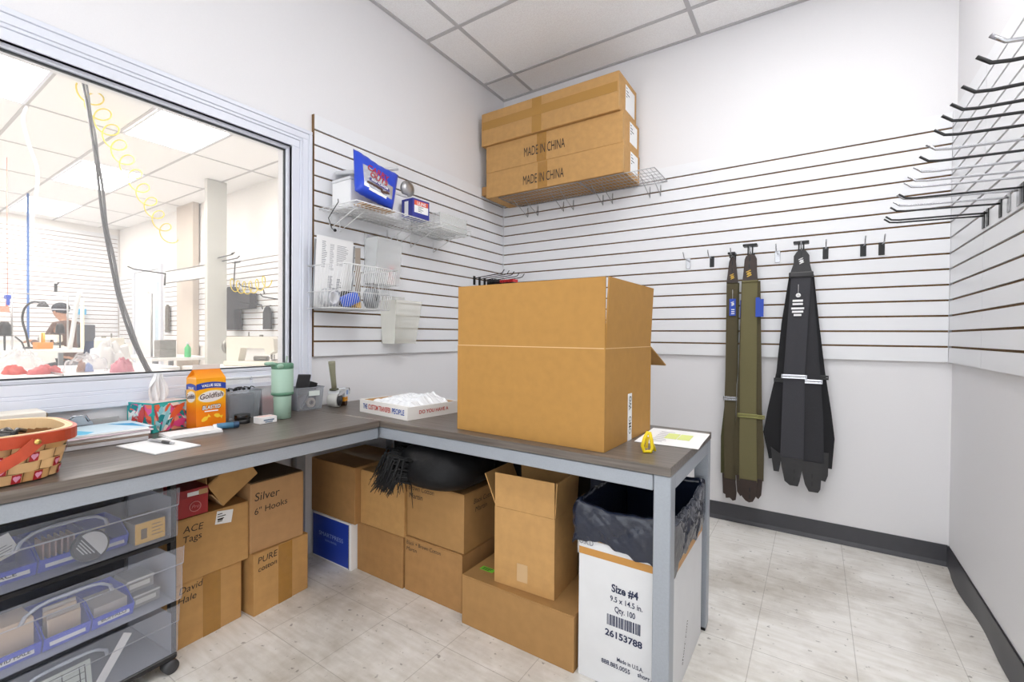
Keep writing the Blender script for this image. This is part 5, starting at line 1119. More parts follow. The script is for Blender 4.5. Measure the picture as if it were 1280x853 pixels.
# --- black cushion with tassels on the middle cartons
t = thing('tasselled_cushion', 'black faux leather cushion with a shaggy tassel end, on the boxes under the desk', 'cushion', (0.74, -1.52, 0.482), 0, None, True)
M_CUSH = mat('black faux leather', '0d0d0f', 0.55, noise=0.1, nscale=90, bump=0.1, spec=0.25)
def cush(sgn):
    def fn(u, v):
        a = 2 * math.pi * u; r = math.sin(math.pi / 2 * v) ; x, y = sup(a, 0.8)
        e = math.sqrt(max(0, 1 - min(1, r) ** 3.2)); return (0.195 * x * r, 0.19 * y * r, 0.078 + sgn * (0.115 if sgn > 0 else 0.074) * e + 0.004 * wob(a * 2 + r * 5, 1.0, 3) * r)
    return fn
b = MB(); b.grid(cush(1), 48, 14, None, True, True); b.grid(cush(-1), 48, 14, None, True, True); o = b.build('cushion_body', M_CUSH, t)
o.location = (0.075, -0.065, 0); 
b = MB(); q = random.Random(14)
for k in range(420):
    a = q.uniform(R(140), R(262)); r0 = q.uniform(0.85, 1.0); x, y = sup(a, 0.8); p0 = Vector((0.085 + 0.19 * x * r0, -0.065 + 0.185 * y * r0, q.uniform(0.03, 0.13)))
    d = Vector((math.cos(a) * 0.8 - 0.35, math.sin(a) * 0.55 - 0.15, 0)) * q.uniform(0.06, 0.135)
    if p0.x + d.x > 0.05 and p0.y < -0.1: continue
    zz = q.uniform(-0.02, 0.01); p1 = p0 + d * 0.6 + Vector((0, 0, 0.015)); p2 = p0 + d + Vector((q.uniform(-.01, .01), 0, zz - p0.z + 0.01 if p0.y + d.y < -0.135 else 0.006 - p0.z + q.uniform(0, 0.03)))
    if p2.y > -0.14 and p2.z < 0.004: p2.z = 0.004
    b.tube([p0, p1, p2], [0.005, 0.004, 0.001], 5)
for (x, y, ln) in ((-0.055, -0.148, 0.075), (-0.175, -0.148, 0.05), (-0.14, -0.15, 0.04), (-0.11, -0.15, 0.035), (-0.09, -0.149, 0.028)): b.tube([(x + 0.02, y + 0.05, 0.03), (x, y, 0.004), (x + 0.006, y - 0.002, -ln * 0.6), (x + 0.012, y - 0.001, -ln * 1.4)], [0.004, 0.003, 0.002, 0.001], 5)
b.build('tassel_fringe', mat('black yarn', '121213', 0.8), t)['kind'] = 'stuff'

# ================================================================== DRAWER CART
CO = (0.428, -2.94, 0); CW, CD = 0.528, 0.34
t = thing('drawer_cart', 'black wheeled cart with three frosted plastic drawers under the desk', 'drawer cart', CO, 95, None, True)
b = MB()
b.box(0, CW, 0.004, CD, 0.622, 0.642, None, 0.004); b.box(0, CW, 0.004, CD, 0.046, 0.066, None, 0.004)
for z in (0.432, 0.2365): b.box(0.004, CW - 0.004, 0.010, CD, z, z + 0.014, None, 0.002)
for x in (0.0, CW - 0.016):
    b.box(x, x + 0.016, 0.012, 0.036, 0.066, 0.622); b.box(x, x + 0.016, CD - 0.03, CD, 0.066, 0.622)
b.box(0.016, CW - 0.016, CD - 0.006, CD, 0.066, 0.622)
b.build('cart_frame', M_BLACK, t)
for x, y in ((0.03, 0.04), (CW - 0.02, 0.03), (0.03, CD - 0.05), (CW - 0.03, CD - 0.05)):
    o = MB().tube([(x, y, 0.046), (x, y, 0.03)], 0.008, 8).box(x - 0.014, x + 0.014, y - 0.012, y + 0.012, 0.026, 0.044, None, 0.004).build('caster', M_BLACK, t)
    MB().lathe([(0.006, -0.018), (0.0215, -0.016), (0.0225, 0.0), (0.0215, 0.016), (0.006, 0.018)], (x + 0.004, y - 0.01, 0.0228), 18, ax=1).build('caster_wheel', M_DGREY, o)
def drawer(z0, z1, pull):
    th = 0.0025; y0 = -pull
    b = MB()
    prof = [(y0 + 0.002, z0), (y0 - 0.001, z0 + 0.02), (y0 - 0.002, z1 - 0.062), (y0 - 0.010, z1 - 0.055), (y0 - 0.014, z1), (y0 - 0.014 + th, z1), (y0 - 0.010 + th, z1 - 0.055), (y0 - 0.002 + th, z1 - 0.062), (y0 - 0.001 + th, z0 + 0.02), (y0 + 0.002 + th, z0)]
    b.prism(prof, 0, 0.004, CW - 0.002)
    o = b.build('drawer', M_FROST, t)
    b = MB(); b.box(0.018, 0.0205, y0 + 0.006, CD - 0.04, z0 + 0.002, z1 - 0.03).box(CW - 0.0205, CW - 0.018, y0 + 0.006, CD - 0.04, z0 + 0.002, z1 - 0.03).box(0.021, CW - 0.021, CD - 0.042, CD - 0.04, z0 + 0.002, z1 - 0.03).box(0.021, CW - 0.021, y0 + 0.006, CD - 0.043, z0, z0 + 0.002)
    b.build('drawer_tray', M_FROST, o)
    xa, xb = 0.150, 0.345; zt = z1 - 0.010; zb = z1 - 0.058
    pts = [(xa, y0 - 0.006, zb), (xa + 0.006, y0 - 0.014, zb + 0.022), (xa + 0.03, y0 - 0.019, zt - 0.008)] + [(xa + 0.03 + (xb - xa - 0.06) * k / 6, y0 - 0.022, zt - 0.004 + 0.004 * math.sin(math.pi * k / 6)) for k in range(1, 6)] + [(xb - 0.03, y0 - 0.019, zt - 0.008), (xb - 0.006, y0 - 0.014, zb + 0.022), (xb, y0 - 0.006, zb)]
    b = MB(); vs = []; fs = []
    n = len(pts)
    for k, p in enumerate(pts):
        s_ = 0.009; c = Vector(((xa + xb) / 2, p[1], zb)); d = (c - Vector(p)).normalized() if k not in (0, n - 1) else Vector((1 if k == 0 else -1, 0, 0))
        P0 = Vector(p); vs += [P0 + Vector((0, 0.004, 0)), P0, P0 + d * s_ + Vector((0, -0.001, 0)), P0 + d * s_ + Vector((0, 0.004, 0))]
    for k in range(n - 1):
        for j in range(4): fs.append((k * 4 + j, k * 4 + 4 + j, k * 4 + 4 + (j + 1) % 4, k * 4 + (j + 1) % 4))
    b.add(vs, fs, None, True); b.build('handle', mat_h, o)
mat_h = clear_mat('frosted handle plastic', 'c6cbd8', 0.36, 0.3)
drawer(0.452, 0.613, 0.0); drawer(0.253, 0.428, 0.028); drawer(0.070, 0.230, 0.0)
CM_ = Matrix.Translation(CO) @ Matrix.Rotation(R(95), 4, 'Z')
def cw(x, y, z): return CM_ @ Vector((x, y, z))
def blue_bin(x0, x1, y0, z0, lab, txt, tw, col=None):
    t = thing('parts_bin', lab, 'bin', cw(x0, y0, z0), 95, 'blue parts bins in the drawers', True); w = x1 - x0; d = 0.15; th = 0.0025
    side = [(0, 0), (-0.012, 0.036), (-0.006, 0.042), (0.045, 0.074), (d, 0.074), (d, 0)]
    b = MB(); b.prism(side, 0, 0, th); b.prism(side, 0, w - th, w); b.box(th, w - th, 0.0, d, 0, th); b.box(th, w - th, d - th, d, th, 0.074)
    b.prism([(0, 0), (-0.012, 0.036), (-0.010, 0.038), (0.0025, 0.001)], 0, th, w - th); b.build('bin_body', M_BINBLUE, t)
    M = Matrix.Translation((0, -0.0085, 0.016)) @ Matrix.Rotation(R(-18), 4, 'X')
    lx = w * 0.12
    o = MB().box(lx, w * 0.88, -0.0012, -0.0004, -0.003, 0.015, None, 0, M).build('name_label', mat('off white label', 'd9dade', 0.5), t)
    if txt: text('lettering', txt, M @ Vector((w / 2, -0.0016, 0.0012)), (1, 0, 0), M.to_3x3() @ Vector((0, 0, 1)), 0.0135, mat('dark label ink', '222228', 0.6), o, tw, bold=0.02)
    return t
Z1, Z2 = 0.4546, 0.2556
blue_bin(0.095, 0.207, 0.056, Z1, 'blue bin holding a tilted white card in the top drawer', 'ACE', 0.036)
blue_bin(0.211, 0.318, 0.056, Z1, 'blue bin holding a row of cards behind the round puck in the top drawer', '', 0)
blue_bin(0.322, 0.412, 0.056, Z1, 'blue bin right of the round puck in the top drawer', '', 0)
blue_bin(0.085, 0.203, 0.010, Z2, 'blue bin holding a kraft box at the left of the middle drawer', 'DAVID HALE', 0.075)
blue_bin(0.207, 0.305, 0.010, Z2, 'blue bin with a torn label in the middle drawer', '', 0)
blue_bin(0.309, 0.408, 0.010, Z2, 'blue bin holding a grey packet stack beside the metal cases in the middle drawer', 'BUFFALO', 0.06)
def inbin(name, lab, cat, boxes, m, rot=None, group=None):
    b = MB(); M = CM_ if rot is None else CM_ @ rot
    for bx_ in boxes: b.box(*bx_, None, 0.0006, M)
    c = M @ Vector(((boxes[0][0] + boxes[0][1]) / 2, (boxes[0][2] + boxes[0][3]) / 2, boxes[0][4]))
    return tag(b.build(name, m, None, c), lab, cat, group)
M_KR = mat('pale kraft card', 'cdb49a', 0.7); M_GC = mat('greyish card', 'bdb4ac', 0.7)
RM = Matrix.Translation((0.152, 0.100, Z1 + 0.050)) @ Matrix.Rotation(R(-20), 4, 'Y') @ Matrix.Rotation(R(-18), 4, 'X')
o = thing('card', 'white printed card tilted in the leftmost bin of the top drawer', 'card', CM_ @ Vector((0.15, 0.052, Z1 + 0.034)), 0); ORG[o.name] = CM_ @ Vector((0.15, 0.052, Z1 + 0.034))
MB().box(-0.046, 0.040, 0, 0.002, 0, 0.058, None, 0, CM_ @ RM).build('card_sheet', M_WHITE, o); b = MB(); [b.box(-0.040, 0.025 + 0.004 * (k % 3), -0.0006, 0, 0.008 + 0.007 * k, 0.010 + 0.007 * k, None, 0, CM_ @ RM) for k in range(4)]; b.build('print', mat('grey print', '8a8a90'), o)
q = random.Random(3)
for k in range(6):
    inbin('brown_card', '%s brown card from the left in the row behind the puck' % ORD[k], 'card', [(0.222 + 0.013 * k, 0.226 + 0.013 * k, 0.062, 0.12, Z1 + 0.028, Z1 + 0.080)], mat('pinkish brown card', 'b08d84', 0.7), None, 'brown cards in the top drawer')
t = thing('round_puck', 'round black and white lidded tin leaning in the top drawer', 'tin', cw(0.312, 0.022, 0.50), 95, None, True)
KM = Matrix.Rotation(R(-14), 4, 'X') @ Matrix.Rotation(R(42), 4, 'Y')
MB().lathe([(0.0001, 0.008), (0.040, 0.008), (0.043, 0.006), (0.043, -0.002), (0.041, -0.004)], (0, 0, 0), 36, None, KM, 1).build('tin_body', M_DGREY, t)
MB().lathe([(0.041, -0.0042), (0.0385, -0.005), (0.0001, -0.005)], (0, 0, 0), 36, None, KM, 1).build('lid', mat('charcoal print', '2b2b2d', 0.4), t)
b = MB(); vs = [(0.0375 * math.cos(a), -0.0056, 0.0375 * math.sin(a)) for a in [R(-18 + 180 * i / 20) for i in range(21)]]; b.add([KM @ Vector(v) for v in vs], [list(range(21))]); b.build('white_half', mat('off white print', 'd6d6d6', 0.5), t)
b = MB(); LM2 = KM @ Matrix.Rotation(R(18), 4, 'Y')
for k in range(4): b.box(-0.030 + 0.003 * k, 0.022 - 0.005 * k, -0.0057, -0.0051, -0.008 - 0.0062 * k, -0.0055 - 0.0062 * k, None, 0, LM2)
b.build('lid_print', mat('off white print', 'd6d6d6'), t)
inbin('grey_card', 'small pale card beside the puck in the top drawer', 'card', [(0.345, 0.366, 0.08, 0.082, Z1 + 0.02, Z1 + 0.064)], mat('pale card', 'b8bcc4', 0.6))
t = thing('small_box', 'yellow printed box at the right end of the top drawer', 'box', cw(0.418, 0.022, Z1 + 0.0005), 95, None, True)
YM = Matrix.Identity(4)
MB().box(0, 0.083, 0, 0.10, 0, 0.066, None, 0.001, YM).build('box_body', mat('grey brown card', '8b8170', 0.7), t)
MB().box(0.001, 0.082, -0.0008, 0, 0.001, 0.065, None, 0, YM).build('yellow_front', mat('warm yellow print', 'ecbb45', 0.5), t)
b = MB(); [b.box(0.045, 0.075 - 0.006 * (k % 2), -0.0014, -0.0008, 0.018 + 0.011 * k, 0.020 + 0.011 * k, None, 0, YM) for k in range(4)]; b.box(0.016, 0.032, -0.0014, -0.0008, 0.014, 0.046, None, 0, YM); b.build('print', mat('grey brown ink', '7d6a42', 0.6), t)
inbin('kraft_box', 'pale kraft box filling the leftmost bin of the middle drawer', 'box', [(0.092, 0.196, 0.03, 0.12, Z2 + 0.006, Z2 + 0.098)], M_KR)
for k in range(4): inbin('kraft_envelope', '%s kraft envelope from the front in the torn label bin' % ORD[k], 'envelope', [(0.222 + 0.004 * (k % 2), 0.292 + 0.003 * (k % 2), 0.028 + 0.014 * k, 0.036 + 0.014 * k, Z2 + 0.006, Z2 + 0.072 + 0.006 * k)], M_GC if k % 2 else M_KR, None, 'kraft envelopes in the middle drawer')
inbin('kraft_stack', 'stack of greyish kraft packets in the bin beside the metal cases', 'packet', [(0.318, 0.398, 0.02, 0.12, Z2 + 0.012, Z2 + 0.056)], M_GC, Matrix.Translation((0, 0, 0)))
for k, (z, dx) in enumerate(((0.002, 0.0), (0.046, -0.008))):
    t = thing('metal_case', '%s grey metal case at the right end of the middle drawer' % ('lower' if k == 0 else 'upper'), 'case', cw(0.415 + dx, 0.024 + 0.02 * k, Z2 + z), 95, 'grey cases in the middle drawer', True)
    MB().box(0, 0.072, 0, 0.09, 0, 0.040, None, 0.003).build('case_body', mat('dull grey metal', '8d8b88', 0.45, 0.4), t); MB().box(0.006, 0.060, -0.001, 0, 0.012, 0.026).build('front_label', mat('pale label', 'c8c6c0', 0.6), t); MB().box(0.0, 0.072, -0.0012, 0.0, 0.034, 0.039).build('edge_band', mat('pale label', 'c8c6c0'), t)
t = thing('printed_card', 'black lined chart card in the bottom drawer', 'card', cw(0.20, 0.05, 0.074), 95, None, True)
GMx = Matrix.Rotation(R(-12), 4, 'X'); MB().box(0, 0.125, 0, 0.003, 0, 0.075, None, 0, GMx).build('card_sheet', mat('pale green card', 'cdd4cc', 0.6), t)
b = MB(); [b.box(0.006, 0.112, -0.0008, 0, 0.010 + 0.018 * k, 0.0115 + 0.018 * k, None, 0, GMx) for k in range(4)]; [b.box(x, x + 0.0025, -0.0008, 0, 0.008, 0.066, None, 0, GMx) for x in (0.03, 0.06, 0.098, 0.110)]; b.build('chart_lines', M_INK, t)
inbin('white_strip', 'white strip slanting across the bottom drawer', 'strip', [(-0.012, 0.012, 0.03, 0.032, 0.0, 0.13)], M_WHITE, Matrix.Translation((0.335, 0, 0.080)) @ Matrix.Rotation(R(32), 4, 'Y'))

# ================================================================== WASTE CARTON WITH LINER
BX0, BX1, BY0, BY1 = 1.477, 1.772, -1.677, -1.232
t = thing('waste_carton', 'white printed cardboard box used as a bin at the end of the desk', 'box', (1.62, -1.45, 0))
M_WBOX = mat('white coated cardboard', 'dcdddf', 0.55, noise=0.02, nscale=15)
b = MB(); th = 0.005; hz = 0.452
b.box(BX0, BX1, BY0, BY0 + th, 0.001, hz).box(BX0, BX1, BY1 - th, BY1, 0.001, hz).box(BX0, BX0 + th, BY0 + th, BY1 - th, 0.001, hz).box(BX1 - th, BX1, BY0 + th, BY1 - th, 0.001, hz).box(BX0 + th, BX1 - th, BY0 + th, BY1 - th, 0.001, 0.006)
b.build('box_body', M_WBOX, t)
for bb in ((BX0 + 0.002, BX1 - 0.002, BY0 + 0.001, BY0 + 0.005), (BX0 + 0.002, BX1 - 0.002, BY1 - 0.005, BY1 - 0.001), (BX0 + 0.001, BX0 + 0.005, BY0 + 0.008, BY1 - 0.008), (BX1 - 0.005, BX1 - 0.001, BY0 + 0.008, BY1 - 0.008)):
    MB().box(*bb, hz + 0.001, 0.532).build('raised_flap', M_CARD, t)
b = MB(); b.box(BX0, BX1, BY0 - 0.0008, BY0, 0.403, 0.426); b.box(BX1, BX1 + 0.0008, BY0, BY1, 0.392, 0.416); b.build('tape', mat('golden paper tape', 'c08a42', 0.4), t)
def bt(s, x, z, size, w, m=None, bold=0.015, tilt=-1.5): return text('lettering', s, (x, BY0 - 0.0008, z), (math.cos(R(tilt)), 0, math.sin(R(tilt))), (0, 0, 1), size, m or M_NAVY, t, w, 'CENTER', bold=bold)
bt('Size #4', 1.633, 0.309, 0.034, 0.086, None, 0.03); bt('9.5 x 14.5 in.', 1.638, 0.278, 0.024, 0.104); bt('Qty. 100', 1.634, 0.247, 0.026, 0.066); bt('26153788', 1.630, 0.164, 0.029, 0.120, None, 0.03)
bt('Made in U.S.A.', 1.652, 0.093, 0.018, 0.084); bt('888.885.0055', 1.606, 0.070, 0.020, 0.094); bt('shorr.com', 1.712, 0.072, 0.020, 0.07); bt('O.R.D', 1.502, 0.436, 0.026, 0.05, mat('grey print', '8a8a90'))
b = MB(); q = random.Random(4); x = 1.576
while x < 1.684:
    w = q.choice((0.0014, 0.0022, 0.0036, 0.0046)); b.box(x, min(x + w, 1.686), BY0 - 0.001, BY0, 0.200, 0.234); x += w + q.choice((0.0013, 0.002, 0.003))
b.build('barcode', M_NAVY, t)
text('lettering', 'shorr.com', (BX1 + 0.0008, BY0 + 0.16, 0.05), (0, 0.5, 0.85), (0, -0.85, 0.5), 0.028, M_INK, t, 0.13, 'LEFT')
# liner: over the rim and down outside
M_LINER = mat('shiny dark blue grey plastic film', '1a2133', 0.16, noise=0.1, nscale=13, bump=0.6, spec=0.6)
def rrect(u, off):
    w, d = BX1 - BX0 + 2 * off, BY1 - BY0 + 2 * off; P = 2 * (w + d); s_ = (u % 1.0) * P; r = 0.018 + max(0, off)
    x0, y0 = BX0 - off, BY0 - off
    if s_ < w: p = (x0 + s_, y0); n = (0, -1)
    elif s_ < w + d: p = (x0 + w, y0 + s_ - w); n = (1, 0)
    elif s_ < 2 * w + d: p = (x0 + w - (s_ - w - d), y0 + d); n = (0, 1)
    else: p = (x0, y0 + d - (s_ - 2 * w - d)); n = (-1, 0)
    return p, n
P_ = 2 * ((BX1 - BX0) + (BY1 - BY0)); uF = (BX1 - BX0) / P_; uR = uF + (BY1 - BY0) / P_; uB = uR + uF
def liner(u, v):
    def cornerd(): return min(abs(u - c) for c in (0, uF, uR, uB, 1.0))
    cd = math.exp(-(cornerd() / 0.02) ** 2)
    front = u < uF; right = uF <= u < uR; back = uR <= u < uB
    rim = 0.572 + 0.006 * wob(u * 40, 1.0, 2) - (0.012 * math.sin(math.pi * u / uF) if front else 0.018 * math.sin(math.pi * (u - uF) / (uR - uF)) if right else -0.012)
    hem = 0.432 + 0.018 * wob(u * 30, 1.0, 5) - (0.02 * math.exp(-((u - uF) / 0.03) ** 2)) + (0.03 * math.exp(-((u - 0.03) / 0.04) ** 2))
    room = 0.010 if (front or back) else 0.020
    if not front and not right and not back: room = 0.022
    wr = wob(u * 42 + v * 7, 1.0, 1) * 0.65 + wob(u * 64 - v * 11, 1.0, 7) * 0.35
    if v < 0.32:
        s_ = v / 0.32; z = 0.25 + (rim - 0.25) * s_; off = -0.009 - 0.006 * abs(wr) * (1 - s_)
    elif v < 0.42:
        s_ = (v - 0.32) / 0.10; z = rim + 0.004 * math.sin(math.pi * s_); off = -0.009 + (0.013) * s_
    else:
        s_ = (v - 0.42) / 0.58; z = rim + (hem - rim) * s_; off = 0.004 + room * (0.25 + 0.75 * math.sin(math.pi * min(1, s_ * 0.9)) ** 0.7) * (0.65 + 0.45 * wr) + 0.010 * cd * s_ * (0 if (front and u < 0.03) or abs(u - uF) < 0.06 or abs(u - uR) < 0.06 else 1)
        z += 0.006 * wob(u * 70 + s_ * 4, 1.0, 3) * s_
        if front and u > uF * 0.74: off = min(off, 0.009)
        if right: off = min(off, 0.008 + 0.10 * max(0, min(u - uF, uR - u)))
        if back and u < uR + (uB - uR) * 0.3: off = min(off, 0.009)
    p, n = rrect(u, 0)
    # round the corners by blending the outward direction
    nx, ny = n
    for c, (ax, ay) in ((0, (-1, -1)), (1.0, (-1, -1)), (uF, (1, -1)), (uR, (1, 1)), (uB, (-1, 1))):
        k = math.exp(-((u - c) / 0.006) ** 2); nx += (ax - nx) * k; ny += (ay - ny) * k
    return (p[0] + nx * off, p[1] + ny * off, z)
b = MB().grid(liner, 240, 46, None, True, True)
tag(b.build('bin_liner', M_LINER, None, (1.62, -1.45, 0.25)), 'crumpled dark plastic liner folded over the white printed box', 'bin liner')
b = MB(); 
def trash(u, v):
    x = BX0 + 0.02 + u * (BX1 - BX0 - 0.04); y = BY0 + 0.02 + v * (BY1 - BY0 - 0.04); return (x, y, 0.255 + 0.03 * wob(u * 7 + v * 4, 1, 1) + 0.02 * wob(v * 9 - u * 3, 1.3, 2))
tag(MB().grid(trash, 16, 20).build('rubbish', M_LINER, None, (1.62, -1.45, 0.25)), 'dark rubbish at the bottom of the plastic liner', 'rubbish', kind='stuff')
# dark bag hanging behind the open carton
b = MB().box(1.385, 1.438, -1.40, -1.25, 0.191, 0.60, None, 0.02, None, 3); tag(b.build('dark_bag', mat('dark navy fabric', '23283a', 0.7), None, (1.42, -1.32, 0.191)), 'dark navy bag standing between the open carton and the lined box', 'bag')

# ================================================================== THE SEWING ROOM BEHIND THE GLASS
struct('wall_far', MB().box(XS - 0.1, XS, YF - 1.5, YB + 0.12, 0, H), M_SHOPWALL)
struct('wall_side', MB().box(XS, XL - 0.121, YB, YB + 0.12, 0, H), M_SHOPWALL)
struct('wall_near', MB().box(XS - 0.1, XL, YF - 1.6, YF - 1.5, 0, H), M_SHOPWALL)
for i, (x0, y0) in enumerate([(-3.393, -2.71), (-3.393, -1.49), (-5.832, -1.49), (-8.27, -1.49), (-5.832, -2.71), (-8.27, -2.71), (-3.393, -4.54), (-5.832, -4.54)]):
    troffer(x0 + 0.015, x0 + 1.204, y0 + 0.01, y0 + 0.59, M_EMIT2, '%s bright ceiling light panel beyond the window, counting from the glass' % ORD[i], 'sewing room ceiling lights')
slatwall('slatwall', 'white slatwall panel on the far wall of the sewing room', -6.0, YB - 0.03, lambda u, d, z: (XS + d, u, z), False, None, 16, 0.97)
slatwall('slatwall', 'plain white upper wall boards above the far slatwall of the sewing room', -6.0, YB - 0.03, lambda u, d, z: (XS + d, u, z), False, None, 9, 2.22)
slatwall('slatwall', 'white slatwall panel on the side wall of the sewing room behind the machines', -6.66, XL - 0.14, lambda u, d, z: (u, YB - d, z), False, None, 16, 0.9236)
slatwall('slatwall', 'narrow strip of white slatwall between the far corner and the door beyond the window', XS + 0.03, -7.96, lambda u, d, z: (u, YB - d, z), False, None, 16, 0.9236)
for k, y in enumerate((-1.74, -0.86)):
    face_hook('slatwall_hook', ('left' if k == 0 else 'right') + ' small black hook on the far slatwall of the sewing room', (XS + 0.018, y, 1.885 + 0.05 * k), (1, 0, 0), (0, 1, 0), 0.15, M_BLACK, M_BLACK, 0.03, 0.0, None, 0.14, 0.02, 0.008)
# pilaster and free column
struct('trim_3', MB().box(-5.95, -5.40, YB - 0.10, YB - 0.019, 0, H, None, 0.004), mat('beige column paint', 'd0c4b8', 0.6, noise=0.04, nscale=6))
struct('trim_4', MB().box(-4.17, -4.10, -0.45, -0.225, 0, H - 0.005, None, 0.004), mat('grey white column paint', 'cacac4', 0.6, noise=0.06, nscale=5))
# door on the side wall
b = MB().box(-7.95, -7.87, YB - 0.04, YB, 0, 2.16).box(-6.80, -6.72, YB - 0.04, YB, 0, 2.16).box(-7.95, -6.72, YB - 0.04, YB, 2.16, 2.24)
dr = struct('door_1', b, M_TRIM)
MB().box(-7.865, -6.805, YB - 0.022, YB - 0.002, 0.005, 2.155).build('door_leaf', mat('white door paint', 'f4f6f8', 0.4), dr)
MB().box(-6.98, -6.86, YB - 0.03, YB - 0.0225, 0.75, 1.95).build('door_pane', mat('bluish door glass', 'cfe2f2', 0.1), dr)
MB().tube([(-7.78, YB - 0.022, 1.02), (-7.78, YB - 0.06, 1.02), (-7.68, YB - 0.06, 1.02)], 0.009, 8).build('door_handle', M_CHROME, dr)
# tables
M_TTOP = mat('white table laminate', 'f3f2f0', 0.4)
def table(lab, x0, x1, y0, y1, z, m=None):
    t = thing('work_table', lab, 'table', ((x0 + x1) / 2, (y0 + y1) / 2, 0)); MB().box(x0, x1, y0, y1, z - 0.035, z, None, 0.003).build('tabletop', m or M_TTOP, t)
    for x in (x0 + 0.03, x1 - 0.08):
        for y in (y0 + 0.03, y1 - 0.08): MB().box(x, x + 0.05, y, y + 0.05, 0.0005, z - 0.0355).build('leg', M_STEEL, t)
table('white work table right outside the window', -2.35, -0.55, -3.9, -1.72, 0.862)
table('pale sewing table under the white machine near the column', -2.95, -1.95, -1.15, -0.45, 0.80)
table('pale sewing table under the tilted machine', -3.75, -2.85, -1.95, -1.2, 0.80)
table('long pale table in front of the person', -6.95, -5.3, -2.6, -1.12, 0.905)
table('pale side table by the far column', -5.9, -4.6, -0.85, -0.15, 0.80)
M_MACH = mat('cream machine enamel', 'ece6d8', 0.35); M_MACHD = mat('machine steel', '8f8d88', 0.35, 0.6)
def machine(lab, loc, rot, sc=1.0, badge=True):
    t = thing('sewing_machine', lab, 'sewing machine', loc, rot, 'industrial sewing machines', True); k = sc
    MB().box(-0.27 * k, 0.27 * k, -0.09 * k, 0.09 * k, 0.001, 0.05 * k, None, 0.006).build('bed', M_MACH, t)
    MB().prism([(0.13 * k, 0.0505 * k), (0.25 * k, 0.0505 * k), (0.26 * k, 0.29 * k), (0.24 * k, 0.31 * k), (-0.22 * k, 0.31 * k), (-0.25 * k, 0.29 * k), (-0.26 * k, 0.16 * k), (-0.20 * k, 0.12 * k), (-0.165 * k, 0.13 * k), (-0.15 * k, 0.185 * k), (0.10 * k, 0.19 * k)], 1, -0.06 * k, 0.06 * k).build('arm', M_MACH, t)
    b = MB().tube([(-0.215 * k, -0.02, 0.118 * k), (-0.215 * k, -0.02, 0.055 * k)], 0.006 * k, 8).box(-0.235 * k, -0.195 * k, -0.05 * k, 0.0, 0.055 * k, 0.068 * k).tube([(-0.18 * k, -0.03, 0.12 * k), (-0.18 * k, -0.03, 0.07 * k)], 0.01 * k, 8).box(-0.14 * k, 0.02 * k, -0.075 * k, -0.02 * k, 0.052 * k, 0.10 * k, None, 0.01)
    b.build('presser_foot', M_MACHD, t)
    MB().lathe([(0.01, 0.262 * k), (0.075 * k, 0.262 * k), (0.08 * k, 0.275 * k), (0.075 * k, 0.295 * k), (0.01, 0.30 * k)], (0, 0, 0.20 * k), 24, None, None, 0).build('hand_wheel', M_MACHD, t)
    MB().tube([(0.05 * k, 0, 0.311 * k), (0.05 * k, 0, 0.36 * k)], 0.006, 8).lathe([(0.02 * k, 0.311 * k), (0.02 * k, 0.33 * k)], (-0.1 * k, 0.02, 0), 12).lathe([(0.018 * k, -0.061 * k), (0.018 * k, -0.08 * k)], (-0.05 * k, 0, 0.24 * k), 12, ax=1).build('tension_post', M_MACHD, t)
    if badge:
        MB().box(-0.20 * k, -0.11 * k, -0.0625 * k, -0.0605 * k, 0.235 * k, 0.265 * k, None, 0.0008).build('badge', mat('violet blue badge', '4a55b8', 0.4), t)
    return t
def dirr(x, y): return math.degrees(math.atan2(y + 3.0557, x - 2.1185))
machine('cream sewing machine with a blue badge right of the free column', (-2.48, -0.72, 0.801), 212, 0.92)
machine('cream sewing machine tilted steeply on the pale table', (-3.28, -1.60, 0.801), 150, 0.85, False)
machine('cream sewing machine on the long table in front of the person', (-6.45, -1.36, 0.906), 205, 0.55, False)
# items on the near table
zt = 0.8626
q = random.Random(12)
def heap(name, lab, cat, c, rx, ry, h, m, seed):
    def fn(u, v):
        a = 2 * math.pi * u; r = math.sin(math.pi / 2 * (1 - v)); k = 1 + 0.26 * math.sin(2 * a + seed) + 0.18 * math.sin(5 * a + 6 * v + seed * 2) + 0.08 * math.sin(9 * a - 8 * v)
        return (c[0] + rx * r * k * math.cos(a), c[1] + ry * r * k * math.sin(a), c[2] + h * (math.sin(math.pi / 2 * v) ** 0.8) * (1 + 0.2 * math.sin(3 * a + 9 * v + seed) + 0.12 * math.sin(7 * a - 5 * v)))
    return tag(MB().grid(fn, 30, 10, None, True, True).build(name, m, None, c), lab, cat)
M_FILM = clear_mat('clear film', 'f4f4f6', 0.14, 0.35)
heap('red_bag', 'red cloth bundle on the left of the table outside the window', 'cloth', (-1.86, -2.43, zt), 0.06, 0.05, 0.045, mat('coral red cloth', 'd8564c', 0.6), 1)
heap('red_bag', 'longer pinkish red cloth bundle beside the first red one', 'cloth', (-1.765, -2.31, zt), 0.05, 0.06, 0.045, mat('pinkish red cloth', 'dd6a6c', 0.6), 4)
heap('clear_bag', 'clear bag of brown and blue goods on the table outside the window', 'bag', (-1.78, -2.125, zt), 0.075, 0.085, 0.10, M_FILM, 6)
heap('brown_goods', 'brown goods inside the clear bag outside the window', 'goods', (-1.785, -2.145, zt + 0.002), 0.022, 0.022, 0.055, mat('mid brown goods', 'a5735a', 0.6), 7)
heap('blue_goods', 'pale blue goods inside the clear bag outside the window', 'goods', (-1.765, -2.115, zt + 0.002), 0.025, 0.025, 0.045, mat('pale blue goods', '8fa6dc', 0.6), 8)
heap('clear_bag', 'large empty clear bag behind the red bundles outside the window', 'bag', (-2.12, -2.36, zt), 0.11, 0.12, 0.12, M_FILM, 9)
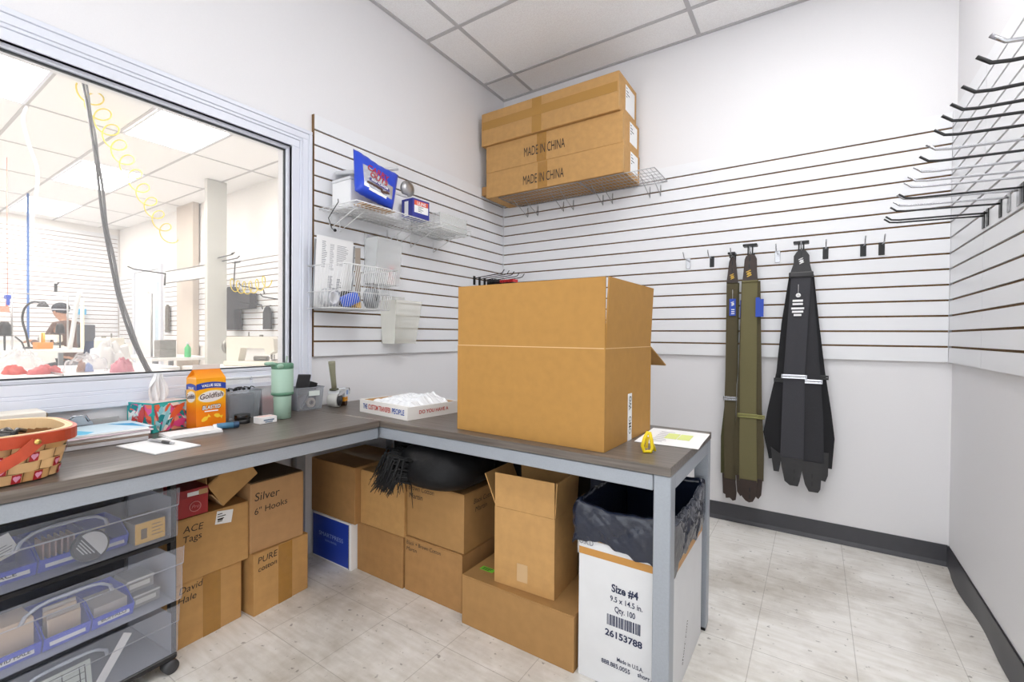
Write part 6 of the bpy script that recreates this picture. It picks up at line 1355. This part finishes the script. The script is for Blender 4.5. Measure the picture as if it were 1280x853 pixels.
heap('pink_bag', 'pink and yellow cloth bundle near the dark cable outside the window', 'cloth', (-1.60, -1.99, zt), 0.04, 0.05, 0.075, mat('pink cloth', 'e59aa6', 0.6), 10)
heap('white_cloth', 'white cloth heaped behind the pink bundle', 'cloth', (-2.05, -1.93, zt), 0.12, 0.10, 0.16, mat('white cloth', 'f2f0ee', 0.7), 11)
tag(MB().box(-1.88, -1.50, -0.004, 0.004, 0, 0.012, None, 0.001, Matrix.Translation((0.0, -2.29, zt)) @ Matrix.Rotation(0, 4, 'Z')).build('metal_ruler', M_ZINC, None, (-1.7, -2.29, zt)), 'metal ruler lying on the table outside the window', 'ruler')
# cables and hoses from the ceiling
def hang(pts, n=40):
    out = []; P = [Vector(p) for p in pts]
    for i in range(len(P) - 1):
        p0, p1, p2, p3 = P[max(i - 1, 0)], P[i], P[i + 1], P[min(i + 2, len(P) - 1)]
        for k in range(n // (len(P) - 1)):
            t_ = k / (n // (len(P) - 1)); out.append(0.5 * ((2 * p1) + (-p0 + p2) * t_ + (2 * p0 - 5 * p1 + 4 * p2 - p3) * t_ ** 2 + (-p0 + 3 * p1 - 3 * p2 + p3) * t_ ** 3))
    out.append(P[-1]); return out
t = thing('cable', 'dark grey cable bundle running from the ceiling down to the table outside the window', 'cable', (-1.2, -2.0, 0.87))
path = hang([(-2.42, -1.99, 3.008), (-2.2, -2.013, 2.705), (-2.05, -2.025, 2.468), (-1.9, -2.038, 2.215), (-1.7, -2.062, 1.863), (-1.55, -2.067, 1.593), (-1.42, -2.061, 1.33), (-1.28, -2.044, 1.097), (-1.15, -1.997, 0.868)], 64)
for k, (dy, m) in enumerate(((0.0, mat('dark grey cable', '4b4b4e', 0.5)), (0.016, mat('mid grey cable', '6a6a6d', 0.5)))):
    MB().tube([(p.x + 0.010 * k * math.sin(i * 0.5), p.y + dy, p.z) for i, p in enumerate(path)], 0.008, 7).build('cable_strand', m, t)
MB().tube(hang([(-1.31, -2.045, 1.15), (-1.27, -2.03, 1.06), (-1.2, -1.96, 0.868)], 16), 0.005, 6).build('side_strand', mat('mid grey cable', '6a6a6d'), t)
b = MB(); A, B, Cc = Vector((-2.5, -1.958, 3.0)), Vector((-3.3, -1.518, 2.78)), Vector((-4.35, -0.74, 2.24)); pts = []
for i in range(241):
    s_ = i / 240; c = A * (1 - s_) ** 2 + B * 2 * s_ * (1 - s_) + Cc * s_ ** 2; r = 0.075; a = s_ * 2 * math.pi * 11
    pts.append(c + Vector((0.5 * r * math.cos(a), r * math.cos(a) * 0.8, r * math.sin(a))))
b.tube(pts, 0.0055, 6); M_YCOIL = mat('yellow coil hose', 'ecd03a', 0.4)
tag(b.build('coil_hose', M_YCOIL, None, (-2.5, -1.958, 3.0)), 'yellow coiled air hose dropping from the ceiling towards the column', 'hose')
b = MB(); pts = []
for i in range(141):
    s_ = i / 140; a = s_ * 2 * math.pi * 6; pts.append((-4.06 + 0.9 * s_, -0.20 + 0.035 * math.cos(a), 1.74 - 0.07 * math.sin(math.pi * s_) + 0.075 * math.sin(a)))
b.tube(pts, 0.0055, 6); tag(b.build('coil_hose', M_YCOIL, None, (-4.06, -0.20, 1.74)), 'yellow coiled hose stretched along the side wall above the machine', 'hose')
tag(MB().tube(hang([(-3.4, -2.102, 3.003), (-3.4, -2.125, 2.879), (-3.4, -2.093, 2.691), (-3.4, -2.042, 2.473), (-3.4, -2.057, 2.232), (-3.4, -2.077, 2.026), (-3.4, -2.039, 1.898)], 48), 0.012, 7).build('drop_cable', M_WHITE, None, (-3.4, -2.1, 3.0)), 'thick white cord hanging from the nearest ceiling light beyond the window', 'cord')
tag(MB().tube([(-6.9, -1.493, H - 0.004), (-6.9, -1.497, 1.6), (-6.9, -1.499, 1.02)], 0.013, 8).build('blue_hose', mat('blue hose', '4a78c0', 0.4), None, (-6.9, -1.49, 3.0)), 'straight blue hose hanging down over the long table', 'hose')
tag(MB().tube([(-5.35, -1.42, 0.906), (-5.33, -1.41, 1.0), (-5.2, -1.38, 1.5), (-5.15, -1.36, 1.62)], 0.022, 8).build('white_pipe', M_WHITE, None, (-5.3, -1.4, 0.906)), 'white slanting pipe in front of the person', 'pipe')
# bracket with rods on the pilaster and the column
t = thing('wall_bracket', 'white display bracket with dark rods between the pilaster and the column', 'bracket', (-5.2, -0.30, 1.75))
MB().box(-5.72, -4.175, -0.31, -0.29, 1.84, 1.99, None, 0.003).build('bracket_board', M_WHITE, t)
b = MB().tube([(-5.72, -0.315, 2.0), (-4.175, -0.315, 2.0)], 0.008, 6).tube([(-5.72, -0.315, 1.83), (-4.175, -0.315, 1.83)], 0.008, 6); b.build('rail', M_MACHD, t)
b = MB().tube([(-5.73, -0.31, 1.98), (-5.74, -0.32, 1.80)], 0.012, 6).tube([(-5.73, -0.32, 1.97), (-5.73, -0.68, 1.99), (-5.73, -0.75, 2.02)], 0.009, 6); b.build('rod', M_DGREY, t)
for k, (z, y) in enumerate(((2.075, -0.30), (2.055, -0.35), (2.02, -0.30))):
    tag(MB().tube([(-4.098, y + 0.02, z), (-3.80 + 0.06 * k, y, z), (-3.75 + 0.06 * k, y, z + 0.02)], 0.007, 6).build('rod_hook', M_DGREY, None, (-4.098, y, z)), '%s dark rod hook sticking out of the free column, from the top' % ORD[k], 'hook', 'rod hooks on the column')
# things hung on the side wall
ysw = YB - 0.02
def hung(name, lab, cat, poly, y0, y1, m, hook=None):
    t = thing(name, lab, cat, (poly[0][0], y1, poly[0][1])); MB().prism(poly, 1, y0, y1).build('hung_cloth' if 'strap' not in name else 'strap_body', m, t)
    if hook: MB().tube(hook, 0.008, 6).build('hook', M_DGREY, t)
    return t
M_JKT = mat('dark grey cloth', '3b3b40', 0.85)
def dr_(pl, k): return [(x, z) for x, z in pl]
hung('jacket', 'dark grey jacket hanging on the side wall left of the machine', 'jacket', [(-4.40, 1.16), (-4.06, 1.16), (-4.10, 1.30), (-4.10, 1.42), (-3.72, 1.43), (-3.72, 1.62), (-4.10, 1.64), (-4.18, 1.72), (-4.28, 1.72), (-4.36, 1.60)], -0.14, -0.05, M_JKT, [(-4.22, -0.09, 1.70), (-4.20, -0.08, 2.05), (-4.20, -0.02, 2.06), (-4.40, -0.02, 2.06)])
hung('black_strap', 'black pointed strap hanging above the sewing machine', 'strap', [(-3.53, 1.17), (-3.36, 1.17), (-3.36, 1.37), (-3.40, 1.43), (-3.445, 1.45), (-3.49, 1.43), (-3.53, 1.37)], -0.075, -0.05, M_JKT, [(-3.445, -0.065, 1.44), (-3.445, -0.02, 1.46)])
hung('black_strap', 'black strap partly hidden by the window frame above the machine', 'strap', [(-3.17, 1.17), (-3.04, 1.17), (-3.04, 1.39), (-3.10, 1.42), (-3.17, 1.37)], -0.075, -0.05, M_JKT, [(-3.1, -0.065, 1.41), (-3.1, -0.02, 1.44)])
hung('dark_strip', 'narrow dark strip of cloth hanging beside the pilaster', 'cloth', [(-6.47, 1.12), (-6.36, 1.12), (-6.36, 1.52), (-6.42, 1.56), (-6.47, 1.50)], -0.06, -0.03, mat('grey brown cloth', '6d675f', 0.8))
for k, (x, z, l_) in enumerate(((-3.64, 1.47, 0.3), (-3.60, 1.66, 0.3), (-3.2, 1.52, 0.26))):
    tag(MB().tube([(x, -0.02, z - 0.05), (x, -0.03, z), (x + 0.02, -l_, z + 0.02), (x + 0.02, -l_ - 0.03, z + 0.05)], 0.007, 6).build('rod_hook', M_DGREY, None, (x, -0.02, z)), '%s dark rod hook on the side wall behind the machine, from the left' % ORD[k], 'hook', 'rod hooks on the side wall')
# things on the far tables
t = thing('bottle', 'small green bottle on the pale table left of the free column', 'bottle', (-4.72, -0.42, 0.8006)); MB().lathe([(0.035, 0), (0.037, 0.004), (0.037, 0.12), (0.015, 0.15), (0.013, 0.165)], (-4.72, -0.42, 0.8006), 18).build('bottle_body', mat('bright green plastic', '4fc27a', 0.3), t); MB().lathe([(0.016, 0.1655), (0.016, 0.19), (0.001, 0.19)], (-4.72, -0.42, 0.8006), 14).build('cap', M_WHITE, t)
tag(MB().box(-4.98, -4.80, -0.70, -0.52, 0.9, 1.02, None, 0.006).box(-4.98, -4.80, -0.70, -0.52, 0.8006, 0.899, None, 0.004).build('drawer_unit', mat('mottled grey box', '8f8d8a', 0.6, noise=0.2, nscale=20), None, (-4.9, -0.6, 0.8006)), 'mottled grey box between the pilaster and the column', 'box')
tag(MB().tube([(-4.78, -0.79, 0.8006), (-4.78, -0.79, 1.60), (-4.90, -0.79, 1.62)], 0.012, 8).lathe([(0.06, 0.8006), (0.06, 0.812), (0.012, 0.815)], (-4.78, -0.79, 0), 16).build('thread_stand', M_ZINC, None, (-4.78, -0.79, 0.8006)), 'grey metal thread stand between the pilaster and the column', 'stand')
t = thing('office_chair', 'blue office chair beyond the tilted sewing machine', 'chair', (-4.38, -1.50, 0))
def cshell(u, v): return (-4.38 + 0.06 * (2 * u - 1) ** 2 + 0.05 * v, -1.45 + 0.085 * (2 * u - 1) * (1 - 0.15 * (2 * v - 1) ** 4), 0.62 + 0.40 * v)
MB().grid(cshell, 12, 10).grid(lambda u, v: Vector(cshell(u, v)) + Vector((-0.04, 0, 0)), 12, 10).build('backrest', mat('navy blue fabric', '3d4c70', 0.8), t)
MB().box(-4.66, -4.36, -1.70, -1.30, 0.46, 0.52, None, 0.03, None, 3).build('seat', mat('navy blue fabric', '3d4c70'), t)
MB().tube([(-4.5, -1.5, 0.46), (-4.5, -1.5, 0.08)], 0.025, 10).tube([(-4.40, -1.5, 0.50), (-4.37, -1.5, 0.70)], 0.015, 8).build('post', M_BLACK, t)
for k in range(5):
    a = R(72 * k); MB().tube([(-4.5, -1.5, 0.08), (-4.5 + 0.26 * math.cos(a), -1.5 + 0.26 * math.sin(a), 0.06)], 0.015, 6).lathe([(0.01, -0.02), (0.028, -0.018), (0.028, 0.018), (0.01, 0.02)], (-4.5 + 0.26 * math.cos(a), -1.5 + 0.26 * math.sin(a), 0.029), 12, ax=0).build('leg', M_BLACK, t)
t = thing('monitor', 'dark grey screen standing behind the blue chair', 'monitor', (-6.15, -1.16, 0.906)); MB().box(-6.17, -6.14, -1.17, -0.985, 0.955, 1.215, None, 0.004).build('screen', mat('dark screen grey', '4a4d55', 0.4), t); MB().box(-6.165, -6.15, -1.16, -1.13, 0.912, 0.954).box(-6.24, -6.06, -1.20, -1.125, 0.906, 0.912).build('stand', M_BLACK, t)
t = thing('gooseneck_lamp', 'black gooseneck lamp arching over the long table', 'lamp', (-5.90, -1.66, 0.906))
MB().tube(hang([(-5.90, -1.664, 0.93), (-5.93, -1.68, 1.08), (-5.976, -1.706, 1.26), (-5.95, -1.69, 1.40), (-5.88, -1.64, 1.476), (-5.80, -1.585, 1.475)], 30), 0.012, 7).build('gooseneck', M_BLACK, t)
MB().lathe([(0.02, 0.0), (0.05, -0.05), (0.06, -0.07), (0.001, -0.055)], (-5.77, -1.565, 1.49), 18).build('lamp_head', M_DGREY, t); MB().lathe([(0.055, 0.906), (0.055, 0.925), (0.012, 0.932)], (-5.90, -1.664, 0), 18).build('base', M_BLACK, t)
t = thing('handle_basket', 'small orange basket with a hoop handle on the long table', 'basket', (-5.75, -1.58, 0.906)); MB().prism([(-5.84, 0.906), (-5.66, 0.906), (-5.64, 0.985), (-5.86, 0.985)], 1, -1.64, -1.50).build('basket_body', mat('orange plastic', 'e8903a', 0.5), t)
MB().tube([(-5.80, -1.57, 0.985), (-5.79, -1.57, 1.10), (-5.71, -1.57, 1.10), (-5.70, -1.57, 0.985)], 0.010, 6).build('handle', mat('yellowish plastic', 'e0c25a', 0.5), t)
for k, (x, y) in enumerate(((-5.49, -1.869), (-5.51, -1.40))):
    t = thing('thread_stand', ('left' if k == 0 else 'right') + ' thin pale thread stand pole on the long table', 'stand', (x, y, 0.906)); MB().tube([(x, y, 0.906), (x, y, 1.56)], 0.009, 8).build('pole', M_ZINC, t); MB().tube([(x, y - 0.14, 1.555), (x, y + 0.14, 1.555)], 0.007, 6).build('crossbar', M_ZINC, t)
for k, (x, y, s_) in enumerate(((-5.25, -1.95, 1.0), (-5.33, -2.10, 0.95), (-5.95, -1.36, 0.8))):
    t = thing('thread_cone', ['tall black thread cone near the left edge of the window', 'black thread cone half cut off by the picture edge', 'black thread cone beside the person'][k], 'thread cone', (x - 0.08, y, 0.906)); z0 = 0.906 + (0.17 if k < 2 else 0.20)
    MB().lathe([(0.05 * s_, 0), (0.055 * s_, 0.01), (0.05 * s_, 0.11 * s_), (0.03 * s_, 0.145 * s_), (0.012, 0.15 * s_)], (x - 0.08, y, z0), 18).build('thread', M_BLACK, t)
    MB().lathe([(0.06, -0.012), (0.06, -0.001)], (x - 0.08, y, z0), 16).tube([(x - 0.08, y, 0.906), (x - 0.08, y, z0 - 0.012)], 0.01, 6).build('spindle', M_DGREY, t)
tag(MB().tube([(-5.30, -1.80, 0.915), (-5.27, -1.83, 1.0), (-5.27, -1.88, 1.06)], 0.008, 6).build('thin_hose', M_DGREY, None, (-5.45, -1.99, 0.906)), 'thin dark hose curving below the left thread cones', 'hose')
t = thing('spray_gun', 'blue and coral spray gun hanging near the left edge of the window', 'spray gun', (-5.24, -1.95, 1.36)); MB().box(-5.30, -5.18, -1.96, -1.92, 1.47, 1.515, None, 0.01, None, 2).box(-5.22, -5.18, -1.955, -1.93, 1.40, 1.475, None, 0.006).build('gun_body', mat('strong blue plastic', '2f55c8', 0.4), t); MB().prism([(-5.38, 1.33), (-5.20, 1.33), (-5.24, 1.39), (-5.34, 1.395)], 1, -2.0, -1.93).tube([(-5.28, -1.94, 1.39), (-5.26, -1.94, 1.47)], 0.01, 6).tube([(-5.24, -1.94, 1.51), (-5.24, -1.94, H - 0.004)], 0.003, 5).build('paint_cup', mat('coral plastic', 'f08a70', 0.5), t)
tag(MB().box(XS + 0.02, XS + 0.16, -0.62, -0.50, 1.42, 1.52, None, 0.005).build('small_box', mat('sky blue box', '58b4e0', 0.5), None, (XS + 0.09, -0.56, 1.42)), 'small sky blue box on the far slatwall right of the pale pole', 'box')
tag(MB().lathe([(0.05, 0), (0.05, 0.01), (0.018, 0.014), (0.018, 0.60), (0.001, 0.602)], (-5.45, -1.28, 0.906), 14).build('cone_pole', mat('pale yellow tube', 'f0e6c4', 0.5), None, (-5.45, -1.28, 0.906)), 'pale yellow upright tube on the long table right of the person', 'tube')

# ------------------------------------------------------------------ seated person bent over the machine
def skinned(name, verts, edges, radii, m, parent, sub=2, root=0):
    me = bpy.data.meshes.new(name); me.from_pydata(verts, edges, []); o = bpy.data.objects.new(name, me); COL.objects.link(o)
    sk = o.modifiers.new('s', 'SKIN'); sk.use_smooth_shade = True; sd = o.modifiers.new('d', 'SUBSURF'); sd.levels = sub; sd.render_levels = sub
    for i, r_ in enumerate(radii):
        d = me.skin_vertices[0].data[i]; d.radius = (r_, r_) if not isinstance(r_, tuple) else r_; d.use_root = (i == root)
    dg = bpy.context.evaluated_depsgraph_get(); m2 = bpy.data.meshes.new_from_object(o.evaluated_get(dg)); bpy.data.objects.remove(o)
    m2.materials.clear(); m2.materials.append(m)
    for p in m2.polygons: p.use_smooth = True
    ob = bpy.data.objects.new(name, m2); COL.objects.link(ob); ob.parent = parent; return ob
pz = thing('person', 'person in a brown jacket and dark cap bent over a sewing machine', 'person', (-7.30, -0.92, 0), 0, None, True)
# local frame of the sitter: +x is where the person looks; turned so that they look left in the photo
FM = Matrix.Rotation(R(214), 4, 'Z')
def F(x, y, z): return tuple(FM @ Vector((x, y, z)))
V = []; E_ = []; RD = []
def chain(start, pts, prev=None):
    for (p, r_) in pts:
        V.append(F(*p)); RD.append(r_)
        if prev is not None: E_.append((prev, len(V) - 1))
        prev = len(V) - 1
    return prev
hips = chain(None, [((0, 0, 0.60), 0.13)])
chest = chain(None, [((0.03, 0, 0.76), 0.125), ((0.08, 0, 1.04), (0.15, 0.12)), ((0.12, 0, 1.21), (0.13, 0.10))], hips)
neck = chain(None, [((0.165, 0, 1.275), 0.055), ((0.195, 0, 1.315), 0.05), ((0.235, 0, 1.365), 0.07), ((0.25, 0, 1.43), 0.088), ((0.235, 0, 1.49), 0.07)], chest)
M_SKIN = mat('skin', 'c08f74', 0.55)
for s_ in (1, -1):
    sh_ = chain(None, [((0.12, 0.17 * s_, 1.20), 0.062), ((0.18, 0.23 * s_, 1.02), 0.05), ((0.29, 0.24 * s_, 0.92), 0.043), ((0.44, 0.17 * s_, 0.95), 0.034), ((0.52, 0.13 * s_, 0.975), 0.024), ((0.57, 0.11 * s_, 0.975), 0.028)], chest)
    for j, (dy, ln) in enumerate(((-0.026, 0.06), (-0.009, 0.072), (0.009, 0.068), (0.025, 0.055))):
        chain(None, [((0.60, 0.11 * s_ + dy, 0.975), 0.009), ((0.60 + ln * 0.6, 0.11 * s_ + dy * 1.2, 0.965), 0.008), ((0.60 + ln, 0.11 * s_ + dy * 1.2, 0.945), 0.007)], sh_)
    chain(None, [((0.565, 0.11 * s_ - 0.035 * s_, 0.968), 0.010), ((0.59, 0.11 * s_ - 0.055 * s_, 0.96), 0.008)], sh_)
    chain(None, [((0.02, 0.10 * s_, 0.58), 0.10), ((0.25, 0.13 * s_, 0.56), 0.085), ((0.43, 0.14 * s_, 0.53), 0.062), ((0.42, 0.14 * s_, 0.30), 0.05), ((0.40, 0.14 * s_, 0.09), 0.04), ((0.46, 0.14 * s_, 0.04), 0.036), ((0.54, 0.145 * s_, 0.03), 0.028)], hips)
bodyo = skinned('body', V, E_, RD, M_SKIN, pz)
# jacket and trousers over the body
V = []; E_ = []; RD = []
h0 = chain(None, [((0.0, 0, 0.66), 0.15)]); c0 = chain(None, [((0.03, 0, 0.80), 0.15), ((0.08, 0, 1.05), (0.175, 0.145)), ((0.12, 0, 1.20), (0.155, 0.125)), ((0.155, 0, 1.275), 0.068)], h0)
for s_ in (1, -1): chain(None, [((0.12, 0.175 * s_, 1.195), 0.078), ((0.18, 0.235 * s_, 1.02), 0.066), ((0.29, 0.245 * s_, 0.92), 0.058), ((0.44, 0.175 * s_, 0.95), 0.048), ((0.50, 0.14 * s_, 0.97), 0.04)], c0 - 1)
skinned('jacket', V, E_, RD, mat('brown jacket cloth', '634a40', 0.85), pz)
V = []; E_ = []; RD = []
h0 = chain(None, [((0, 0, 0.60), 0.15)])
for s_ in (1, -1): chain(None, [((0.03, 0.10 * s_, 0.58), 0.115), ((0.25, 0.13 * s_, 0.56), 0.10), ((0.43, 0.14 * s_, 0.53), 0.076), ((0.42, 0.14 * s_, 0.30), 0.065), ((0.40, 0.14 * s_, 0.12), 0.058)], h0)
skinned('trousers', V, E_, RD, mat('dark trousers', '34363c', 0.85), pz)
b = MB(); b.ball((0, 0, 0), 0.105, None, 18, 12, FM @ Matrix.Translation((0.225, 0, 1.475)), (1.05, 0.95, 0.85)); b.build('cap', mat('dark cap cloth', '2c2f38', 0.8), pz)
b = MB().lathe([(0.108, -0.03), (0.109, -0.012)], (0, 0, 0), 24, None, FM @ Matrix.Translation((0.225, 0, 1.475))); b.box(0.08, 0.17, -0.06, 0.06, -0.035, -0.028, None, 0.003, FM @ Matrix.Translation((0.235, 0, 1.475))); b.build('cap_band', mat('pale cap band', 'c9ccd4', 0.7), pz)
b = MB(); b.ball((0.32, 0, 1.405), 0.016, None, 8, 6, FM, (1.4, 0.8, 1.2)); b.build('nose', M_SKIN, bodyo)
b = MB()
for s_ in (1, -1): b.ball((0.315, 0.032 * s_, 1.425), 0.010, None, 8, 6, FM)
b.build('eye', mat('dark eye', '231f1e', 0.4), bodyo)
b = MB(); b.ball((0.312, 0, 1.367), 0.014, None, 8, 6, FM, (0.6, 1.5, 0.4)); b.build('mouth', mat('lip', '8f5a50', 0.5), bodyo)
b = MB()
for s_ in (1, -1): b.ball((0.235, 0.088 * s_, 1.41), 0.02, None, 8, 6, FM, (0.7, 0.4, 1.3))
b.build('ear', M_SKIN, bodyo)
t = thing('stool', 'simple dark stool the person sits on', 'stool', (-7.30, -0.92, 0)); MB().lathe([(0.001, 0.375), (0.17, 0.38), (0.175, 0.395), (0.16, 0.412), (0.001, 0.415)], (-7.30, -0.92, 0), 24).build('seat', M_BLACK, t)
for k in range(4):
    a = R(45 + 90 * k); MB().tube([(-7.30 + 0.10 * math.cos(a), -0.92 + 0.10 * math.sin(a), 0.375), (-7.30 + 0.19 * math.cos(a), -0.92 + 0.19 * math.sin(a), 0.001)], 0.012, 8).build('leg', M_ZINC, t)
